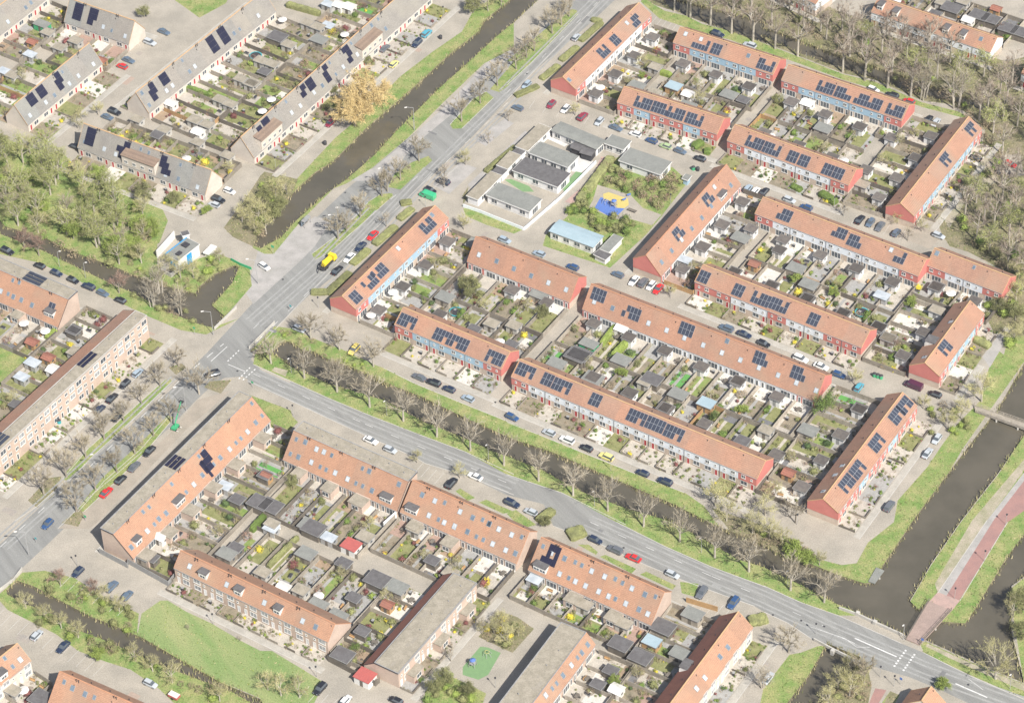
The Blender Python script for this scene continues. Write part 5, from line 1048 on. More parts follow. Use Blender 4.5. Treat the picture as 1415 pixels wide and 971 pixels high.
for v,a,b_,wd,h,m,p in (('22',(170,940),(250,880),2.6,1.5,'leafo','beside the canal road parking'),('32',(330,80),(420,50),4.2,1.2,'leafo','at the end of the middle salmon terrace'),('32',(1300,540),(1398,520),3.5,1.2,'leafo','beside the gabled row by the road'),('00',(1000,480),(1140,525),1.3,1.7,'leaf','in the gardens below the middle grey terrace'),('01',(180,35),(360,85),1.6,1.8,'leafo','in the gardens below the top grey terrace'),
   ('d3',(240,640),(360,490),1.4,1.8,'leafl','below the long low-eaved terrace'),('d3',(335,740),(450,620),1.8,1.9,'leafl','below the long low-eaved terrace'),('c1',(260,585),(400,630),1.5,1.6,'leafl','below the uppermost pale blue terrace'),('13',(150,70),(205,95),2,1.1,'leaf','in front of the white terrace with flowering fronts'),('13',(305,110),(390,165),2.6,1.5,'leaf','at the right end of the white flowering terrace'),('c8',(710,605),(800,650),2.4,1.3,'leafo','in front of the short terrace near the footbridge'),
   ('02',(1000,800),(1050,770),2.5,1.6,'leaf','by the red and blue terrace'),('02',(1060,820),(1095,820),2.2,1.5,'leaf','by the red and blue terrace'),('b2',(230,560),(440,280),2.6,1.8,'leafo','beside the clinker path of the chalets'),('a4',(880,790),(955,710),1.5,1.8,'leaf','in the gardens by the long divided-road terrace'),('31',(80,250),(240,90),1.2,1.5,'leafo','behind the terrace facing the mown field'),
   ('10',(1110,0),(1110,1),.5,.5,'leaf','x'),('b1',(175,450),(415,250),1.7,1.0,'leafo','outside the chalet yard wings'),('a6',(260,200),(320,150),1.6,1.4,'leafl','by the cream gable at the left edge')):
    if p!='x': hedge(v,a,b_,wd,h,m,'green clipped hedge' if m!='leafb' else 'dry reed-brown hedge',p)
# ================================================================ PRIVATE GARDENS
PATCH={}
def patch(m,pts,z):
    if m not in PATCH: PATCH[m]=MB()
    PATCH[m].add([(p[0],p[1],z) for p in pts],[tuple(range(len(pts)))],m)
mat_=dict(p_beige=((.46,.42,.36),(.38,.35,.30)),p_grey=((.33,.325,.31),(.27,.265,.25)),p_light=((.58,.55,.50),(.50,.475,.43)),p_dark=((.17,.17,.175),(.14,.14,.145)),p_red=((.36,.25,.20),(.30,.21,.17)),p_wood=((.33,.25,.17),(.27,.20,.14)),
  g_lawn=((.15,.23,.06),(.23,.26,.09)),g_fake=((.11,.30,.08),(.10,.27,.07)),g_rough=((.24,.24,.11),(.17,.18,.07)),g_soil=((.27,.225,.165),(.19,.17,.12)),g_gravel=((.42,.39,.34),(.33,.30,.26)))
for k,(a,b_) in mat_.items(): M_[k]=mat('garden_'+k,a,.95,b_,.6,.16)
GX0,GX1,GY0,GY1,GS=-230.,230.,-170.,230.,.5
_gx=np.arange(GX0,GX1,GS);_gy=np.arange(GY0,GY1,GS);_XX,_YY=np.meshgrid(_gx,_gy)
_K=classify(_XX.ravel(),_YY.ravel()).reshape(_XX.shape)
_BADC=np.array([c in('asphalt','water','bike','redpath','bluep','yelp','pinkbrick','lawn','brick_street') for c,_ in LAY]+[False])
_BAD=_BADC[_K]
def raster(f,val,arr):
    x0,x1=min(p[0] for p in f),max(p[0] for p in f);y0,y1=min(p[1] for p in f),max(p[1] for p in f)
    i0,i1=max(0,int((x0-GX0)/GS)),min(arr.shape[1],int((x1-GX0)/GS)+2);j0,j1=max(0,int((y0-GY0)/GS)),min(arr.shape[0],int((y1-GY0)/GS)+2)
    if i1<=i0 or j1<=j0: return
    sx,sy=_XX[j0:j1,i0:i1],_YY[j0:j1,i0:i1]; m=inpoly(sx,sy,f); arr[j0:j1,i0:i1][m]=val
_FT=np.full(_XX.shape,-1); _CM=np.zeros(_XX.shape,bool)
def blocked(x,y,me):
    i=int(round((x-GX0)/GS));j=int(round((y-GY0)/GS))
    if i<0 or j<0 or i>=_XX.shape[1] or j>=_XX.shape[0]: return True
    k=_FT[j,i]
    return bool(_BAD[j,i] or _CM[j,i] or (k>=0 and k!=me))
def blocked_old(x,y,me):
    for k,f in enumerate(FOOTA):
        if k==me: continue
        if x<BB[k][0]-1 or x>BB[k][1]+1 or y<BB[k][2]-1 or y>BB[k][3]+1: continue
        if inpoly(np.array([x]),np.array([y]),f)[0]: return True
    for f,b_ in CLAIM:
        if x<b_[0] or x>b_[1] or y<b_[2] or y>b_[3]: continue
        if inpoly(np.array([x]),np.array([y]),f)[0]: return True
    c=cls(x,y); return c not in('paving','grass','scrub') if c!='grass' else False
FOOTA=list(FOOT); BB=[(min(p[0] for p in f),max(p[0] for p in f),min(p[1] for p in f),max(p[1] for p in f)) for f in FOOTA]
CLAIM=[]
for k,f in enumerate(FOOTA): raster(f,k,_FT)
FM={}
def fence_mesh(L_,h,m):
    mb=MB(); n=max(1,int(L_/1.8)); mb.box(0,L_,-.03,.03,.02,h,m)
    for i in range(n+1): x=min(L_-.05,max(.05,i*L_/n)); mb.box(x-.06,x+.06,-.07,.07,0,h+.08,m)
    for z in (h*.3,h*.8): mb.box(0,L_,-.06,-.032,z,z+.08,m)
    return mb.mesh('fence_panel')
FENCES=[]
def fence(p,q,h,m,place,desc=None):
    p=np.array(p[:2]);q=np.array(q[:2]);d=q-p;l=np.linalg.norm(d)
    if l<1 or not inframe(((p+q)/2).tolist()+[1],6): return
    FENCES.append((p,q,h,m,place,desc))
CL=[]   # clutter requests
def garden(r,side,dep,front=False):
    sgn=-1 if side=='n' else 1; d0=0 if side=='n' else r.D; me=None
    for k,f in enumerate(FOOTA):
        if f is r.foot: me=k
    W_=lambda s,t:(r.A+r.u*s+r.n*(d0+sgn*t))[:2]
    zb=.02+.0006*(len(CLAIM)%40)
    mine=[]
    for j in range(r.nu):
        s0,s1=j*r.uw,(j+1)*r.uw; t=.8; R=random.Random(j*7+(5 if front else 0)+sum(map(ord,r.key)))
        while t<dep:
            if any(blocked(*W_(s,t+.6),me) for s in(s0+.4,(s0+s1)/2,s1-.4)): break
            t+=.8
        t=min(t,dep)
        if t<1.7: continue
        c=W_((s0+s1)/2,t/2)
        if not inframe((c[0],c[1],0),30): continue
        q=[W_(s0,0.0),W_(s1,0.0),W_(s1,t),W_(s0,t)]; mine.append((q,(min(p[0] for p in q),max(p[0] for p in q),min(p[1] for p in q),max(p[1] for p in q))))
        rect=lambda a,b_,c_,d_,m,dz=0:patch(m,[W_(s0+a,c_),W_(s0+b_,c_),W_(s0+b_,d_),W_(s0+a,d_)] if sgn>0 else [W_(s0+a,d_),W_(s0+b_,d_),W_(s0+b_,c_),W_(s0+a,c_)],zb+dz)
        uw=r.uw
        if front:
            rect(0,uw,0,t,R.choice(('p_beige','p_light','p_beige','g_gravel','g_soil','p_grey','g_rough')))
            for _ in range(R.choice((0,1,2,2,3))): CL.append(('bush',W_(s0+R.uniform(.6,uw-.6),R.uniform(1,t-.3)),R.choice(('leafo','leafb','leafo','leaf','leafb','leafy','leafd','leafr','leafl')),R.uniform(.4,.85),r))
            if R.random()<.5: fence(W_(s0,.4),W_(s0,t),.8,R.choice(('wood','woodd','wood')),r.phrase.replace('behind','before').replace('below','above'),'low front fence')
            if R.random()<.6: fence(W_(s0,t),W_(s0+uw*.6,t),.8,R.choice(('wood','woodd')),r.phrase.replace('behind','before').replace('below','above'),'low street fence')
            if R.random()<.45: CL.append((R.choice(('bin','planter','bike')),W_(s0+R.uniform(1,uw-1),R.uniform(.8,min(2.2,t-.5))),None,1,r))
            continue
        grn=r.key[0]=='G'
        base=R.choice(('g_rough','g_lawn','g_soil','g_rough','p_beige','g_lawn')) if grn else R.choice(('g_soil','p_grey','p_beige','g_rough','g_gravel','p_beige','p_light','g_rough','g_soil','p_grey','g_rough'))
        rect(0,uw,0,t,base)
        tp=R.uniform(3,6)
        if t>5: rect(.15,uw-.15,0,min(tp,t),R.choice(('p_beige','p_light','p_grey','p_beige','p_red','p_light','p_wood')),.006)
        if t>8 and R.random()<.45: rect(.8,uw-R.uniform(.8,2.2),tp+R.uniform(.5,1.5),t-R.uniform(.5,2),R.choice(('g_lawn','g_rough','g_lawn','g_fake','g_rough','p_light','g_gravel') if R.random()<.5 else ('g_lawn','g_rough','g_soil')),.012)
        if t>9 and R.random()<.5: a=R.uniform(.6,2); rect(a,a+.9,tp,t,R.choice(('p_grey','p_beige')),.018)
        if t>9 and R.random()<.4: rect(.2,uw-.2,t-R.uniform(2,3.5),t,R.choice(('p_wood','p_grey','g_gravel','p_dark')),.024)
        fm=R.choice(('wood','wood','wood','woodd','wood','wood','woodo' if R.random()<.3 else 'wood'))
        fence(W_(s0,1.0),W_(s0,t),1.65,fm,r.phrase)
        if j==r.nu-1: fence(W_(s1,1.0),W_(s1,t),1.8,fm,r.phrase)
        fence(W_(s0,t),W_(s1,t),1.65,fm,r.phrase,'back fence')
        for _ in range(R.choice((3,4,5,6,8,10))+(4 if grn else 0)):
            CL.append(('bush',W_(s0+R.choice((R.uniform(.5,1.4),R.uniform(uw-1.4,uw-.5),R.uniform(.5,uw-.5))),R.uniform(min(3,t*.5),t-.5)),R.choice(('leafo','leaf','leafb','leafo','leafb','leafo','leafb','leafo','leafb','leafd','leafl','leafy','leafr','twigr','leaf','leafb')),R.choice((R.uniform(.35,.8),R.uniform(.5,1.3))),r))
        x=R.random()
        if x<.40: CL.append(('table',W_(s0+R.uniform(1.5,uw-1.5),R.uniform(1.8,3.5)),None,1,r))
        if R.random()<.02: CL.append(('trampoline',W_(s0+uw/2,min(t-2.2,R.uniform(7,10))),None,1,r)) if t>9 else None
        if R.random()<.14: CL.append(('parasol',W_(s0+R.uniform(1.5,uw-1.5),R.uniform(2.5,4.5)),None,1,r))
        for _ in range(R.choice((1,2,3))): CL.append((R.choice(('planter','planter','box','bin','bench','planter')),W_(s0+R.uniform(.6,uw-.6),R.uniform(1.2,max(1.6,t-1))),None,1,r))
        if R.random()<.24 and t>8: CL.append(('tree',W_(s0+R.uniform(1,uw-1),R.uniform(5,t-1)),R.choice(('bud','dg','sm','bud','gr','ev','red','bud')),R.uniform(.35,.62),r))
        if R.random()<.18 and t>11: CL.append(('shedx',W_(s0+uw/2,t-1.8),R.choice('gkGogk'),1,r))
    CLAIM.extend(mine)
    for f,_ in mine: raster(f,True,_CM)
for k,r_ in ROWS.items():
    if r_.garden: garden(r_,*r_.garden)
for k,r_ in ROWS.items():
    if r_.fgard: garden(r_,*r_.fgard,front=True)
# pavements along the rows that face a street
SWK=MB()
for k,r_ in ROWS.items():
    me=[i for i,f in enumerate(FOOTA) if f is r_.foot][0]
    for side in 'nf':
        if r_.garden and r_.garden[0]==side: continue
        off=(r_.fgard[1]+.25) if r_.fgard and r_.fgard[0]==side else .15
        sg=-1 if side=='n' else 1; d0=0 if side=='n' else r_.D; s=-1.5
        while s<r_.L+1.5:
            W2=lambda a,t:(r_.A+r_.u*a+r_.n*(d0+sg*t))[:2]
            if not any(blocked(*W2(a,off+t),-9) for a in(s,s+1.9) for t in(.3,2.2)):
                for (t0,t1,mm,zz) in((off,off+1.7,'sidewalk',.014),(off+1.7,off+1.9,'concrete',.018)):
                    q=[(*W2(s,t0),zz),(*W2(s+2,t0),zz),(*W2(s+2,t1),zz),(*W2(s,t1),zz)]
                    if sg<0: q=q[::-1]
                    SWK.add(q,[(0,1,2,3)],M_['concrete'] if mm=='concrete' else mat('sidewalk_slabs',(.41,.385,.335),.9,(.33,.31,.27),.4,.12))
            s+=2
struct(SWK.obj('sidewalk_pavement'))
# repaired paving patches in the streets
RP=MB(); n_=0
while n_<150:
    x=R_.uniform(-170,170);y=R_.uniform(-125,175)
    if not inframe((x,y,0),0) : continue
    i=int((x-GX0)/GS);j=int((y-GY0)/GS); n_+=1
    a=R_.choice((ANG_A,ANG_B)); w_,l_=R_.uniform(.8,2.2),R_.uniform(1.5,6); T=T2(x,y,a)
    if any(blocked(*T((u,v,0))[:2],-9) or _K[int((T((u,v,0))[1]-GY0)/GS),int((T((u,v,0))[0]-GX0)/GS)]>=0 for u in(-l_/2,0,l_/2) for v in(-w_/2,w_/2)): continue
    RP.add([T(p) for p in((-l_/2,-w_/2,.01),(l_/2,-w_/2,.01),(l_/2,w_/2,.01),(-l_/2,w_/2,.01))],[(0,1,2,3)],mat('relaid_paving',(.27,.25,.225),.9,(.33,.29,.245),.5,.15) if n_%3 else mat('pinkish_relaid_paving',(.38,.29,.235),.9,(.33,.26,.21),.5,.12))
struct(RP.obj('relaid_paving_ground'))
NMP=dict(p_beige='beige_garden_paving',p_grey='grey_garden_paving',p_light='light_garden_paving',p_dark='dark_garden_paving',p_red='red_garden_paving',p_wood='garden_decking',g_lawn='garden_lawn',g_fake='artificial_lawn',g_rough='rough_garden_ground',g_soil='garden_soil_ground',g_gravel='gravel_garden_ground')
for m,mb in PATCH.items(): struct(mb.obj(NMP[m]))
def dist2cam(p): return np.linalg.norm(np.array([p[0],p[1],0])-_C)
FENCES.sort(key=lambda f:-np.linalg.norm(f[1]-f[0])*900/dist2cam(f[0])*(f[2]/1.8)); rest=MB()
for i,(p,q,h,m,place,desc) in enumerate(FENCES):
    d=q-p;l=np.linalg.norm(d);a=math.atan2(d[1],d[0])
    if i<298:
        o=link('garden_fence',fence_mesh(l,h,m),None,(p[0],p[1],0),a); 
        nm={'wood':'weathered wooden','woodd':'dark wooden','woodo':'orange wooden'}[m]
        thing(o,nm+' '+(desc or 'side fence'),place,'fence','garden fences',loc=((p+q)/2).tolist()+[0])
    else:
        rest.box(0,l,-.04,.04,.02,h,m,T2(p[0],p[1],a))
if rest.v: o=rest.obj('garden_fences'); o['kind']='stuff'; o['label']='remaining short fences between the small gardens'; o['category']='fences'
# ---- garden furniture
def furn():
    F={}
    mb=MB(); mb.box(-.8,.8,-.5,.5,.70,.76,'woodd'); F['table']=[('tabletop',mb.mesh('tabletop'))]
    for x in(-.7,.7):
        for y in(-.4,.4): mb=MB(); mb.box(x-.04,x+.04,y-.04,y+.04,0,.695,'woodd'); F['table'].append(('leg',mb.mesh('leg')))
    mb=MB(); mb.box(-.24,.24,-.24,.24,.42,.47,'woodd'); 
    for x in(-.2,.2):
        for y in(-.2,.2): mb.box(x-.025,x+.025,y-.025,y+.025,0,.415,'woodd')
    mb.box(-.24,.24,.21,.25,.475,.95,'woodd'); F['chair']=[('seat',mb.mesh('seat'))]
    mb=MB(); k=16; R0=1.7
    vs=[(0,0,.8)]+[(R0*math.cos(2*math.pi*i/k),R0*math.sin(2*math.pi*i/k),.8) for i in range(k)]; mb.add(vs,[(0,i+1,(i+1)%k+1) for i in range(k)],'dark'); F['trampoline']=[('mat',mb.mesh('mat'))]
    mb=MB()
    for i in range(k):
        a=2*math.pi*i/k;b_=2*math.pi*(i+1)/k; vs=[(r*math.cos(t),r*math.sin(t),z) for t in(a,b_) for r,z in((R0,.82),(R0+.35,.82),(R0+.35,.74),(R0,.74))]
        mb.add(vs,[(0,1,5,4),(1,2,6,5),(2,3,7,6),(3,0,4,7)],'teal')
    F['trampoline'].append(('rim',mb.mesh('rim'))); mb=MB()
    for i in range(6): a=2*math.pi*i/6; mb.tube((R0*math.cos(a),R0*math.sin(a),0),(R0*math.cos(a),R0*math.sin(a),.74),.04,.04,'metal',5)
    F['trampoline'].append(('leg',mb.mesh('leg')))
    mb=MB(); mb.tube((0,0,0),(0,0,2.3),.03,.03,'metal',6); F['parasol']=[('pole',mb.mesh('pole'))]
    mb=MB(); k=8; vs=[(0,0,2.55)]+[(1.5*math.cos(2*math.pi*i/k),1.5*math.sin(2*math.pi*i/k),2.1) for i in range(k)]; mb.add(vs,[(0,i+1,(i+1)%k+1) for i in range(k)],'canvas'); F['parasol'].append(('canopy',mb.mesh('canopy')))
    mb=MB(); mb.tube((0,0,0),(0,0,.5),.22,.32,'brick',8); F['planter']=[('pot',mb.mesh('pot'))]; F['planter'].append(('plant',bush_mesh(3,'leafo',60,.45,.45,.4,.14)))
    mb=MB(); mb.box(-.7,.7,-.35,.35,0,.6,'lead'); mb.box(-.74,.74,-.39,.39,.603,.68,'dark'); F['box']=[('case',mb.mesh('case'))]
    mb=MB(); vs=[(x*s,y*s,z) for z,s in((0,.8),(1.0,1)) for x,y in((-.3,-.35),(.3,-.35),(.3,.35),(-.3,.35))]; mb.add(vs,[(0,3,2,1),(4,5,6,7),(0,1,5,4),(1,2,6,5),(2,3,7,6),(3,0,4,7)],'dark'); F['bin']=[('bin_body',mb.mesh('bin_body'))]
    mb=MB(); mb.box(-.34,.34,-.4,.42,1.005,1.08,'lead'); F['bin'].append(('lid',mb.mesh('lid')))
    mb=MB(); mb.box(-.8,.8,-.22,.22,.42,.47,'woodo'); mb.box(-.8,.8,.2,.25,.475,.9,'woodo'); F['bench']=[('seat',mb.mesh('seat'))]
    for x in(-.7,.7): mb=MB(); mb.box(x-.04,x+.04,-.2,.2,0,.415,'woodd'); F['bench'].append(('leg',mb.mesh('leg')))
    mb=MB(); 
    for x in(-.5,.5):
        for i in range(10):
            a=2*math.pi*i/10;b_=2*math.pi*(i+1)/10; mb.tube((x+.33*math.cos(a),0,.35+.33*math.sin(a)),(x+.33*math.cos(b_),0,.35+.33*math.sin(b_)),.03,.03,'rubber',4,False)
    F['bike']=[('wheel',mb.mesh('wheel'))]; mb=MB()
    for a,b_ in (((-.5,0,.35),(-.15,0,.8)),((-.15,0,.8),(.35,0,.8)),((.35,0,.8),(.5,0,.35)),((-.15,0,.8),(-.05,0,.32)),((-.05,0,.32),(.35,0,.8)),((.33,-.25,1.0),(.33,.25,1.0)),((.35,0,.8),(.33,0,1.0))): mb.tube(a,b_,.03,.03,'metal',4,False)
    mb.box(-.28,-.08,-.08,.08,.88,.94,'dark'); F['bike'].append(('frame',mb.mesh('frame')))
    return F
FU=furn(); FD=dict(table=('garden_table','dark garden table'),chair=('garden_chair','dark garden chair'),trampoline=('trampoline','round trampoline with teal rim'),parasol=('parasol','off-white parasol'),planter=('flower_pot','planted flower pot'),box=('storage_box','grey garden storage box'),bin=('wheelie_bin','dark wheelie bin'),bench=('garden_bench','orange wooden bench'),bike=('bicycle','parked bicycle'))
CAT=dict(table='table',chair='chair',trampoline='trampoline',parasol='parasol',planter='plant pot',box='storage box',bin='bin',bench='bench',bike='bicycle')
def furniture(k,x,y,a,place):
    nm,ds=FD[k]; root=bpy.data.objects.new(nm,None); COL.objects.link(root); root.location=(x,y,.04); root.rotation_euler=(0,0,a)
    for n_,me in FU[k]: link(n_,me,root)
    thing(root,ds,place,CAT[k],nm.replace('_',' ')+'s in the gardens'); return root
nb=0; cnt={}
R_.shuffle(CL); small=MB()
def near_shed(x,y,d): return any((x-a)**2+(y-b_)**2<d*d for a,b_ in SHEDS)
CLS=sorted(CL,key=lambda c:-c[3]/dist2cam(c[1]))
nbush=sum(1 for o in COL.objects if o.name.startswith('shrub'))
extra=[]
for k,p,m,sz,r_ in CLS:
    x,y=p
    if not inframe((x,y,0),2): continue
    if k=='bush':
        if near_shed(x,y,1.5): continue
        if nbush<298: bush(m,x,y,sz,None,r_.phrase); nbush+=1
        else: extra.append((m,x,y,sz))
    elif k=='tree':
        if not near_shed(x,y,2.2): tree(m,x,y,r_.phrase,sz,'small garden trees','garden_tree')
    elif k=='shedx':
        if near_shed(x,y,4.6): continue
        shed(m,x,y,ANG_B)
    elif near_shed(x,y,2.3): continue
    else:
        cnt[k]=cnt.get(k,0)+1
        if cnt[k]>110: continue
        a=R_.choice((ANG_A,ANG_B))+R_.uniform(-.2,.2); furniture(k,x,y,a,r_.phrase)
        if k=='table':
            for t in (0,math.pi):
                cnt['chair']=cnt.get('chair',0)+1
                if cnt['chair']<150:
                    dx,dy=(-.8*math.sin(a+t),.8*math.cos(a+t)); furniture('chair',x+dx,y+dy,a+t,r_.phrase)
for f,_ in CLAIM:
    q0,q1,q2,q3=[np.array(v) for v in f]
    for _k in range(R_.choice((12,16,20,26))):
        a,b_=R_.random(),R_.uniform(.12,1)
        if R_.random()<.5: a=R_.choice((R_.uniform(.04,.16),R_.uniform(.84,.96)))
        p=q0+(q1-q0)*a+(q3-q0)*b_
        if near_shed(p[0],p[1],1.8) or not inframe((p[0],p[1],0),2): continue
        extra.append((R_.choice(('leafo','leafb','leafb','leaf','leafo','leafb','leafl','leafd','leafr','leafy') if R_.random()<.25 else ('leafo','leafb','leaf','leafb')),p[0],p[1],R_.uniform(.15,.5)))
# remaining small bushes as one mass
if extra:
    mb=MB(); tmpl={}
    for m,x,y,sz in extra:
        if m not in tmpl: 
            q=bush_mesh(11,m,46,1,1,.9,.3,core=m not in('leafb','twigr')); tmpl[m]=([tuple(v.co) for v in q.vertices],[tuple(p.vertices) for p in q.polygons])
        vs,fs=tmpl[m]; a=R_.uniform(0,6); c,s=math.cos(a)*sz,math.sin(a)*sz; mb.add([(x+v[0]*c-v[1]*s,y+v[0]*s+v[1]*c,v[2]*sz*.9-.05) for v in vs],fs,m)
    o=mb.obj('garden_undergrowth'); o['kind']='stuff'; o['label']='small low plants growing all over the back gardens'; o['category']='plants'
# ================================================================ CARS
CARC=dict(black=(.018,.02,.026),navy=(.02,.032,.065),blue=(.03,.075,.18),lightblue=(.31,.38,.44),silver=(.42,.45,.47),grey=(.12,.13,.145),slate=(.10,.14,.19),white=(.72,.72,.70),red=(.55,.03,.03),crimson=(.24,.03,.055),yellow=(.66,.60,.22),lightgreen=(.35,.45,.24),teal=(.08,.33,.42),maroon=(.07,.02,.05),green=(.05,.42,.20),amber=(.62,.50,.14))
CARN=dict(black='black',navy='dark blue',blue='bright blue',lightblue='light blue',silver='silver',grey='dark grey',slate='slate blue',white='white',red='red',crimson='dark red',yellow='pale yellow',lightgreen='pale green',teal='turquoise',maroon='maroon',green='green',amber='yellow')
def loft(mb,secs,m,caps=True):
    k=len(secs[0]); vs=[v for s in secs for v in s]; fs=[]
    for i in range(len(secs)-1):
        for j in range(k): fs.append((i*k+j,i*k+(j+1)%k,(i+1)*k+(j+1)%k,(i+1)*k+j))
    if caps: fs+=[tuple(range(k))[::-1],tuple(range((len(secs)-1)*k,len(secs)*k))]
    mb.add(vs,fs,m)
CAP={}
def car_parts(col,kind):
    if (col,kind) in CAP: return CAP[col,kind]
    m=mat('car_paint_'+col,CARC[col],.32,CARC[col],1,spec=.5); m.node_tree.nodes['Principled BSDF'].inputs['Coat Weight'].default_value=.35
    Lh,hw,belt,rf=dict(hatch=(2.0,.86,.86,1.46),sedan=(2.28,.89,.84,1.42),suv=(2.25,.93,1.0,1.68),van=(2.7,.97,1.15,2.1))[kind]; out=[]
    def sec(x,w_,zb,zt,r=.12): return [(x,-w_,zb),(x,-w_,zt-r),(x,-w_+r,zt),(x,w_-r,zt),(x,w_,zt-r),(x,w_,zb)]
    mb=MB()
    if kind=='van': prof_=[(-Lh,.9,.4,1.9),(-Lh+.08,.97,.28,2.08),(.9,.97,.28,2.1),(1.5,.96,.28,2.0),(1.95,.94,.28,1.2),(2.55,.9,.3,1.0),(Lh,.8,.4,.8)]
    else: prof_=[(-Lh,hw*.82,.42,belt-.12),(-Lh+.12,hw*.95,.28,belt-.02),(-Lh*.5,hw,.24,belt),(Lh*.35,hw,.24,belt),(Lh*.62,hw*.98,.25,belt-.06),(Lh-.15,hw*.9,.3,belt-.2),(Lh,hw*.75,.4,belt-.32)]
    loft(mb,[sec(*p) for p in prof_],m)
    if kind!='van':
        xr0,xr1=dict(hatch=(-1.55,.35),sedan=(-1.05,.25),suv=(-1.85,.4))[kind]; loft(mb,[[(xr0,-hw*.72,rf-.05),(xr0,hw*.72,rf-.05),(xr0,hw*.68,rf),(xr0,-hw*.68,rf)],[(xr1,-hw*.72,rf-.05),(xr1,hw*.72,rf-.05),(xr1,hw*.68,rf),(xr1,-hw*.68,rf)]],m)
    out.append(('body',mb.mesh('body')))
    mb=MB()
    if kind=='van': mb.add([(1.52,-.85,1.98),(1.52,.85,1.98),(1.97,.85,1.22),(1.97,-.85,1.22)],[(0,1,2,3)],'glass'); mb.v=[(x+.015,y,z+.02) for x,y,z in mb.v]; mb.box(.7,1.5,-.985,.985,1.25,1.75,'glass')
    else:
        xb0,xb1=dict(hatch=(-1.9,.95),sedan=(-1.75,.95),suv=(-2.12,1.0))[kind]; zt=rf-.055
        loft(mb,[[(xb0,-hw*.88,belt-.02),(xb1,-hw*.88,belt-.02),(xb1,hw*.88,belt-.02),(xb0,hw*.88,belt-.02)],[(xr0,-hw*.72,zt),(xr1,-hw*.72,zt),(xr1,hw*.72,zt),(xr0,hw*.72,zt)]],'glass')
    out.append(('windows',mb.mesh('windows')))
    wm=MB(); wm.tube((0,-.11,0),(0,.11,0),.31,.31,'rubber',12); wm.tube((0,-.125,0),(0,.125,0),.17,.17,'metal',8); wme=wm.mesh('wheel')
    for x in(-Lh*.62,Lh*.64):
        for y in(-hw+.09,hw-.09): out.append(('wheel',wme,(x,y,.31)))
    for y in(-hw*.62,hw*.62):
        mb=MB(); mb.box(Lh-.12,Lh-.02,y-.14,y+.14,belt-.36,belt-.24,'glassl'); out.append(('headlight',mb.mesh('headlight')))
        mb=MB(); mb.box(-Lh-.015,-Lh+.06,y-.12,y+.12,belt-.3,belt-.12,'red'); out.append(('tail_light',mb.mesh('tail_light')))
    CAP[col,kind]=out; return out
def car(col,wx,wy,ang,place,kind=None,state='parked'):
    kind=kind or R_.choice(('hatch','hatch','sedan','suv','hatch'))
    root=bpy.data.objects.new('parked_car' if kind!='van' else 'parked_van',None); COL.objects.link(root); root.location=(wx,wy,.012); root.rotation_euler=(0,0,ang+(math.pi if R_.random()<.5 else 0)+R_.uniform(-.03,.03)); root.scale=(.97,.97,.97)
    for p in car_parts(col,kind): link(p[0],p[1],root,p[2] if len(p)>2 else None)
    thing(root,CARN[col]+(' car' if kind!='van' else ' van')+(' being driven' if state!='parked' else ''),place,'car' if kind!='van' else 'van','parked cars'); return root
def cars(place,v,ang,*pts):
    for p in pts:
        g=V(v,p[0],p[1],.6); car(p[2],g[0],g[1],p[3] if len(p)>3 and p[3] is not None else ang,place,p[4] if len(p)>4 else None)
A_,B_=ANG_A,ANG_B
cars('beside the hedges below the main road','11',A_,(640,330,'red'),(575,390,'navy',None,'sedan'),(515,450,'white'),(450,517,'black'))
cars('in the parking bays above the chalet yard','11',B_,(935,118,'green',None,'van'),(950,88,'black'),(1020,42,'navy'))
cars('beside the topmost white terrace and main road','02',A_,(375,200,'silver'),(107,455,'lightblue')); cars('at the lower end of the topmost white terrace','02',A_,(60,578,'slate',B_),(240,560,'crimson'),(315,585,'white'),(408,625,'crimson'),(497,652,'silver'))
cars('before the red and blue terrace','02',B_,(587,685,'slate'),(690,718,'white'),(778,754,'blue'),(853,783,'lightgreen'),(933,810,'slate'),(1037,850,'black')); cars('behind the uppermost pale blue terrace by the canal','02',B_,(1133,183,'navy',None,'suv'),(1305,243,'silver'))
cars('behind the blue terrace near the wood','03',B_,(590,480,'white'),(690,512,'black'),(780,543,'red'),(885,640,'black',A_),(925,655,'silver',A_)); cars('among the bare trees at the right','03',B_,(1325,880,'red'),(1290,930,'black'),(1135,845,'black'))
cars('in the bays above the long white terrace','13',A_,(518,245,'black'),(573,262,'slate'),(625,282,'grey'),(712,315,'slate')); cars('in the street above the long white terrace','13',B_,(140,140,'silver'),(230,180,'blue')); cars('at the top of the playground terrace','12',A_,(1295,78,'lightblue'),(1335,92,'white'),(1385,95,'black'))
cars('below the gable of the playground-facing terrace','12',A_,(597,540,'slate',B_),(683,573,'white'),(732,583,'grey'),(775,600,'white'),(813,617,'red')); cars('in the street above the six-skylight terrace','12',B_,(175,428,'lightblue'),(355,500,'blue')); cars('in the street above the six-skylight terrace','11',B_,(1350,355,'lightblue'))
cars('behind the longest low-eaved terrace','12',B_,(1180,828,'slate'),(1275,860,'navy',None,'sedan'),(1380,910,'black')); cars('behind the longest low-eaved terrace','23',B_,(200,60,'white'),(310,100,'white'),(405,145,'blue')); cars('at the crossroads by the short terrace','23',B_,(512,212,'teal',A_),(805,205,'maroon',None,'van'),(920,250,'black'))
cars('along the street beside the wide canal','23',A_,(930,490,'silver'),(880,565,'silver'),(675,850,'grey'))
cars('in the street above the narrow canal','22',B_,(30,372,'blue'),(228,455,'silver'),(325,495,'white'),(428,538,'black'),(535,585,'yellow'),(730,672,'navy'),(850,718,'navy')); cars('in the street above the narrow canal','21',B_,(890,158,'grey'),(968,188,'black'),(1050,222,'navy'),(1152,272,'lightblue'))
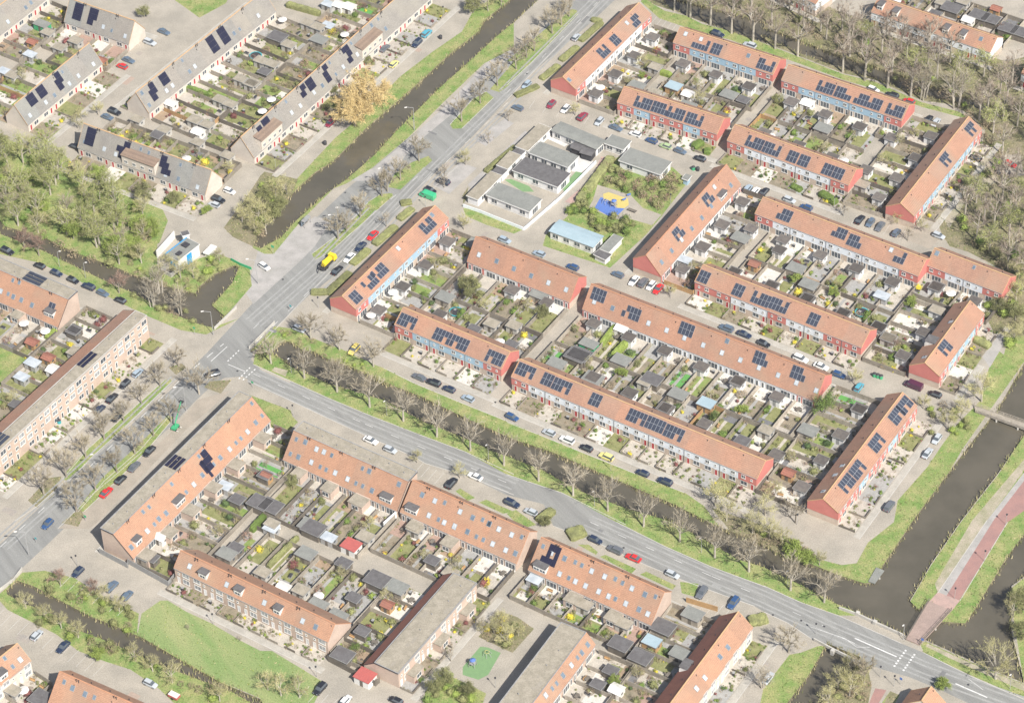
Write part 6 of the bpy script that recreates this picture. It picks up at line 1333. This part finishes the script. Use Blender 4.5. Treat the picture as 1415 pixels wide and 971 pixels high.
cars('beside the canal road above the salmon terraces','21',B_,(630,497,'white'),(735,547,'silver'),(1063,727,'black',A_),(1190,690,'white')); cars('beside the canal road above the salmon terraces','22',B_,(30,835,'navy'),(130,880,'silver')); cars('beside the canal road above the salmon terraces','32',B_,(477,95,'navy'),(582,148,'grey'),(680,190,'red',None,'sedan'),(890,280,'silver'),(1047,378,'grey',A_,'suv'),(1217,433,'blue',A_))
cars('in front of the three-storey brick block','20',A_,(738,135,'lightblue'),(670,195,'black'),(600,270,'black'),(535,330,'navy'),(630,368,'black')); cars('in the service street beside the divided road','20',A_,(800,555,'black',None,'sedan'),(720,637,'grey',None,'sedan'),(648,707,'black'),(570,775,'red'))
g=V('20',255,945,.6); car('blue',g[0],g[1],A_,'on the divided road at the lower left',None,'d'); g=V('20',1140,142,.6); car('black',g[0],g[1],math.radians(20),'turning at the road junction','suv','d')
cars('on the parking street above the mown field','30',A_,(418,267,'navy'),(598,345,'slate'),(682,393,'slate')); cars('in the bays beside the lower left canal','30',A_,(197,605,'silver'),(338,668,'navy'),(807,865,'silver',B_)); cars('in the street below the mown field','31',A_,(358,893,'black'),(495,955,'white'),(765,955,'black',B_)); cars('on the bank by the road bridge at the bottom','33',A_,(25,835,'silver'))
cars('in the street beside the park canal','10',B_,(40,415,'black'),(212,493,'black'),(303,532,'navy'),(392,570,'black'),(475,605,'navy'),(552,640,'slate'),(645,678,'black')); cars('by the cream gable facing the park','10',B_,(1232,93,'white'),(1172,138,'black'),(1150,165,'silver'))
g=V('11',60,497,.6); car('white',g[0],g[1],math.radians(-45),'crossing the small bridge by the main road','hatch','d')
cars('in the street between the grey terraces','00',B_,(880,170,'slate'),(805,228,'silver'),(690,322,'slate'),(655,355,'red'),(615,600,'black'),(578,628,'slate'),(400,785,'black')); cars('before the grey terrace facing the upper canal','01',A_,(930,180,'teal'),(878,232,'navy'),(755,343,'yellow'),(413,660,'crimson'),(478,592,'blue'),(705,258,'grey'))
cars('on the street bank above the narrow canal','b4',A_,(905,625,'amber'),(445,450,'silver',B_)); cars('at the bay corner by the long white terrace','c7',B_,(1365,385,'silver'))
# ---- crane truck, cherry picker, trailer
def putgroup(name,desc,cat,loc,ang,parts):
    root=bpy.data.objects.new(name,None); COL.objects.link(root); root.location=loc; root.rotation_euler=(0,0,ang); root['label']=desc; root['category']=cat
    for n_,mb in parts: mb.obj(n_,root)
    return root
g=V('b7',330,420,1.2); P1=[]
mb=MB(); loft(mb,[[(2.0,-1.2,.6),(2.0,-1.2,2.8),(2.0,1.2,2.8),(2.0,1.2,.6)],[(3.6,-1.2,.6),(3.4,-1.15,2.8),(3.4,1.15,2.8),(3.6,1.2,.6)],[(4.0,-1.15,.6),(3.95,-1.1,1.6),(3.95,1.1,1.6),(4.0,1.15,.6)]],'yellow'); P1.append(('cab',mb))
mb=MB(); mb.add([(3.5,-1,2.65),(3.5,1,2.65),(3.98,1,1.65),(3.98,-1,1.65)],[(0,1,2,3)],'glass'); P1.append(('windscreen',mb)); 
mb=MB(); mb.box(-4,1.9,-1.15,1.15,.7,1.05,'dark'); P1.append(('chassis',mb)); mb=MB(); mb.tube((-2.6,0,1.95),(1.5,0,1.95),.95,.95,'yellow',14); P1.append(('tank',mb))
mb=MB(); mb.tube((1.2,0,2.9),(-2.8,.2,3.3),.16,.14,'yellow',8); mb.tube((-2.8,.2,3.3),(-5,.2,1.6),.15,.15,'dark',8); mb.tube((-5,.2,1.6),(-5.4,.4,.2),.13,.13,'dark',8); P1.append(('suction_boom',mb))
mb=MB(); 
for i in range(12): a=2*math.pi*i/12;b_=2*math.pi*(i+1)/12; mb.tube((-3.4,.9*math.cos(a),1.9+.9*math.sin(a)),(-3.4,.9*math.cos(b_),1.9+.9*math.sin(b_)),.1,.1,'rubber',5,False)
P1.append(('hose_reel',mb))
for x in(-2.8,-1.6,2.9):
    for y in(-1.0,1.0): mb=MB(); mb.tube((x,y-.15,.5),(x,y+.15,.5),.5,.5,'rubber',14); P1.append(('wheel',mb))
TT=putgroup('tanker_truck','bright yellow tank truck with a suction boom stopped on the main road','truck',(g[0],g[1],.01),ANG_A,P1)
TT.scale=(.86,.86,.86)
g=V('b5',290,890,1); P1=[]
mb=MB(); mb.box(-1.4,1.4,-.9,.9,.45,1.2,'greenp'); P1.append(('base',mb)); mb=MB(); mb.tube((0,0,1.2),(.4,0,2.4),.3,.25,'greenp',8); mb.tube((.4,0,2.4),(5.2,0,8.2),.22,.16,'greenp',6); P1.append(('boom',mb)); mb=MB()
for z in (8.0,9.0):
    for a,b_ in (((4.8,-.8,z),(6.0,-.8,z)),((6.0,-.8,z),(6.0,.8,z)),((6.0,.8,z),(4.8,.8,z)),((4.8,.8,z),(4.8,-.8,z))): mb.tube(a,b_,.06,.06,'dark',4)
mb.box(4.8,6.0,-.8,.8,7.85,7.95,'dark'); P1.append(('basket',mb))
for x in(-1,1):
    for y in(-.95,.95): mb=MB(); mb.tube((x,y-.12,.4),(x,y+.12,.4),.4,.4,'rubber',10); P1.append(('wheel',mb))
    mb=MB(); mb.box(x*1.1-.1,x*1.1+.1,-1.9,1.9,.25,.4,'canvas'); P1.append(('outrigger',mb))
putgroup('cherry_picker','green aerial work platform with raised boom beside the divided road','lift',(g[0],g[1],.01),math.radians(62),P1).scale=(.8,.8,.8)
g=V('30',935,935,.4); mb=MB(); mb.box(-1.4,1.4,-.8,.8,.45,1.2,'redroof'); m2=MB(); m2.box(-1.35,1.35,-.75,.75,1.203,1.3,'canvas'); m3=MB(); m3.tube((0,-.95,.35),(0,.95,.35),.33,.33,'rubber',12); putgroup('trailer','small red trailer with white cover by the lower left canal','trailer',(g[0],g[1],0),ANG_B,[('body',mb),('cover',m2),('wheels',m3)])
# ================================================================ STREET LAMPS, SIGNS, POSTS
LP=[]; mb=MB(); mb.tube((0,0,0),(0,0,5.6),.085,.055,'metal',6); LP.append(('pole',mb.mesh('pole'))); mb=MB(); mb.tube((0,0,5.6),(.55,0,5.85),.05,.05,'metal',5); mb.box(.45,1.05,-.14,.14,5.82,5.94,'canvas'); LP.append(('lamp_head',mb.mesh('lamp_head')))
LT=[]; mb=MB(); mb.tube((0,0,0),(0,0,8.6),.11,.06,'metal',6); LT.append(('pole',mb.mesh('pole'))); mb=MB(); mb.tube((0,0,8.6),(-2.0,0,9.3),.06,.05,'metal',5); mb.box(-2.7,-1.9,-.16,.16,9.25,9.4,'canvas'); LT.append(('lamp_head',mb.mesh('lamp_head')))
LS=[]; mb=MB(); mb.tube((0,0,0),(0,0,3.6),.06,.05,'metal',6); LS.append(('pole',mb.mesh('pole'))); mb=MB(); mb.tube((0,0,3.6),(0,0,3.95),.22,.26,'dark',8); LS.append(('lamp_head',mb.mesh('lamp_head')))
def lamps(ps,desc,place,v,*pts,ang=0):
    for x,y in pts:
        g=V(v,x,y); root=bpy.data.objects.new('street_lamp',None); COL.objects.link(root); root.location=g; root.rotation_euler=(0,0,ang)
        for n_,me in ps: link(n_,me,root)
        thing(root,desc,place,'street lamp','street lamps')
lamps(LP,'grey street lamp','along the canal road','21',(205,137),(717,365),(1262,600),ang=-2.2); lamps(LP,'grey street lamp','along the canal road','22',(472,850),ang=-2.2); lamps(LP,'grey street lamp','along the canal road','32',(1045,163),ang=-2.2); lamps(LP,'grey street lamp','along the canal road','33',(1322,895),(750,630),(130,340),ang=-2.2)
lamps(LT,'tall curved street lamp','on the divided road','30',(155,178),ang=0.2); lamps(LT,'tall curved street lamp','on the divided road','20',(1000,340),(560,700),ang=.2); lamps(LT,'tall curved street lamp','beside the main road near the pond','10',(1145,865),ang=0.2); lamps(LT,'tall curved street lamp','beside the main road near the pond','11',(25,590)); lamps(LT,'tall curved street lamp','along the main road medians','11',(460,345),(500,305),(725,95),ang=.3); lamps(LT,'tall curved street lamp','along the main road medians','01',(865,700),ang=.3)
lamps(LS,'short post lamp','in the right-hand district streets','23',(180,950),(120,870)); lamps(LS,'short post lamp','in the right-hand district streets','03',(228,330),(953,600),(1118,612)); lamps(LS,'short post lamp','in the right-hand district streets','13',(430,230),(775,360),(380,180)); lamps(LS,'short post lamp','in the right-hand district streets','11',(350,718),(925,178)); lamps(LS,'short post lamp','in the right-hand district streets','12',(880,165),(880,668)); lamps(LS,'short post lamp','in the right-hand district streets','22',(560,660)); lamps(LS,'short post lamp','in the lower streets','31',(340,830),(1300,890)); lamps(LS,'short post lamp','in the lower streets','30',(1145,548),(415,235)); lamps(LS,'short post lamp','by the road crossing at the right','33',(280,600),(625,830),(700,880)); lamps(LP,'grey street lamp','by the parked cars near the park','10',(460,560),(320,500)); lamps(LS,'short post lamp','on the red cycle path','33',(1025,410),(1185,210)); lamps(LS,'short post lamp','on the red cycle path','23',(1300,950)); lamps(LS,'short post lamp','in the grey terrace streets','01',(120,900),(1020,90),(860,690)); lamps(LS,'short post lamp','in the junction pavement','21',(215,365)); lamps(LS,'short post lamp','in front of the brick block','20',(445,385))
def post(name,desc,cat,v,x,y,h,m,sz=(.5,.35),place=''):
    g=V(v,x,y); mb=MB(); mb.tube((0,0,0),(0,0,h),.05,.05,'metal',5); m2=MB(); m2.box(-sz[0]/2,sz[0]/2,-.03,.03,h-.1,h+sz[1],m); o=putgroup(name,desc,cat,(g[0],g[1],0),ANG_A-1.57,[('pole',mb),('sign_panel',m2)]); return o
post('traffic_sign','green sign board on a pole beside the bridge by the main road','sign','11',107,430,2.4,'greenp',(1.0,.8)); post('traffic_sign','blue round cycle sign at the red bridge end','sign','33',850,660,1.8,'bluep',(.7,.7)); post('traffic_sign','small blue sign at the crossing corner near the bottom','sign','33',735,870,1.8,'bluep',(.7,.7)); post('traffic_sign','green sign at the junction pavement corner','sign','b5',1035,520,1.6,'greenp',(.8,.6))
post('traffic_sign','teal sign beside the crossing west of the red gable','sign','b4',375,300,1.6,'teal',(.6,.6)); post('traffic_sign','green sign on the pavement below the pond','sign','10',1045,862,2.2,'greenp',(.7,.6)); post('traffic_sign','teal sign on the paved corner at the lower left','sign','30',195,110,1.4,'teal',(.6,.5)); post('traffic_sign','green sign by the trees at the lower left road','sign','20',460,930,1.4,'greenp',(.8,.7))
# bus shelter by the upper canal
for (v,x,y,ds) in (('11',285,275,'bus shelter beside the upper canal next to the bike racks'),):
    g=V(v,x,y); mb=MB(); mb.box(-1.6,1.6,-.7,.7,2.3,2.4,'lead'); m2=MB(); m2.box(-1.6,1.6,.62,.68,.2,2.29,'glassb'); m3=MB(); 
    for a in(-1.5,1.5): m3.box(a-.05,a+.05,-.6,-.5,0,2.295,'metal')
    m4=MB(); m4.box(-1.2,1.2,.2,.5,.45,.5,'woodd'); putgroup('bus_shelter',ds,'shelter',(g[0],g[1],0),ANG_A,[('roof',mb),('back_panel',m2),('posts',m3),('bench',m4)])
def binf(v,x,y,m,ds):
    g=V(v,x,y); mb=MB(); mb.tube((0,0,0),(0,0,1.1),.55,.6,m,10); m2=MB(); m2.tube((0,0,1.1),(0,0,1.35),.6,.3,'dark',10); putgroup('waste_container',ds,'container',(g[0],g[1],0),0,[('container_body',mb),('lid',m2)])
for v,x,y,m,ds in (('b2',962,345,'greenp','green underground bin head at the playground corner'),('b2',990,350,'dark','dark underground bin head at the playground corner'),('23',595,155,'greenp','leftmost green glass container by the crossroads'),('23',612,160,'greenp','middle green glass container by the crossroads'),('23',630,166,'greenp','rightmost green glass container by the crossroads'),('01',385,775,'dark','small bin on the street verge by the dark red car'),('01',1005,208,'dark','small bin on the verge by the turquoise car'),('20',318,405,'teal','teal bin before the brick block')): binf(v,x,y,m,ds)
# ---- play equipment
def play(v,x,y,kind,ds,sc=1):
    g=V(v,x,y); a=MB();b_=MB()
    if kind=='climb':
        for t in range(4): a.tube((math.cos(t*1.57)*1.1,math.sin(t*1.57)*1.1,0),(math.cos(t*1.57)*.9,math.sin(t*1.57)*.9,2.2),.07,.07,'metal',5)
        b_.tube((0,0,1.0),(0,0,1.15),.8,.8,'lead',8); b_.tube((0,0,2.2),(0,0,2.6),.8,.1,'bluep',8); P_=[('posts',a),('tower',b_)]
    elif kind=='spring': a.tube((0,0,0),(0,0,.5),.12,.12,'metal',6); b_.box(-.6,.6,-.15,.15,.5,.9,'bluep'); P_=[('spring',a),('seat',b_)]
    elif kind=='dome':
        for i in range(6):
            t=i*math.pi/3; a.tube((1.3*math.cos(t),1.3*math.sin(t),0),(.6*math.cos(t),.6*math.sin(t),1.2),.05,.05,'metal',5); b_.tube((.6*math.cos(t),.6*math.sin(t),1.2),(.6*math.cos(t+1.05),.6*math.sin(t+1.05),1.2),.05,.05,'yelp',5)
        P_=[('bars',a),('top_ring',b_)]
    putgroup('play_equipment',ds,'playground toy',(g[0],g[1],.02),.4,P_)
play('b2',455,580,'climb','blue climbing tower on the blue play surface'); play('b2',400,555,'dome','climbing dome at the left of the blue play surface'); play('b2',520,545,'spring','spring rocker on the yellow play surface'); play('b2',550,515,'spring','spring rocker at the upper edge of the playground'); play('b6',545,590,'climb','blue climbing tower on the green play patch by the flats'); play('b6',690,480,'dome','blue carousel on the green play patch by the flats')
g=V('b2',572,612); putgroup('table_bench','grey picnic bench on the playground paving','bench',(g[0],g[1],.02),ANG_B,[('seat',(lambda m:(m.box(-1.4,1.4,-.5,.5,.5,.58,'woodd'),m)[1])(MB())),('legs',(lambda m:(m.box(-1.1,-1,-.4,.4,0,.495,'metal'),m.box(1,1.1,-.4,.4,0,.495,'metal'),m)[2])(MB()))])
# ================================================================ BRIDGES AND QUAYS
def deck(name,desc,pts,z,th,m,rails=True,railm='metal',h=1.1,posts=2.0,water=True,cat='bridge'):
    """pts: four ground points a0,a1 (left side start,end), b0,b1 (right side start,end)"""
    a0,a1,b0,b1=[np.array(p[:2]) for p in pts]; mb=MB(); mb.prism([tuple(a0),tuple(b0),tuple(b1),tuple(a1)],z-th,z,m); parts=[('deck',mb)]
    for s,e in((a0,a1),(b0,b1)):
        l=np.linalg.norm(e-s); mb=MB(); n=int(l/posts)
        for i in range(n+1): p=s+(e-s)*i/n; mb.tube((*p,z),(*p,z+h),.07,.07,railm,5)
        for zz in(h,h*.55,h*.2): mb.tube((*s,z+zz),(*e,z+zz),.055,.055,railm,5)
        if rails: parts.append(('railing',mb))
    mb=MB(); n=max(2,int(np.linalg.norm(a1-a0)/6))
    for i in range(1,n):
        t=i/n
        for s,e in((a0,a1),(b0,b1)): p=s+(e-s)*t; mb.tube((*p,-3),(*p,z-th),.25,.25,'concrete',6)
    parts.append(('piers',mb)); root=bpy.data.objects.new(name,None); COL.objects.link(root); root['label']=desc; root['category']=cat
    for n_,q in parts: q.obj(n_,root)
deck('cycle_bridge','pinkish brick-paved cycle bridge over the right-hand canal with railings',[V('33',765,632),V('33',888,428),V('33',838,662),V('33',1008,478)],.35,.5,'deckb',railm='woodd')
deck('footbridge','narrow wooden footbridge crossing the wide canal at the right edge',[V('23',1130,318),V('23',1480,440),V('23',1135,350),V('23',1480,475)],.5,.35,'wood',railm='wood')
deck('jetty','small grey floating jetty at the canal corner',[V('33',562,320),V('33',605,245),V('33',597,332),V('33',648,262)],.22,.3,'feltg',rails=False,cat='jetty')
wallrun('bridge_parapet','pale parapet wall with posts along the canal road at the right','parapet',[V('33',405,466),V('33',500,500),V('33',600,548),V('33',745,612)],.9,.25,'concrete')
wallrun('bridge_parapet','pale parapet of the road bridge on its lower side','parapet',[V('33',270,635),V('33',370,688),V('33',460,732),V('33',520,765)],.9,.3,'concrete')
for i,(x,y) in enumerate(((505,498),(597,545),(370,700),(462,745))):
    g=V('33',x,y); mb=MB(); mb.box(-.45,.45,-.45,.45,-.9,1.1,'concrete'); o=mb.obj('parapet_pillar',None,(g[0],g[1],0)); o.rotation_euler=(0,0,ANG_B); thing(o,'pale square pillar','on the road bridge parapets','pillar','bridge pillars')
wallrun('bridge_parapet','pale railing wall of the junction bridge on the canal side','parapet',[V('b4',25,620),V('b4',240,405)],1.0,.2,'concrete')
wallrun('bridge_parapet','pale parapet of the pond bridge beside the main road','parapet',[V('10',1150,838),V('10',1270,722)],1.0,.2,'concrete')
wallrun('bridge_parapet','green-railed parapet of the small bridge by the pumping station','parapet',[V('10',1240,465),V('10',1290,492),V('10',1350,515)],.9,.15,'greenp')
wallrun('bridge_parapet','pale parapet of the lower left road bridge','parapet',[V('30',0,370),V('30',75,315),V('30',120,255)],1.0,.2,'concrete')
wallrun('garden_wall','dark fence wall round the gable end of the divided-road terrace','fence',[V('a4',30,905),V('a4',190,990),V('30',690,225),V('30',905,345),V('30',940,300)],1.9,.1,'lead')
wallrun('garden_wall','dark tall fence along the bottom garden of the flat-roofed block','fence',[V('31',400,745),V('31',655,880),V('31',680,860)],2.0,.1,'woodd')
wallrun('garden_wall','white rendered wall dividing the canal road gardens','wall',[V('21',700,971),V('21',790,890)],2.2,.3,'wallwhite')
wallrun('rear_alley_fence','long yellowish wooden fence along the canal road garden','fence',[V('a8',400,10),V('a8',700,100)],1.8,.1,'woodo')
for k in range(5): pass
# ---- straw-coloured reeds and tufts along every waterline, and tufts over the verges
rb=MB(); RR=random.Random(5)
for p,q in SHORE:
    l=math.dist(p,q); n=int(l*5)
    if not(inframe((p[0],p[1],0),40) or inframe((q[0],q[1],0),40)): continue
    for i in range(n):
        t=RR.random(); x=p[0]+(q[0]-p[0])*t+RR.gauss(0,.45); y=p[1]+(q[1]-p[1])*t+RR.gauss(0,.45); h=RR.uniform(.25,.9)*(1.3 if math.sin(x*.23+y*.31)>.2 else .6); a=RR.uniform(0,6.28); c,s=math.cos(a)*.16,math.sin(a)*.16
        rb.add([(x-c,y-s,-.5),(x+c,y+s,-.5),(x+RR.gauss(0,.2),y+RR.gauss(0,.2),h)],[(0,1,2)],'reed' if RR.random()<.6 else 'leafo')
o=rb.obj('waterside_reeds'); o['kind']='stuff'; o['label']='straw-coloured reeds along the canal edges'; o['category']='reeds'
V2_,tri_,cl_=TRI; tb=MB(); nt=0
for f,c in zip(tri_,cl_):
    if c not in('grass','scrub','lawn'): continue
    A_3=[V2_[i] for i in f[:3]]; ar=abs((A_3[1][0]-A_3[0][0])*(A_3[2][1]-A_3[0][1])-(A_3[2][0]-A_3[0][0])*(A_3[1][1]-A_3[0][1]))/2
    if ar>9000: continue
    for i in range(int(ar*(.8 if c=='grass' else 1.5 if c=='scrub' else .35)+RR.random())):
        u,v=RR.random(),RR.random()
        if u+v>1: u,v=1-u,1-v
        x=A_3[0][0]+(A_3[1][0]-A_3[0][0])*u+(A_3[2][0]-A_3[0][0])*v; y=A_3[0][1]+(A_3[1][1]-A_3[0][1])*u+(A_3[2][1]-A_3[0][1])*v
        if not inframe((x,y,0),5): continue
        m=RR.choice(('leafo','leaf','leafl','reed','leafo') if c=='grass' else ('reed','leafb','leafo','leaf') if c=='scrub' else ('leaf','leafl','reed'))
        for k in range(2):
            a=RR.uniform(0,6.28); w_=RR.uniform(.1,.24); cx,cy=math.cos(a)*w_,math.sin(a)*w_; tb.add([(x-cx,y-cy,0),(x+cx,y+cy,0),(x+RR.gauss(0,.2),y+RR.gauss(0,.2),RR.uniform(.08,.3))],[(0,1,2)],m); nt+=1
o=tb.obj('grass_tufts'); o['kind']='stuff'; o['label']='uneven grass and weeds over the verges and banks'; o['category']='grass'; print('tufts',nt)
# ---- wheel tracks, tar seams, repair patches and drain covers on the roads
wr=MB(); mat('worn_asphalt',(.30,.30,.285),.85,(.25,.25,.24),.4,.12); M_['worn']=MATS['worn_asphalt']; M_['tar']=mat('dark_asphalt',(.155,.155,.155),.85,(.19,.19,.185),.4,.12)
def band(v,pts,offs,wd,m,z):
    P3=[V(v,*p)[:2] for p in pts]
    for a,b_ in zip(P3[:-1],P3[1:]):
        d=b_-a;l=np.linalg.norm(d);d/=l;n=np.array([-d[1],d[0]])
        for o_ in offs: strip(wr,[a+n*o_,b_+n*o_],wd,z,m)
for v,pts in (('21',((0,150),(600,420),(1398,745))),('32',((430,0),(1100,298),(1398,420))),('33',((0,412),(330,565),(860,790),(1398,985))),('20',((0,1060),(480,635),(960,175))),('11',((0,800),(320,520),(640,190))),('11',((330,640),(600,370),(960,-20))),('02',((0,500),(520,-20))),('01',((930,971),(1398,510)))):
    band(v,pts,(-2.6,-1.2,1.2,2.6),.55,'worn',.003); band(v,pts,(.12,),.10,'tar',.012)
RW=random.Random(9)
for _ in range(700):
    x=RW.uniform(-170,170);y=RW.uniform(-130,175)
    if not inframe((x,y,0),0) or cls(x,y)!='asphalt': continue
    a=RW.choice((ANG_A,ANG_B)); T=T2(x,y,a); q=RW.random()
    if q<.25: wr.prism([T((.32*math.cos(t*.785),.32*math.sin(t*.785),0))[:2] for t in range(8)],.022,.032,'dark')
    else:
        w_,l_=(RW.uniform(.5,1.6),RW.uniform(1,4)) if q<.7 else (.08,RW.uniform(2,7)); zz=.021+.0001*(_%90); wr.add([T(p) for p in((-l_/2,-w_/2,zz),(l_/2,-w_/2,zz),(l_/2,w_/2,zz),(-l_/2,w_/2,zz))],[(0,1,2,3)],'tar' if q>.45 else 'worn')
struct(wr.obj('road_wear'))
# ---- the light spring haze between the aircraft and the ground
hb=MB(); top=float(_C[2])+30; hb.box(-1600,1600,-1600,1600,-4.5,top,'haze')
ho=hb.obj('haze'); ho['kind']='stuff'; ho['label']='thin pale haze over the whole neighbourhood'; ho['category']='haze'
settle()
for o in bpy.data.objects:
    if o.parent is None and o.type=='MESH' and not o.get('kind') and not o.get('label'): print('UNLABELLED',o.name)
for o in bpy.data.objects:
    if o.get('label') and len(o['label'].split())>16: print('LONG',o['label'])
print('OBJECTS',len(bpy.data.objects))
